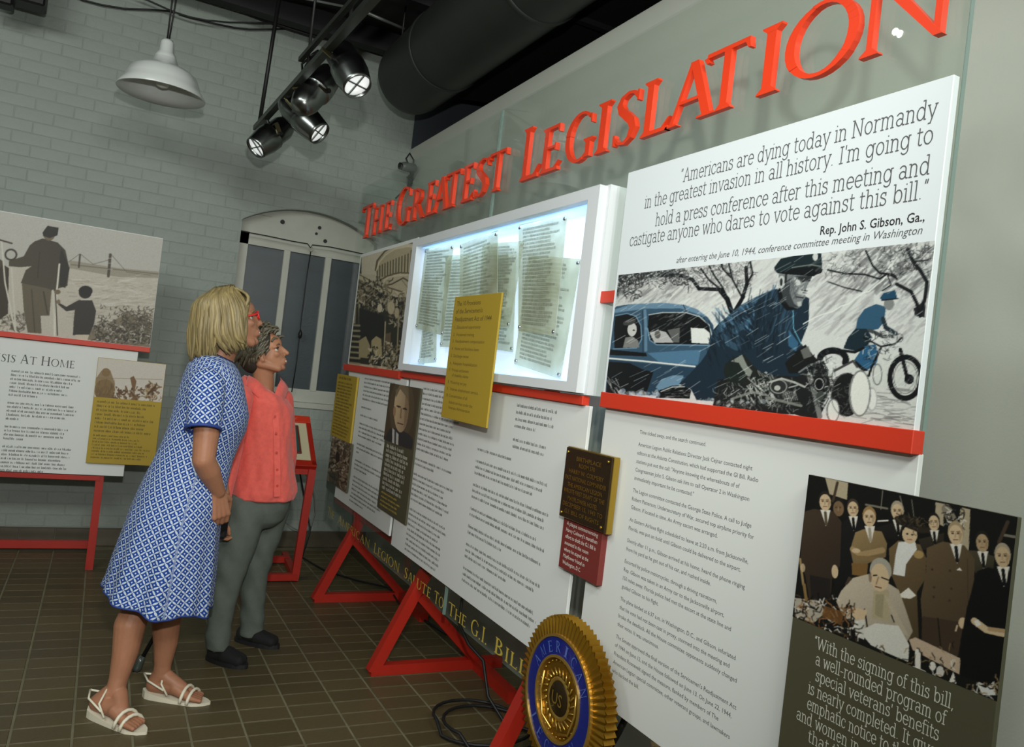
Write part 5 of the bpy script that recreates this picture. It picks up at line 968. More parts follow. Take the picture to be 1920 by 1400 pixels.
# ---- light box with documents
lbx = thing('light_box', 'white framed light box glowing blue-white in the middle of the display', 'light box')
LY0, LY1, LZ0, LZ1, LF, LBk = 2.150, 3.885, 1.400, 2.070, 1.345, 1.475; OY0, OY1, OZa, OZb = 2.215, 3.82, 1.432, 2.030
M_LBW = mat('light_box_white', (208, 213, 215), .5)
bm = bmesh.new()
def fr(x0, x1, y0, y1, z0, z1, a0, a1, b0, b1):  # frame ring between outer y,z and inner a,b
    box(bm, (x0, y0, z0), (x1, a0, z1)); box(bm, (x0, a1, z0), (x1, y1, z1)); box(bm, (x0, a0, z0), (x1, a1, b0)); box(bm, (x0, a0, b1), (x1, a1, z1))
fr(LF, LF+.03, LY0, LY1, LZ0, LZ1, OY0, OY1, OZa, OZb); obj('front_frame', bm, M_LBW, lbx)
bm = bmesh.new(); fr(LF+.03, LBk, LY0-.016, LY1+.01, LZ0-.004, LZ1+.004, OY0-.01, OY1+.01, OZa-.01, OZb+.01); obj('box_sides', bm, M_LBW, lbx)
def em(name, c, s):
    m = bpy.data.materials.new(name); m.use_nodes = True; N = m.node_tree.nodes; b = N['Principled BSDF']; b.inputs['Base Color'].default_value = (.8, .85, .9, 1); b.inputs['Emission Color'].default_value = (*s2l(c), 1); b.inputs['Emission Strength'].default_value = s; return m
boxobj('glowing_back', (LBk-.012, OY0-.02, OZa-.02), (LBk, OY1+.02, OZb+.02), em('backlit_panel', (200, 228, 255), .60), lbx)
for nm, a, b in (('light_strip', (LF+.035, OY0, OZb-.004), (LBk-.02, OY1, OZb)), ('light_strip', (LF+.035, OY0, OZa), (LBk-.02, OY1, OZa+.004))): boxobj(nm, a, b, em('blue_light_strip', (120, 180, 255), 1.0), lbx)
lamp('light_box_glow', 'AREA', (LF+.06, 3.0, OZb-.012), 1.1, (.6, .8, 1), target=(LF+.09, 3.0, 1.4), shape='RECTANGLE', size=1.5, size_y=.05)
md = bpy.data.materials.new('translucent_document'); md.use_nodes = True; N = md.node_tree.nodes; Lk = md.node_tree.links; b = N['Principled BSDF']
b.inputs['Roughness'].default_value = .5; tcn = N.new('ShaderNodeTexCoord'); nz_ = N.new('ShaderNodeTexNoise'); nz_.inputs['Scale'].default_value = 7; cr_ = N.new('ShaderNodeValToRGB')
cr_.color_ramp.elements[0].position = .35; cr_.color_ramp.elements[0].color = (*s2l((204, 202, 180)), 1); cr_.color_ramp.elements[1].position = .65; cr_.color_ramp.elements[1].color = (*s2l((238, 240, 228)), 1)
Lk.new(tcn.outputs['Object'], nz_.inputs['Vector']); Lk.new(nz_.outputs[0], cr_.inputs[0]); Lk.new(cr_.outputs[0], b.inputs['Base Color'])
tr = N.new('ShaderNodeBsdfTransparent'); tr.inputs[0].default_value = (.86, .88, .80, 1); tl = N.new('ShaderNodeBsdfTranslucent'); Lk.new(cr_.outputs[0], tl.inputs[0]); m0 = N.new('ShaderNodeMixShader'); m0.inputs[0].default_value = .5; Lk.new(b.outputs[0], m0.inputs[1]); Lk.new(tl.outputs[0], m0.inputs[2]); mx = N.new('ShaderNodeMixShader'); mx.inputs[0].default_value = .42; Lk.new(tr.outputs[0], mx.inputs[1]); Lk.new(m0.outputs[0], mx.inputs[2]); Lk.new(mx.outputs[0], N['Material Output'].inputs[0])
M_SCR = mat('steel_standoff', (190, 194, 196), .25, metal=.9)
DOC = [('uppermost right document sheet hanging near the right edge of the light box', [(973.6, 415), (1063, 401.5), (1040, 629.5), (971.5, 620.5)], 1.385),
       ('low right document sheet reaching the lower right corner of the light box', [(991, 478), (1088.5, 485.5), (1049.5, 715), (964, 682)], 1.425),
       ('middle document sheet with its right edge beside the tallest right sheet', [(905, 457), (982, 451.6), (955, 614), (895, 612)], 1.405),
       ('narrow document sheet ending low behind the ochre card, right of it', [(918, 478), (968, 476), (961, 660), (908, 652)], 1.435),
       ('tall central document sheet with its top right corner highest', [(863, 458), (934, 422), (931, 640), (860, 640)], 1.385),
       ('document sheet left of the ochre card with its top half behind the central one', [(836, 479), (896, 475), (886, 652), (825, 650)], 1.425),
       ('upper left document sheet pinned at four corners', [(798, 462), (850, 458), (830, 629), (779, 615)], 1.385),
       ('low left document sheet reaching the lower left corner of the light box', [(770, 535), (820, 515.5), (817, 679), (766, 686)], 1.425)]
for k, (lb, cs, X) in enumerate(DOC):
    c = [atX(*q, X) for q in cs]; c = [Vector((X, min(max(v.y, OY0+.008), OY1-.008), min(max(v.z, OZa+.006), OZb-.008))) for v in c]
    t = thing('document_sheet', lb, 'document', group='translucent document sheets in the light box')
    bm = bmesh.new(); a_ = [bm.verts.new(v) for v in c]; b_ = [bm.verts.new(v+Vector((.003, 0, 0))) for v in c]; bm.faces.new(a_); bm.faces.new(b_[::-1])
    for i in range(4): bm.faces.new((a_[i], b_[i], b_[(i+1) % 4], a_[(i+1) % 4]))
    bmesh.ops.recalc_face_normals(bm, faces=bm.faces); obj('sheet', bm, md, t)
    x0, x1 = -c[0].y, -c[1].y; xb0, xb1 = -c[3].y, -c[2].y; bm = bmesh.new(); n = 26
    for i in range(n):
        f = .07+.86*i/(n-1); zl = c[0].z+(c[3].z-c[0].z)*f; zr = c[1].z+(c[2].z-c[1].z)*f; xl = x0+(xb0-x0)*f; xr = x1+(xb1-x1)*f; g = bmesh.new(); greek(g, 0, 1, 0, .006/(xr-xl+.3), k*50+i, random.Random(k*9+i).uniform(.7, 1))
        for fc in g.faces:
            bm.faces.new([bm.verts.new((xl+(xr-xl)*(.1+.8*v.co.x), zl+(zr-zl)*(.1+.8*v.co.x)+v.co.y*.9, 0)) for v in fc.verts])
        g.free()
    bmesh.ops.transform(bm, matrix=MX(X-.0008), verts=bm.verts); obj('writing', bm, mat('faded_ink', (120, 120, 104), .8), t)
    ctr = (c[0]+c[1]+c[2]+c[3])/4
    for v in c:
        q = v+(ctr-v).normalized()*.018; bm = bmesh.new(); lathe(bm, [(0, -.004), (.007, -.004), (.007, .004), (0, .004)], 10, Matrix.Translation(q) @ Matrix.Rotation(math.pi/2, 4, 'Y')); obj('standoff', bm, M_SCR, t, True)
# ---- round gilt emblem
seal = thing('round_emblem', 'round gilt and blue emblem with a rayed rim low in front of the glass', 'emblem')
M_GILT = mat('gilt_metal', (150, 112, 30), .34, metal=.75, bump=.0008, bscale=50, var=.15, vscale=8); M_GRIM = mat('bright_gilt', (206, 170, 84), .3, metal=.8); M_BLU = mat('blue_enamel', (10, 30, 120), .3, coat=.4)
sm4 = MX(1.30, 1.965, .500)
bm = bmesh.new(); n = 72; pr_ = [(.165, .0), (.19, .004), (.236, -.004), (.236, -.030), (0, -.030)]
A0 = []; 
for k in range(n*2):
    t_ = 2*math.pi*k/(2*n); r_ = .238 if k % 2 else .226; A0.append((r_*math.cos(t_), r_*math.sin(t_)))
poly_prism(bm, A0, -.036, 0); ov = [bm.verts.new((.168*math.cos(2*math.pi*k/(2*n)), .168*math.sin(2*math.pi*k/(2*n)), .012)) for k in range(2*n)]; bm.verts.ensure_lookup_table()
iv = [bm.verts.new((p[0], p[1], .0005+(.004 if k % 2 else 0))) for k, p in enumerate(A0)]
for k in range(2*n): bm.faces.new((ov[k], iv[k], iv[(k+1) % (2*n)], ov[(k+1) % (2*n)]))
bmesh.ops.transform(bm, matrix=sm4, verts=bm.verts); obj('rayed_rim', bm, M_GILT, seal)
def ringm(ro, ri, z0, z1, m, nm, n=64):
    bm = bmesh.new(); lathe(bm, [(ri, z0), (ri, z1), (ro, z1), (ro, z0)], n, sm4); return obj(nm, bm, m, seal, False)
ringm(.178, .120, 0, .014, M_BLU, 'blue_ring'); ringm(.184, .176, 0, .018, M_GRIM, 'ring_bead'); ringm(.124, .116, 0, .018, M_GRIM, 'ring_bead')
bm = bmesh.new(); lathe(bm, [(0, .008), (.117, .004)], 48, sm4); obj('field', bm, M_GILT, seal, True)
bm = bmesh.new(); lathe(bm, [(.05, .0075), (.056, .012), (.062, .0075)], 40, sm4)
for k in range(30):
    t_ = 2*math.pi*k/30; lathe(bm, [(0, .005), (.0035, .007), (0, .012)], 6, sm4 @ Matrix.Translation((.108*math.cos(t_), .108*math.sin(t_), .001)))
for k in range(24):
    t_ = 2*math.pi*k/24; tube(bm, [sm4 @ Vector((.066*math.cos(t_), .066*math.sin(t_), .010)), sm4 @ Vector((.088*math.cos(t_+.16), .088*math.sin(t_+.16), .010))], [.004, .0016], 5)
for s in (-1, 1): tube(bm, [sm4 @ Vector((s*.02, -.095, .01)), sm4 @ Vector((s*.075, -.075, .012)), sm4 @ Vector((s*.098, -.01, .012)), sm4 @ Vector((s*.092, .05, .01))], .004, 6)
obj('wreath_relief', bm, M_GRIM, seal, True)
bm = bmesh.new(); lathe(bm, [(0, .013), (.046, .012), (.05, .008)], 36, sm4); obj('centre_disc', bm, M_BRZ, seal, True)
sans('emblem_letters', [('US', -.028, .028, -.018, .052)], M_GRIM, sm4 @ Matrix.Translation((0, 0, .0145)), seal, bold=.004)
# ring lettering: AMERICAN LEGION around the blue ring
for word, a0, a1 in (('AMERICAN', 152, 28), ('LEGION', 222, 318)):
    for i, ch in enumerate(word):
        t_ = math.radians(a0+(a1-a0)*i/(len(word)-1)); g = bmesh.new(); cap_flat(g, ch, -.013, .013, -.016, .032); up = a0 < 180
        mm = Matrix.Translation((.148*math.cos(t_), .148*math.sin(t_), .0152)) @ Matrix.Rotation(t_-math.pi/2 if up else t_+math.pi/2, 4, 'Z')
        bmesh.ops.transform(g, matrix=sm4 @ mm, verts=g.verts); obj('ring_letter', g, mat('dull_blue_letter', (84, 108, 176), .4), seal)
bm = bmesh.new(); lathe(bm, [(0, -.045), (.05, -.045), (.05, -.092), (0, -.092)], 24, sm4); obj('mount', bm, M_BLK, seal)
# ---- cables under the display
tag(tubeobj('cable', [atY(561, 880, 5.6)]+[Vector(v) for v in ((1.42, 5.55, .20), (1.36, 5.45, .03), (1.45, 5.2, .008), (1.60, 4.95, .008), (1.70, 4.6, .06), (1.72, 4.45, .008), (1.75, 4.2, .008), (1.8, 3.9, .008))], .006, M_CAB), 'black cable running along the floor from the kiosk to the display feet', 'cable')
tag(tubeobj('cable', [Vector(v) for v in ((1.46, 3.04, .80), (1.46, 3.05, .36), (1.50, 3.02, .28), (1.56, 2.98, .22), (1.56, 2.9, .10), (1.60, 2.82, .03), (1.72, 2.7, .012), (1.8, 2.5, .01))], .007, M_CAB), 'black cable hanging down behind the glass between the words TO and THE', 'cable')
p_ = []
for k in range(52):
    t_ = k/51*4.2*math.pi; p_.append((1.50+.20*math.cos(t_)+.01*k/10, 2.86+.19*math.sin(t_)-.002*k, .012+.0035*(k % 13)))
tag(tubeobj('cable', p_+[(1.72, 2.5, .02), (1.75, 2.3, .02)], .0065, M_CAB), 'coiled black cable on the floor below the words G.I. BILL', 'cable')
tag(tubeobj('cable', [atX(x, y, 1.46) for x, y in ((1172, 1348), (1160, 1372), (1146, 1396), (1120, 1440))], .010, M_CAB), 'short black cable hanging beneath the right text board beside the emblem', 'cable')
# ================================================================== LEFT PANEL STAND
ls = thing('panel_stand', 'red legged display stand with a bridge picture and text board against the brick wall', 'display')
PY = 5.25
def boardY(name, x0, x1, z0, z1, Y, th, m, parent=ls, bevel=.0015): return boxobj(name, (x0, Y, z0), (x1, Y+th, z1), m, parent, bevel)
bdg = boardY('picture_board', -1.25, .247, 1.322, 2.016, PY, .016, M_WHT)
boardY('red_band', -1.25, .247, 1.322, 1.352, PY-.016, .018, M_REDB)
tb_ = boardY('text_board', -1.25, .186, .566, 1.318, PY+.004, .012, M_WHT)
yc = boardY('ochre_card', -.022, .347, .640, 1.262, PY-.016, .010, M_YEL)
print_mesh('bridge_picture', -.62, 1.353, .245, 2.012, 300, 220, paint_bridge(), MY(PY-.0004), bdg, M_PRINT, by_photo)['label'] = 'sepia picture of a man on crutches and a boy facing a suspension bridge'
print_mesh('battle_picture', -.020, 1.03, .345, 1.260, 150, 90, paint_small('battle'), MY(PY-.0164), yc, M_PRINT, by_photo)['label'] = 'sepia picture of soldiers crouching in shallow water'
bm = bmesh.new(); caps_text(bm, 'Crisis At Home', -.600, -.135, 1.182, .052, small=.84, gap=.06); bmesh.ops.transform(bm, matrix=MY(PY+.0036), verts=bm.verts); obj('heading', bm, M_TXT, tb_)
rr = lambda n, s: [random.Random(s+i).uniform(.72, 1) for i in range(n)]
greek_obj('small_print', [(-.445, -.10, 1.130, .0225, .0095, [1, 1, .9, .85, .75, .85, .42, 0, .95, 1, 1, .85, .2, 0, .92, .86, .85, .28, 0, 1, .95, 1, .85, .92, .97, .62]), (-.92, -.52, 1.130, .0225, .0095, rr(26, 60)), (-.445+.0, -.10, .0, .0225, .0095, [])], M_TXT, MY(PY+.0036), tb_)
greek_obj('small_print', [(.0, .325, .998, .0245, .0105, rr(8, 70)), (.0, .325, .800, .0185, .0085, [.6]+rr(7, 90))], M_TXB, MY(PY-.0164), yc)
Zf = PY+.02
for x in (.062, -1.1):
    barobj('leg', (x, PY+.034, 0), (x, PY+.034, 1.9), .042, .03, M_RED, ls, side=(1, 0, 0))
    barobj('floor_bar', (x, PY+.03, .02), (x, 5.74, .02), .035, .035, M_RED, ls, side=(1, 0, 0)) if x < 0 else None
barobj('cross_bar', (-1.1, PY+.025, .548), (.062, PY+.025, .548), .028, .028, M_RED, ls, side=(0, 0, 1))
barobj('floor_bar', (-1.1, 5.72, .045), (.05, 5.72, .045), .05, .03, M_RED, ls, side=(0, 0, 1))
# ================================================================== KIOSK
ks = thing('kiosk', 'red framed kiosk with a sloping cream panel and small screen, by the window', 'kiosk')
M_CRM = mat('cream_panel', (196, 190, 158), .5); M_SCRN = mat('dark_teal_screen', (38, 92, 86), .12, spec=.8)
# sloping top: front lower edge near the viewer, back edge higher
fz, bz_, fy, by_ = .72, 1.00, 5.02, 5.36; kx0, kx1 = .80, 1.275
dsl = Vector((0, by_-fy, bz_-fz)).normalized(); L_ = math.hypot(by_-fy, bz_-fz)
KM = Matrix.Translation((kx0, fy, fz)) @ Matrix(((1, 0, 0, 0), (0, dsl.y, -dsl.z, 0), (0, dsl.z, dsl.y, 0), (0, 0, 0, 1)))
def kbox(nm, x0, y0, z0, x1, y1, z1, m, bev=0):
    bm = bmesh.new(); box(bm, (x0, y0, z0), (x1, y1, z1), bev); bmesh.ops.transform(bm, matrix=KM, verts=bm.verts); return obj(nm, bm, m, ks)
W_ = kx1-kx0
kbox('panel', .02, .03, -.02, W_-.02, L_-.05, .0, M_CRM); kbox('top_strip', 0, L_-.06, -.03, W_, L_, .012, M_REDB, .002); kbox('side_rail', W_-.03, 0, -.04, W_, L_-.06, .012, M_RED, .002); kbox('side_rail', 0, 0, -.04, .03, L_-.06, .012, M_RED, .002); kbox('front_rail', 0, -.01, -.05, W_, .04, .012, M_RED, .002)
sc_ = kbox('screen_frame', W_-.34, .10, -.002, W_-.085, .35, .010, mat('brown_screen_frame', (96, 46, 34), .5), .002); kbox('screen', W_-.325, .115, .005, W_-.10, .335, .0125, M_SCRN)
sans('heading', [('SECURITY', W_-.34, W_-.08, L_-.042, .030)], mat('worn_orange_print', (216, 104, 78), .6), KM @ Matrix.Translation((0, 0, .0135)), ks)
for x in (kx1-.025, kx0+.025):
    barobj('upright', (x, fy+.0, fz-.02), (x-.04 if x > 1 else x+.04, 4.975, .02), .045, .035, M_RED, ks, side=(1, 0, 0)); xx = x-.04 if x > 1 else x+.04
    barobj('foot_bar', (xx, 4.96, .025), (xx+.05, 5.55, .025), .04, .04, M_RED, ks, side=(1, 0, 0))
barobj('foot_cross_bar', (kx0+.06, 4.97, .03), (kx1-.06, 4.97, .03), .04, .04, M_RED, ks, side=(0, 0, 1)); barobj('foot_cross_bar', (kx0+.1, 5.40, .03), (kx1-.02, 5.40, .03), .04, .04, M_RED, ks, side=(0, 0, 1))
barobj('top_rail', (kx0, fy+.02, fz-.03), (kx1, fy+.02, fz-.03), .05, .03, M_RED, ks, side=(0, 0, 1))
tag(tubeobj('cable', [atY(x, y, 5.6) for x, y in ((572, 888), (582, 902), (590, 930), (591, 960), (584, 985), (570, 998), (550, 990), (536, 980))], .0045, mat('grey_cable', (120, 122, 116), .6)), 'grey looping cable hanging beside the kiosk against the brick wall', 'cable')
# ================================================================== PEOPLE
M_SKIN = mat('skin', (158, 110, 83), .5, sub=.12, var=.07, vscale=18, spec=.35, bump=.0008, bscale=90)
M_SKIN2 = mat('tanned_skin', (170, 120, 90), .5, sub=.12, var=.07, vscale=18, spec=.35, bump=.0008, bscale=90)
def sph(bm, c, r, rot=None, u=16, v=10):
    r = (r, r, r) if not isinstance(r, (tuple, list, Vector)) else r
    m = Matrix.Translation(Vector(c)) @ (rot.to_4x4() if rot is not None else Matrix.Identity(4)) @ Matrix.Diagonal((*r, 1))
    bmesh.ops.create_uvsphere(bm, u_segments=u, v_segments=v, radius=1, matrix=m)
def cone(bm, p0, r0, p1, r1, n=18):
    p0 = Vector(p0); p1 = Vector(p1); sph(bm, p0, r0); sph(bm, p1, r1); tube(bm, [p0, p1], [r0, r1], n)
def limb(bm, pts):
    for (a, ra), (b, rb) in zip(pts, pts[1:]): cone(bm, a, ra, b, rb)
def remesh(bm, vox, smooth=4, fac=.5):
    me = bpy.data.meshes.new('tmp'); bm.to_mesh(me); bm.free(); o = bpy.data.objects.new('tmp', me); COL.objects.link(o)
    m = o.modifiers.new('r', 'REMESH'); m.mode = 'VOXEL'; m.voxel_size = vox
    if smooth: s = o.modifiers.new('s', 'SMOOTH'); s.iterations = smooth; s.factor = fac
    bpy.context.view_layer.update(); dg = bpy.context.evaluated_depsgraph_get(); out = bpy.data.meshes.new_from_object(o.evaluated_get(dg)); bpy.data.objects.remove(o); return out
def co_of(me): a = np.zeros(len(me.vertices)*3); me.vertices.foreach_get('co', a); return a.reshape(-1, 3)
def set_co(me, a): me.vertices.foreach_set('co', a.ravel()); me.update()
def push(me, c, r, d):
    a = co_of(me); k = np.exp(-((a-np.array(c))**2).sum(1)/(r*r))[:, None]; set_co(me, a+k*np.array(d))
def mesh_bm(me): b = bmesh.new(); b.from_mesh(me); bpy.data.meshes.remove(me); return b
def ringloft(bm, rings, n=48, caps=True):
    """rings: (centre, axis_u*ru, axis_v*rv, wav) ; closed tube of ellipses"""
    R_ = []
    for c, u, v, f in rings:
        R_.append([bm.verts.new(c+u*(math.cos(t)*f(t))+v*(math.sin(t)*f(t))) for t in [2*math.pi*k/n for k in range(n)]])
    for a, b in zip(R_, R_[1:]):
        for k in range(n): bm.faces.new((a[k], a[(k+1) % n], b[(k+1) % n], b[k]))
    if caps: bm.faces.new(R_[0][::-1]); bm.faces.new(R_[-1])
one = lambda t: 1.0
# head in its own frame: x forward, y to the person's left, z up; origin at the centre of the skull
def head_mesh(fm, jaw=1.0, neck=None, nose=1.0, thin=1.0):
    bm = bmesh.new(); Wd = thin
    sph(bm, (-.012, 0, .035), (.094, .074*Wd, .088), u=28, v=18); sph(bm, (.022, 0, -.020), (.068, .061*Wd, .085), u=24, v=16); sph(bm, (.030, 0, .035), (.062, .060*Wd, .052), u=24, v=16)
    for s in (-1, 1):
        cone(bm, (-.020, s*.050*Wd, -.045), .024, (.050, s*.026, -.092*jaw), .019)     # jaw line
        sph(bm, (.058, s*.036*Wd, -.018), (.022, .020, .020)); sph(bm, (.060, s*.032, .018), (.022, .022, .012))
        sph(bm, (.078, s*.0115, -.034), (.009, .008, .0075))                      # nostril wings
        sph(bm, (-.004, s*.074*Wd, -.012), (.013, .007, .030), Matrix.Rotation(.25, 3, 'Y')); sph(bm, (-.010, s*.080*Wd, .002), (.014, .007, .021)); sph(bm, (0, s*.077*Wd, -.034), (.008, .006, .010))
    sph(bm, (.064, 0, -.092*jaw), (.019, .024, .017)); sph(bm, (.062, 0, -.06), (.026, .032, .024))
    cone(bm, (.080, 0, .014), .0095, (.098*nose, 0, -.020), .0105); sph(bm, (.100*nose, 0, -.025), (.0115, .0115, .010)); sph(bm, (.082, 0, -.034), (.014, .008, .006))
    cone(bm, (.084, -.016, -.055), .0062, (.0895, 0, -.053), .0072); cone(bm, (.0895, 0, -.053), .0072, (.084, .016, -.055), .0062)
    cone(bm, (.082, -.014, -.0665), .0068, (.087, 0, -.0675), .0082); cone(bm, (.087, 0, -.0675), .0082, (.082, .014, -.0665), .0068)
    if neck:
        for a, b in zip(neck, neck[1:]): cone(bm, fm.inverted() @ Vector(a[0]), a[1], fm.inverted() @ Vector(b[0]), b[1])
    me = remesh(bm, .0034, 3)
    for s in (-1, 1):
        push(me, (.078, s*.031, .002), .0145, (-.011, 0, 0)); push(me, (.088, s*.007, -.038), .004, (-.002, 0, .003)); push(me, (-.002, s*.083*Wd, -.004), .008, (0, -s*.007, 0)); push(me, (.065, s*.046, -.045), .018, (-.002, -s*.003, 0))
    push(me, (.090, 0, -.0605), .006, (-.004, 0, 0)); push(me, (.082, 0, -.078), .010, (-.004, 0, 0)); push(me, (.082, 0, .010), .008, (-.002, 0, 0))
    me.transform(fm); return me
def face_parts(fm, par, lip, brow, mouth_open=False, eye=(70, 50, 36)):
    ME = mat('eye_white', (186, 178, 166), .35); MI = mat('iris_%d' % eye[0], eye, .2); ML = mat('lip_%d' % lip[0], lip, .45); MB = mat('brow_%d' % brow[0], brow, .8)
    for s in (-1, 1):
        bm = bmesh.new(); sph(bm, (.0615, s*.031, .002), .0122); bmesh.ops.transform(bm, matrix=fm, verts=bm.verts); obj('eye', bm, ME, par, True)
        bm = bmesh.new(); sph(bm, (.0700, s*.0315, .0035), (.0045, .0072, .0072)); bmesh.ops.transform(bm, matrix=fm, verts=bm.verts); obj('iris', bm, MI, par, True)
        bm = bmesh.new(); tube(bm, [fm @ Vector(q) for q in ((.0745, s*.018, .0085), (.0760, s*.031, .0115), (.070, s*.044, .007))], [.002, .0036, .002], 6); obj('eyelid', bm, mat('lash_line', (60, 42, 34), .8), par, True)
        bm = bmesh.new(); tube(bm, [fm @ Vector(q) for q in ((.084, s*.014, .022), (.083, s*.032, .028), (.073, s*.048, .023))], [.0016, .0025, .001], 6); obj('eyebrow', bm, MB, par, True)
    bm = bmesh.new(); tube(bm, [fm @ Vector(q) for q in ((.0805, -.023, -.054), (.0905, -.010, -.0545), (.0935, 0, -.0565), (.0905, .010, -.0545), (.0805, .023, -.054))], [.001, .0026, .003, .0026, .001], 6); obj('upper_lip', bm, ML, par, True)
    bm = bmesh.new(); tube(bm, [fm @ Vector(q) for q in ((.0805, -.022, -.057), (.088, -.012, -.068), (.0915, 0, -.070), (.088, .012, -.068), (.0805, .022, -.057))], [.001, .003, .0038, .003, .001], 6); obj('lower_lip', bm, ML, par, True)
    if mouth_open:
        bm = bmesh.new(); tube(bm, [fm @ Vector(q) for q in ((.0815, -.019, -.0575), (.089, -.009, -.0605), (.0905, 0, -.062), (.089, .009, -.0605), (.0815, .019, -.0575))], [.001, .0042, .005, .0042, .001], 6); obj('teeth', bm, mat('teeth', (224, 218, 200), .3), par, True)
def locks(fm, strands, m, par, name='hair', seed=1):
    """strands: (points in head frame, radii)"""
    r = random.Random(seed); bm = bmesh.new(); cl = bm.loops.layers.float_color.new('Col')
    for pts, rad in strands:
        P_ = [fm @ Vector(p) for p in pts]; f0 = len(bm.faces)
        # smooth the guide
        Q = [];
        for i in range(len(P_)-1):
            a, b, c, d = P_[max(i-1, 0)], P_[i], P_[i+1], P_[min(i+2, len(P_)-1)]
            for k in range(3):
                t = k/3; Q.append((((-a+3*b-3*c+d)*t+(2*a-5*b+4*c-d))*t+(c-a))*t*.5+b)
        Q.append(P_[-1]); n = len(Q); R_ = [rad[min(int(i/(n-1)*(len(rad)-1)), len(rad)-2)]*(1-((i/(n-1)*(len(rad)-1)) % 1 if i < n-1 else 1))+rad[min(int(i/(n-1)*(len(rad)-1)), len(rad)-2)+1]*((i/(n-1)*(len(rad)-1)) % 1 if i < n-1 else 1) for i in range(n)]
        tube(bm, Q, R_, 6); g = r.uniform(.72, 1.22); bm.faces.ensure_lookup_table()
        for f in bm.faces[f0:]:
            for l in f.loops: l[cl] = (g, g, g, 1)
    return obj(name, bm, m, par, True)
def hair_mat(name, col, tip=None):
    m = mat(name, col, .42, spec=.4, var=.22, vscale=60, stretch=(1, 1, .12)); N = m.node_tree.nodes; Lk = m.node_tree.links; b = N['Principled BSDF']; a = N.new('ShaderNodeAttribute'); a.attribute_name = 'Col'
    src = b.inputs['Base Color'].links[0].from_socket; mm = N.new('ShaderNodeVectorMath'); mm.operation = 'MULTIPLY'; Lk.new(src, mm.inputs[0]); Lk.new(a.outputs['Color'], mm.inputs[1]); Lk.new(mm.outputs[0], b.inputs['Base Color']); return m
def hand(bm, wrist, d, nrm, th, L_=.175, curl=(.5, .55, .6, .65), spread=.0, r=.0085, thumb=(.6, .3)):
    """wrist point; d hand direction; nrm palm normal (direction the fingers curl to); th thumb side"""
    w_ = Vector(wrist); d = Vector(d).normalized(); nrm = Vector(nrm); nrm = (nrm-d*nrm.dot(d)).normalized(); s = d.cross(nrm); s = s if s.dot(Vector(th)) > 0 else -s
    pl = L_*.52
    for k in range(4):
        o = (1.5-k)*.0195; cone(bm, w_+s*o*.55, .014, w_+d*pl+s*o, .0115)
    for k in range(4):
        o = (1.5-k)*.0195; ln = L_*(.46, .50, .465, .36)[k]; p = w_+d*pl+s*o; a = 0; rr = r*(1, 1.02, .98, .86)[k]
        for j, (fr_, cu) in enumerate(((.42, .55), (.32, .85), (.26, .6))):
            a += curl[k]*cu*1.6; q = p+(d*math.cos(a)+nrm*math.sin(a)+s*(spread*(1.5-k)))*(ln*fr_); cone(bm, p, rr*(1-.07*j), q, rr*(1-.07*(j+1)), 12); p = q
    p = w_+d*.022+s*.022; q = p+(d*.6+s*.62+nrm*.25).normalized()*L_*.22; cone(bm, p, .0135, q, .0115); q2 = q+(d*.85+s*.12+nrm*thumb[0]).normalized()*L_*.17; cone(bm, q, .0108, q2, .0095); q3 = q2+(d*.8-s*.1+nrm*thumb[1]).normalized()*L_*.14; cone(bm, q2, .0095, q3, .0078)
# ------------------------------------------------------------------ woman in the blue dress
W1 = thing('person', 'woman with a blond bob and red glasses in a blue and white patterned dress', 'person')
Yc = 3.33
def B(px, py, Y=Yc): return atY(px, py, Y)
# head frame
def head_frame(c, yaw, pitch, roll, s=1.0):
    f = Vector((math.cos(pitch)*math.cos(yaw), math.cos(pitch)*math.sin(yaw), math.sin(pitch))); l = Vector((-math.sin(yaw), math.cos(yaw), 0)); u = f.cross(l)
    M_ = Matrix((f, l, u)).transposed().to_4x4(); return Matrix.Translation(c) @ M_ @ Matrix.Rotation(roll, 4, 'X') @ Matrix.Scale(s, 4)
hc1 = B(436, 602); F1 = head_frame(hc1, math.radians(-4), math.radians(17), 0, 1.02)
nk = [(F1 @ Vector((-.022, 0, -.055)), .050), (B(412, 672), .052), (B(398, 700), .060), (B(392, 730), .09)]
hm = head_mesh(F1, 1.0, nk, 1.0, .97); bm = bmesh.new()
# arms: right arm is the near one
shR, elR, wrR = B(396, 722, 3.17), B(382, 862, 3.12), B(409, 921, 3.19)
shL, elL, wrL = B(402, 716, 3.50), B(402, 850, 3.52), B(418, 925, 3.33)
limb(bm, [(shR, .055), (shR.lerp(elR, .45), .050), (elR.lerp(shR, .12), .043), (elR, .041)]); limb(bm, [(elR, .041), (elR.lerp(wrR, .35), .042), (elR.lerp(wrR, .8), .031), (wrR, .027)])
limb(bm, [(shL, .052), (elL, .040), (wrL, .026)])
# legs: near leg is the right leg
kR, aR = B(262, 1118, 3.30), B(217, 1292, 3.235)
kL, aL = B(322, 1118, 3.36), B(303, 1262, 3.372)
hR, hL = B(318, 975, 3.27), B(330, 975, 3.40)
limb(bm, [(hR, .074), (hR.lerp(kR, .6), .066), (kR, .056)]); limb(bm, [(kR, .056), (kR.lerp(aR, .12), .053), (kR.lerp(aR, .32)+Vector((-.008, .0, 0)), .057), (kR.lerp(aR, .6), .047), (kR.lerp(aR, .88), .034), (aR, .034)])
limb(bm, [(hL, .074), (hL.lerp(kL, .6), .064), (kL, .054)]); limb(bm, [(kL, .054), (kL.lerp(aL, .12), .051), (kL.lerp(aL, .32)+Vector((-.008, 0, 0)), .055), (kL.lerp(aL, .6), .046), (kL.lerp(aL, .88), .033), (aL, .033)])
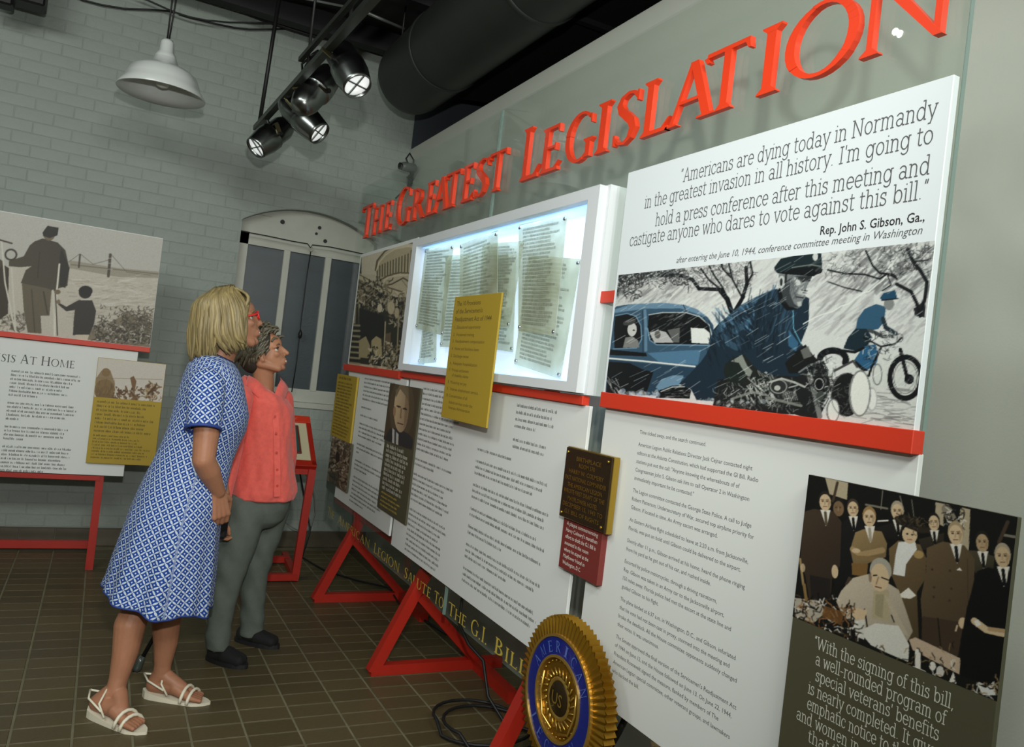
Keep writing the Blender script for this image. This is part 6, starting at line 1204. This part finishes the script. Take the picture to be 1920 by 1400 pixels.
# torso inside the dress, keeps the body one piece
limb(bm, [(B(396, 720), .085), (B(388, 790), .10), (B(352, 880), .10), (B(325, 960), .11)]); limb(bm, [(shR, .05), (shL, .05)])
def foot(bm, ank, heel, toe, zsole, w_=.034):
    heel = Vector(heel); toe = Vector(toe); d = (toe-heel).normalized(); s = d.cross(Vector((0, 0, 1))).normalized(); L_ = (toe-heel).length
    h = heel+d*.035+Vector((0, 0, zsole+.030)); cone(bm, ank, .034, h, .031); sph(bm, h, (.031, .031, .030))
    mid = heel+d*(L_*.5)+Vector((0, 0, zsole*.75+.034)); ball = heel+d*(L_*.72)+Vector((0, 0, zsole*.35+.020)); cone(bm, h, .031, mid, .029); cone(bm, Vector(ank)+d*.02+Vector((0, 0, -.012)), .030, mid+d*.02, .026); 
    for o in (-1, 1): cone(bm, mid+s*o*.010, .025, ball+s*o*.018, .018)
    for k in range(5):
        o = (k-2)*.0155; ln = (.052, .048, .044, .038, .032)[k if False else abs(k)]; b0 = ball+s*o+d*.005; e = b0+d*(.050-.008*abs(k-(0 if s.dot(Vector((0, 1, 0))) > 0 else 4))*.6)+Vector((0, 0, -.006)); cone(bm, b0, .0115, e, .0085 if k not in (0,) else .010, 10)
hlR, teR = Vector((.098, 3.272, 0)), Vector((.272, 3.072, 0)); hlL, teL = Vector((.288, 3.400, 0)), Vector((.508, 3.277, 0))
foot(bm, aR, hlR, teR, .022); foot(bm, aL, hlL, teL, .021)
hand(bm, wrR, (.24, .10, -1), (-.35, .75, .0), (.9, .2, .2), .188, (.52, .58, .64, .70), r=.0100, thumb=(.4, .2)); 
bm.from_mesh(hm); me = remesh(bm, .0036, 2)
body1 = link('body', me, M_SKIN, W1, True)
bm = bmesh.new(); hand(bm, wrL, (-.42, -.42, -1), (-.75, -.35, .1), (.3, -.8, .3), .175, (.45, .5, .55, .6), r=.0098); limb(bm, [(wrL, .027), (wrL+(elL-wrL)*.12, .027)])
link('left_hand', remesh(bm, .003, 2), M_SKIN, W1, True)
face_parts(F1, W1, (178, 112, 96), (150, 124, 84), True, (84, 96, 90))
# dress
def dress_mat():
    m = bpy.data.materials.new('blue_white_print'); m.use_nodes = True; N = m.node_tree.nodes; Lk = m.node_tree.links; b = N['Principled BSDF']; b.inputs['Roughness'].default_value = .75; b.inputs['Specular IOR Level'].default_value = .2
    uv = N.new('ShaderNodeUVMap'); uv.uv_map = 'UVMap'; sp = N.new('ShaderNodeSeparateXYZ'); Lk.new(uv.outputs[0], sp.inputs[0])
    def mth(op, a, b_=None, c_=None):
        n = N.new('ShaderNodeMath'); n.operation = op
        for i, v in enumerate((a, b_, c_)):
            if v is None: continue
            if isinstance(v, (int, float)): n.inputs[i].default_value = v
            else: Lk.new(v, n.inputs[i])
        return n.outputs[0]
    P_ = .0335; u = mth('DIVIDE', sp.outputs[0], P_); v = mth('DIVIDE', sp.outputs[1], P_)
    f = mth('SUBTRACT', mth('FRACT', u), .5); g = mth('SUBTRACT', mth('FRACT', v), .5); af = mth('ABSOLUTE', f); ag = mth('ABSOLUTE', g)
    # four slanting petals around each cell centre
    s_ = mth('DIVIDE', mth('ADD', af, ag), 1.4142); d_ = mth('DIVIDE', mth('SUBTRACT', af, ag), 1.4142)
    e1 = mth('ADD', mth('POWER', mth('DIVIDE', mth('SUBTRACT', s_, .36), .098), 2), mth('POWER', mth('DIVIDE', d_, .27), 2)); pet = mth('LESS_THAN', e1, 1.0)
    cd_ = mth('LESS_THAN', mth('ADD', af, ag), .11)
    e2 = mth('LESS_THAN', mth('ADD', mth('POWER', mth('SUBTRACT', .5, af), 2), mth('POWER', mth('SUBTRACT', .5, ag), 2)), .006)
    e3 = mth('LESS_THAN', mth('ADD', mth('POWER', mth('SUBTRACT', .5, af), 2), mth('POWER', ag, 2)), .005); e4 = mth('LESS_THAN', mth('ADD', mth('POWER', mth('SUBTRACT', .5, ag), 2), mth('POWER', af, 2)), .005)
    a = mth('MAXIMUM', mth('MAXIMUM', pet, cd_), mth('MAXIMUM', mth('MAXIMUM', e2, e3), e4)); mx = N.new('ShaderNodeMix'); mx.data_type = 'RGBA'; mx.inputs[6].default_value = (*s2l((28, 62, 138)), 1); mx.inputs[7].default_value = (*s2l((184, 196, 204)), 1); Lk.new(a, mx.inputs[0]); Lk.new(mx.outputs[2], b.inputs['Base Color']); return m
M_DRS = dress_mat(); M_HEM = mat('blue_trim', (34, 60, 128), .7)
prof = [((384, 657), (436, 681), .070), ((368, 666), (445, 694), .135), ((353, 684), (452, 712), .178), ((344, 705), (458, 742), .185), ((335, 735), (465, 778), .175), ((325, 768), (460, 805), .160), ((315, 800), (446, 832), .150), ((302, 835), (434, 862), .150), ((284, 872), (427, 895), .165), ((262, 915), (420, 935), .185), ((244, 955), (412, 975), .200), ((228, 1000), (407, 1020), .215), ((212, 1045), (402, 1070), .232), ((200, 1085), (396, 1110), .245), ((192, 1103), (392, 1134), .255)]
fine = []
for i in range(len(prof)-1):
    for k in range(4):
        t = k/4; a, b = prof[i], prof[i+1]; fine.append([[a[j][q]*(1-t)+b[j][q]*t for q in (0, 1)] for j in (0, 1)]+[a[2]*(1-t)+b[2]*t])
fine.append([list(prof[-1][0]), list(prof[-1][1]), prof[-1][2]])
bm = bmesh.new(); n = 128; uvl = None; R_ = []; vlen = 0; prevc = None; UV = []
for i, (a, b, hwid) in enumerate(fine):
    A = B(a[0], a[1]); C_ = B(b[0], b[1]); c = (A+C_)/2; u = (C_-A)/2; sk = max(0, (i-34)/(len(fine)-35)); 
    if prevc is not None: vlen += (c-prevc).length
    prevc = c; ring = []
    per = math.pi*(3*(u.length+hwid)-math.sqrt((3*u.length+hwid)*(u.length+3*hwid)))
    for k in range(n):
        t = 2*math.pi*k/n; w_ = 1+sk*(.050*math.sin(7*t+.6)+.035*math.sin(11*t+2)+.02*math.sin(17*t)); cr = .010*math.sin(5*t+i*.35)*(1-sk)*(1 if i > 14 else 0)
        # superellipse for the chest
        ct, st = math.cos(t), math.sin(t); ring.append(bm.verts.new(c+u*(ct*(w_+cr))+Vector((0, 1, 0))*(st*hwid*(w_+cr))+Vector((0, 0, -.007*sk*math.sin(3*t+1)-.006*sk*math.sin(7*t)))))
    R_.append(ring); UV.append((per, vlen))
uvl = bm.loops.layers.uv.new('UVMap')
for i in range(len(R_)-1):
    for k in range(n):
        f = bm.faces.new((R_[i][k], R_[i][(k+1) % n], R_[i+1][(k+1) % n], R_[i+1][k]))
        pr0 = 1.02
        for l, (ii, kk) in zip(f.loops, ((i, k), (i, k+1), (i+1, k+1), (i+1, k))): l[uvl].uv = ((((kk/n+.25) % 1.0001)-.5)*(UV[ii][0]*.55+.50), UV[ii][1]*1.02)
        f.material_index = 0
me = bpy.data.meshes.new('dress'); bmesh.ops.recalc_face_normals(bm, faces=bm.faces); bm.to_mesh(me); bm.free(); dr = link('dress', me, M_DRS, W1, True); so = dr.modifiers.new('cloth', 'SOLIDIFY'); so.thickness = .003; so.offset = 1
# hem band and neckline
bm = bmesh.new()
def ring_pts(i, off=0):
    a, b, hwid = fine[i]; A = B(a[0], a[1]); C_ = B(b[0], b[1]); c = (A+C_)/2; u = (C_-A)/2; sk = max(0, (i-34)/(len(fine)-35)); out = []
    for k in range(n+1):
        t = 2*math.pi*k/n; w_ = 1+sk*(.050*math.sin(7*t+.6)+.035*math.sin(11*t+2)+.02*math.sin(17*t)); out.append(c+u*(math.cos(t)*w_)+Vector((0, 1, 0))*(math.sin(t)*hwid*w_)+Vector((0, 0, -.007*sk*math.sin(3*t+1)-.006*sk*math.sin(7*t)-off)))
    return out
tube(bm, ring_pts(len(fine)-1), .0045, 6, caps=False); obj('hem_trim', bm, M_HEM, W1, True)
bm = bmesh.new(); tube(bm, ring_pts(0), .006, 6, caps=False); obj('neck_trim', bm, mat('navy_trim', (20, 30, 70), .7), W1, True)
# sleeves
def sleeve(s0, s1, r0, r1, name):
    s0 = Vector(s0); s1 = Vector(s1); d = (s1-s0).normalized(); u, v, _ = frame_of(d); bm = bmesh.new(); uvl = bm.loops.layers.uv.new('UVMap'); n = 40; m_ = 14; R_ = []
    for i in range(m_+1):
        t = i/m_; r = r0+(r1-r0)*t; k0 = math.sqrt(max(0, 1-(1-min(t*3.2, 1))**2)) if t < .32 else 1; R_.append([bm.verts.new(s0+(s1-s0)*t+(u*math.cos(a)+v*math.sin(a))*(r*max(k0, .12)*(1+.02*math.sin(3*a+4*t)))) for a in [2*math.pi*k/n for k in range(n)]])
    for i in range(m_):
        for k in range(n):
            f = bm.faces.new((R_[i][k], R_[i][(k+1) % n], R_[i+1][(k+1) % n], R_[i+1][k]))
            for l, (ii, kk) in zip(f.loops, ((i, k), (i, k+1), (i+1, k+1), (i+1, k))): l[uvl].uv = (kk/n*r1*6.28, ii/m_*(s1-s0).length)
    bmesh.ops.recalc_face_normals(bm, faces=bm.faces); o = obj(name, bm, M_DRS, W1, True); so = o.modifiers.new('cloth', 'SOLIDIFY'); so.thickness = .003
    bm = bmesh.new(); tube(bm, [s1+(u*math.cos(a)+v*math.sin(a))*(r1*1.03) for a in [2*math.pi*k/n for k in range(n+1)]], .006, 6, caps=False); obj('sleeve_trim', bm, M_HEM, W1, True)
sleeve(B(392, 690, 3.20), B(381, 804, 3.115), .074, .060, 'sleeve'); sleeve(B(404, 690, 3.46), B(400, 800, 3.52), .072, .058, 'sleeve')
# hair: blond bob made of locks over a close cap
M_H1 = hair_mat('blond_hair', (134, 119, 80)); bm = bmesh.new()
sph(bm, (-.026, 0, .046), (.104, .088, .090), u=28, v=18); sph(bm, (-.062, 0, -.030), (.066, .080, .085), u=24, v=16)
for s in (-1, 1): cone(bm, (-.02, s*.062, .03), .038, (-.030, s*.068, -.075), .028)
cone(bm, (-.095, -.035, -.09), .030, (-.095, .035, -.09), .030)
push_me = remesh(bm, .005, 3); push_me.transform(F1); hcap = link('hair_cap', push_me, mat('dark_blond_hair_roots', (112, 98, 64), .6, var=.2, vscale=50), W1, True)
r = random.Random(4); st = []
for i in range(300):
    az = r.uniform(-2.45, 2.45)+math.pi     # around the back, from temple to temple
    ca, sa = math.cos(az), math.sin(az); lay = r.uniform(0, 1); fr_ = (ca+1)/2          # 0 back .. 1 front
    top = (-.02+r.uniform(-.02, .05), r.uniform(-.012, .012)+sa*.012, .138+r.uniform(-.006, .002))
    m1 = (-.026+ca*.085, sa*.078, .100); m2 = (min(-.028+ca*(.112+.006*lay), .052), sa*(.094+.006*lay), .035); m3 = (min(-.040+ca*(.112+.016*lay), .026)+r.uniform(-.008, .006), sa*(.098+.014*lay), -.040+r.uniform(-.02, .015))
    e = -.116+.032*fr_+r.uniform(-.022, .014); tipx = -.046+ca*(.104+.022*lay)+(.024 if fr_ > .35 else -.012)+r.uniform(-.010, .014); tipx = min(tipx, .022+r.uniform(-.012, .01))
    st.append(([top, m1, m2, m3, (tipx, sa*(.086+.014*lay), e)], [.003, .0075, .009, .0085, .0025]))
for i in range(46):   # swept fringe from the crown over the forehead side
    s = r.choice((-1, 1)); y = s*r.uniform(.005, .06)
    st.append(([(-.01, y*.2, .136), (.040, y*.7, .118), (.070, y*1.05, .082), (.060-abs(y)*.2, s*.068, .040), (.026, s*(.082+r.uniform(0, .006)), -.002+r.uniform(-.02, .02)), (-.008, s*.088, -.045)], [.003, .006, .007, .0065, .006, .002]))
locks(F1, st, M_H1, W1, 'hair')
# glasses and earring
M_RG = mat('red_glasses', (214, 34, 30), .3, coat=.4)
bm = bmesh.new()
for s in (-1, 1):
    c = Vector((.0985, s*.033, .004)); rr = []
    for k in range(21): t_ = 2*math.pi*k/20; rr.append(F1 @ (c+Vector((-.004*abs(math.cos(t_)), .024*math.copysign(abs(math.cos(t_))**.7, math.cos(t_)), .016*math.copysign(abs(math.sin(t_))**.7, math.sin(t_))+.003))))
    tube(bm, rr, .0032, 6, caps=False); tube(bm, [F1 @ Vector(q) for q in ((.095, s*.056, .014), (.060, s*.072, .010), (-.005, s*.082, .004))], [.0048, .0030, .0025], 6)
tube(bm, [F1 @ Vector(q) for q in ((.0985, -.010, .006), (.101, 0, .009), (.0985, .010, .006))], .003, 6); obj('glasses', bm, M_RG, W1, True)
bm = bmesh.new(); sph(bm, F1 @ Vector((.004, -.088, -.038)), .0062); obj('earring', bm, mat('pearl', (236, 224, 206), .2), W1, True)
# sandals
M_SAN = mat('cream_sandal', (214, 208, 186), .45)
def sandal(heel, toe, zs, par):
    heel = Vector(heel); toe = Vector(toe); d = (toe-heel).normalized(); s = d.cross(Vector((0, 0, 1))).normalized(); L_ = (toe-heel).length+.022; h0 = heel-d*.006
    bm = bmesh.new(); n = 14; T_, U_ = [], []
    for side in (1, -1):
        for k in range(n+1):
            t = k/n if side == 1 else 1-k/n; w_ = .030+.012*math.sin(min(t*1.25, 1)*math.pi*.5)-(.0 if t < .8 else (t-.8)*.11); w_ *= math.sqrt(max(1-((t-.5)*2)**8, .02)); p = h0+d*(L_*t)+s*(side*w_); z = zs*(1-t/.62) if t < .62 else 0
            T_.append(bm.verts.new(p+Vector((0, 0, z+.011)))); U_.append(bm.verts.new(p+Vector((0, 0, .0))))
    m_ = len(T_); bm.faces.new(T_); bm.faces.new(U_[::-1])
    for k in range(m_): bm.faces.new((T_[k], U_[k], U_[(k+1) % m_], T_[(k+1) % m_]))
    bmesh.ops.triangulate(bm, faces=[f for f in bm.faces if len(f.verts) > 4]); bmesh.ops.recalc_face_normals(bm, faces=bm.faces); sd = obj('sandal', bm, M_SAN, par)
    def strap(t0, zt, wd, z1=.02, t1=None):
        t1 = t0 if t1 is None else t1; P_ = []
        for k in range(9):
            a = math.pi*k/8; P_.append(h0+d*(L_*(t0+(t1-t0)*k/8))+s*(math.cos(a)*.047)+Vector((0, 0, z1+math.sin(a)*zt)))
        tube(bm2, P_, wd, 6)
    bm2 = bmesh.new(); strap(.62, .052, .0066, .010, .68); strap(.72, .043, .0066, .008, .77)
    an = h0+d*.055; P_ = [h0+d*(L_*.42)+s*.040+Vector((0, 0, .03)), h0+d*.085+s*.036+Vector((0, 0, .07)), h0+d*.075+Vector((0, 0, .108)), h0+d*.085-s*.036+Vector((0, 0, .07)), h0+d*(L_*.42)-s*.040+Vector((0, 0, .03))]
    tube(bm2, P_, .0042, 6)
    for q in (1, -1): tube(bm2, [h0+d*(L_*.36)+s*(q*.040)+Vector((0, 0, .048)), h0+d*.03+s*(q*.034)+Vector((0, 0, .075)), h0-d*.004+Vector((0, 0, .088))], .0042, 6)
    obj('straps', bm2, M_SAN, sd, True)
sandal(hlR, teR, .020, W1); sandal(hlL, teL, .019, W1)
# ------------------------------------------------------------------ woman in the coral shirt
W2 = thing('person', 'short haired woman in a coral shirt, grey trousers and black slip-on shoes', 'person')
Y2 = 3.86
def D(px, py, Y=Y2): return atY(px, py, Y)
hc2 = D(496, 662, 3.84); F2 = head_frame(hc2, math.radians(-22), math.radians(20), math.radians(2), .96)
nk2 = [(F2 @ Vector((-.022, 0, -.055)), .050), (D(494, 722, 3.86), .050), (D(490, 745), .060), (D(488, 775), .085)]
hm = head_mesh(F2, .93, nk2, 1.05, .90); bm = bmesh.new()
limb(bm, [(D(488, 775), .09), (D(486, 850), .10), (D(482, 930), .11)])
s2R, e2R, w2R = D(450, 745, 3.70), D(428, 868, 3.72), D(410, 962, 3.66); s2L, e2L, w2L = D(530, 748, 4.0), D(540, 850, 4.02), D(534, 920, 4.06)
limb(bm, [(s2R, .036), (e2R, .032), (w2R, .024)]); limb(bm, [(s2L, .036), (e2L, .032), (w2L, .024)]); limb(bm, [(s2R, .034), (s2L, .034)])
hand(bm, w2R, (0, -.1, -1), (.6, .3, 0), (.8, -.2, 0), .155, (.6, .65, .7, .75), r=.0085); hand(bm, w2L, (0, .1, -1), (-.5, .3, 0), (.8, -.2, 0), .155, (.3, .35, .4, .4), r=.0085)
a2R, a2L = D(409, 1216, 3.71)+Vector((0, 0, 0)), D(470, 1190, 3.93)
h2R, h2L = D(455, 945, 3.78), D(505, 940, 3.93); k2R, k2L = D(432, 1085, 3.74), D(480, 1068, 3.93)
limb(bm, [(h2R, .055), (k2R, .036), (a2R, .030)]); limb(bm, [(h2L, .055), (k2L, .036), (a2L, .030)])
bm.from_mesh(hm); body2 = link('body', remesh(bm, .0036, 2), M_SKIN2, W2, True); face_parts(F2, W2, (158, 98, 80), (72, 56, 46), True)
# trousers
M_TRO = mat('grey_green_denim', (88, 96, 88), .85, var=.10, vscale=22, bump=.0012, bscale=160)
bm = bmesh.new()
def P2(px0, px1, py, Y): a = D(px0, py, Y); b = D(px1, py, Y); return (a+b)/2, (b-a).length/2
def leg(rows, Y0, Y1, dep=1.0):
    rings = []
    for i, (x0, x1, y) in enumerate(rows):
        Y = Y0+(Y1-Y0)*i/(len(rows)-1); c, r = P2(x0, x1, y, Y); rings.append((c, Vector((r, 0, 0)), Vector((0, max(r*dep, .05), 0)), one))
    ringloft(bm, rings, 28)
leg([(424, 500, 925), (420, 500, 960), (409, 488, 1000), (402, 474, 1040), (400, 460, 1075), (396, 448, 1110), (389, 438, 1150), (386, 432, 1190), (385, 431, 1215)], 3.80, 3.71, 1.05)
leg([(470, 548, 925), (468, 541, 960), (462, 528, 1000), (456, 513, 1040), (451, 503, 1075), (451, 498, 1110), (452, 496, 1150), (450, 495, 1175), (449, 494, 1190)], 3.93, 3.93, 1.05)
c, r = P2(424, 547, 925, Y2); c1, r1 = P2(424, 545, 880, Y2); ringloft(bm, [(c1, Vector((r1*.9, 0, 0)), Vector((0, .15, 0)), one), (c, Vector((r, 0, 0)), Vector((0, .155, 0)), one), (c+Vector((-.004, 0, -.06)), Vector((r*.97, 0, 0)), Vector((0, .15, 0)), one), (c+Vector((-.010, 0, -.115)), Vector((r*.90, 0, 0)), Vector((0, .13, 0)), one), (c+Vector((-.014, 0, -.15)), Vector((r*.62, 0, 0)), Vector((0, .10, 0)), one)], 32)
me = remesh(bm, .007, 6); a = co_of(me); a[:, 0] += .0035*np.sin(a[:, 2]*62+a[:, 0]*30)*np.exp(-((a[:, 2]-.12)/.10)**2)+.003*np.sin(a[:, 2]*48+a[:, 0]*40)*np.exp(-((a[:, 2]-.42)/.08)**2); a[:, 1] += .004*np.sin(a[:, 2]*40+a[:, 0]*55); set_co(me, a)
link('trousers', me, M_TRO, W2, True)
# shirt
M_SHT = mat('coral_linen', (226, 96, 84), .8, var=.08, vscale=60, bump=.0010, bscale=260, sheen=.2)
rows = [((460, 704), (516, 742), .075), ((450, 714), (534, 748), .15), ((443, 735), (545, 764), .175), ((440, 770), (545, 785), .17), ((438, 810), (543, 822), .16), ((432, 850), (545, 858), .16), ((424, 890), (549, 893), .17), ((420, 915), (551, 918), .175), ((421, 928), (547, 935), .17)]
rings = []
for i in range(len(rows)-1):
    for k in range(5):
        t = k/5; a, b = rows[i], rows[i+1]; p0 = [a[0][q]*(1-t)+b[0][q]*t for q in (0, 1)]; p1 = [a[1][q]*(1-t)+b[1][q]*t for q in (0, 1)]; A = D(*p0); C_ = D(*p1); hw_ = a[2]*(1-t)+b[2]*t; ph = i+t
        rings.append(((A+C_)/2, (C_-A)/2, Vector((0, hw_, 0)), (lambda tt, ph=ph: 1+.024*math.sin(4*tt+ph*1.3)+.022*math.sin(9*tt+ph*.5)*min(ph/5, 1)+.012*math.sin(15*tt-ph*2)+.010*math.sin(23*tt+ph*4)*min(ph/4, 1))))
bm = bmesh.new(); ringloft(bm, rings, 96, caps=False); bmesh.ops.recalc_face_normals(bm, faces=bm.faces)
o = obj('shirt', bm, M_SHT, W2, True); so = o.modifiers.new('cloth', 'SOLIDIFY'); so.thickness = .004; so.offset = 1
def shirt_arm(a, b, c, r0, r1):
    bm = bmesh.new(); limb(bm, [(a, r0), (b, (r0+r1)/2), (b.lerp(c, .8), r1)]); link('sleeve', remesh(bm, .006, 4), M_SHT, W2, True)
shirt_arm(s2R, e2R, w2R, .058, .040); shirt_arm(s2L, e2L, w2L, .052, .038)
# collar, placket, buttons
bm = bmesh.new()
def colr(pts, w_):
    V = [[bm.verts.new(Vector(p)), bm.verts.new(Vector(p)+Vector(q))] for p, q in zip(pts, w_)]
    for a, b in zip(V, V[1:]): bm.faces.new((a[0], b[0], b[1], a[1]))
colr([D(458, 712, 3.86), D(468, 704, 3.78), D(482, 712, 3.74), D(497, 727, 3.72), D(508, 742, 3.71)], [D(452, 722, 3.82)-D(458, 712, 3.86), D(466, 728, 3.73)-D(468, 704, 3.78), D(482, 744, 3.70)-D(482, 712, 3.74), D(497, 760, 3.69)-D(497, 727, 3.72), D(510, 758, 3.69)-D(508, 742, 3.71)])
colr([D(513, 744, 3.71), D(518, 728, 3.76), D(526, 712, 3.84), D(523, 706, 3.92)], [D(516, 768, 3.69)-D(513, 744, 3.71), D(530, 756, 3.73)-D(518, 728, 3.76), D(540, 730, 3.82)-D(526, 712, 3.84), D(538, 722, 3.9)-D(523, 706, 3.92)])
o = obj('collar', bm, M_SHT, W2, True); so = o.modifiers.new('cloth', 'SOLIDIFY'); so.thickness = .004
pts = [D(514, 762, 3.70), D(518, 800, 3.69), D(519, 850, 3.69), D(520, 890, 3.675), D(519, 930, 3.68)]
bm = bmesh.new(); 
for a, b in zip(pts, pts[1:]): bar(bm, a, b, .026, .004, side=(1, 0, 0), e1=.002)
bmesh.ops.recalc_face_normals(bm, faces=bm.faces); obj('placket', bm, M_SHT, W2)
for k, (x, y) in enumerate(((516, 780), (518, 812), (519, 848), (520, 880), (520, 910))):
    bm = bmesh.new(); lathe(bm, [(0, 0), (.005, 0), (.005, .003), (0, .003)], 10, axis_mat(D(x, y, 3.672), (0, -1, 0))); obj('button', bm, mat('coral_button', (190, 64, 56), .4), W2)
# short grey hair
M_H2 = hair_mat('grey_brown_hair', (92, 86, 70)); bm = bmesh.new(); sph(bm, (-.026, 0, .046), (.097, .080, .090), u=28, v=18); sph(bm, (-.064, 0, -.012), (.062, .072, .074), u=24, v=16)
me = remesh(bm, .005, 3); me.transform(F2); link('hair_cap', me, mat('dark_hair_roots', (46, 40, 32), .7, var=.2, vscale=50), W2, True); r = random.Random(9); st = []
for i in range(620):
    az = r.uniform(-2.0, 2.0)+math.pi; el = r.uniform(-.75, 1.5); ca, sa, ce, se = math.cos(az), math.sin(az), math.cos(el), math.sin(el)
    if el < .1 and ca > .02: continue
    p0 = Vector((-.028+ca*ce*.100, sa*ce*.085, .040+se*.090)); nrm = Vector((ca*ce/.096, sa*ce/.08, se/.088)).normalized(); dn = Vector((-.35, 0, -1)); dn = (dn-nrm*dn.dot(nrm)); dn = dn.normalized() if dn.length > .05 else Vector((-1, 0, 0)); l = r.uniform(.028, .05)
    jit = Vector((r.uniform(-.3, .3), r.uniform(-.3, .3), r.uniform(-.2, .2)))*l; st.append(([p0, p0+nrm*.007+dn*l*.5+jit*.3, p0+nrm*.004+dn*l+jit*.6], [.005, .0055, .0012]))
for i in range(260):   # sides, swept back over the ears
    s = r.choice((-1, 1)); x = r.uniform(-.10, .050); z = r.uniform(-.005, .10)
    if z < .012 and x > -.03: continue
    q = 1-((x+.026)/.104)**2-((z-.042)/.096)**2
    if q < .02: continue
    y = s*(.086*math.sqrt(q)+.001); l = r.uniform(.03, .055); st.append(([(x, y, z), (x-l*.5, s*(abs(y)+.005)*.99, z-l*.35), (x-l*.85, y*.97, z-l*.85)], [.0045, .006, .0012]))
for i in range(90):   # tousled top and fringe
    y = r.uniform(-.062, .062); x = r.uniform(-.03, .07); z0 = .045+.090*math.sqrt(max(0, 1-((x+.026)/.105)**2-(y/.084)**2)); p0 = Vector((x, y, z0)); d_ = Vector((r.uniform(.2, 1), r.uniform(-.5, .5), r.uniform(.1, .5))).normalized()
    st.append(([p0, p0+d_*.020+Vector((0, 0, .008)), p0+d_*.040+Vector((0, 0, -.004))], [.005, .006, .0012]))
locks(F2, st, M_H2, W2, 'hair')
# slip-on shoes
M_SHO = mat('black_suede', (14, 14, 15), .85, bump=.0006, bscale=200); M_SOL = mat('black_rubber', (24, 24, 26), .6)
def shoe(heel, toe, par):
    heel = Vector(heel); toe = Vector(toe); d = (toe-heel).normalized(); s = d.cross(Vector((0, 0, 1))).normalized(); L_ = (toe-heel).length; bm = bmesh.new()
    cone(bm, heel+d*.035+Vector((0, 0, .048)), .030, heel+d*.04+Vector((0, 0, .035)), .034); cone(bm, heel+d*.04+Vector((0, 0, .040)), .036, heel+d*(L_*.5)+Vector((0, 0, .042)), .038)
    for o in (-1, 1): cone(bm, heel+d*(L_*.5)+s*o*.008+Vector((0, 0, .040)), .036, heel+d*(L_-.038)+s*o*.012+Vector((0, 0, .030)), .027)
    me = remesh(bm, .005, 4); sh = link('shoe', me, M_SHO, par, True); a = co_of(me); a[:, 2] = np.maximum(a[:, 2], .012); set_co(me, a)
    bm = bmesh.new(); O = []
    for k in range(24):
        t = 2*math.pi*k/24; x = L_/2+.004+math.cos(t)*(L_/2+.004); w_ = .039+.006*math.cos(t)
        O.append(heel+d*(x-.004)+s*(math.sin(t)*w_))
    a_ = [bm.verts.new(p) for p in O]; b_ = [bm.verts.new(p+Vector((0, 0, .020))) for p in O]; bm.faces.new(a_[::-1]); bm.faces.new(b_)
    for k in range(24): bm.faces.new((a_[k], a_[(k+1) % 24], b_[(k+1) % 24], b_[k]))
    obj('sole', bm, M_SOL, sh)
shoe((.560, 3.755, 0), (.712, 3.610, 0), W2); shoe((.715, 3.975, 0), (.895, 3.832, 0), W2)
# walking stick and bag strap between the two women
t = thing('walking_stick', 'thin black stick with a clear tip, held between the two women', 'stick')
tp, bt = D(408, 985, 3.66), Vector((.262, 3.66, .0))
tubeobj('shaft', [tp, tp.lerp(bt, .93)], [.008, .009], M_BLK, t); tubeobj('tip', [tp.lerp(bt, .90), tp.lerp(bt, .93), tp.lerp(bt, .97), bt+Vector((0, 0, .004))], [.011, .016, .022, .020], mat('smoky_rubber_tip', (70, 76, 70), .2, spec=.7), t, 14)
tubeobj('handle', [tp+Vector((-.05, 0, .02)), tp+Vector((-.01, 0, .03)), tp+Vector((.01, 0, .01)), tp+Vector((0, 0, -.03))], .013, M_BLK, t)
t = thing('shoulder_bag', 'small black bag hanging between the dress and the grey trousers', 'bag')
c = D(416, 985, 3.60); bm = bmesh.new(); box(bm, c-Vector((.028, .03, .055)), c+Vector((.022, .03, .03)), .012); obj('bag_body', bm, M_SHO, t)
tubeobj('strap', [c+Vector((-.012, 0, -.03)), D(404, 1020, 3.62), D(402, 1045, 3.62)], .006, M_SHO, t)
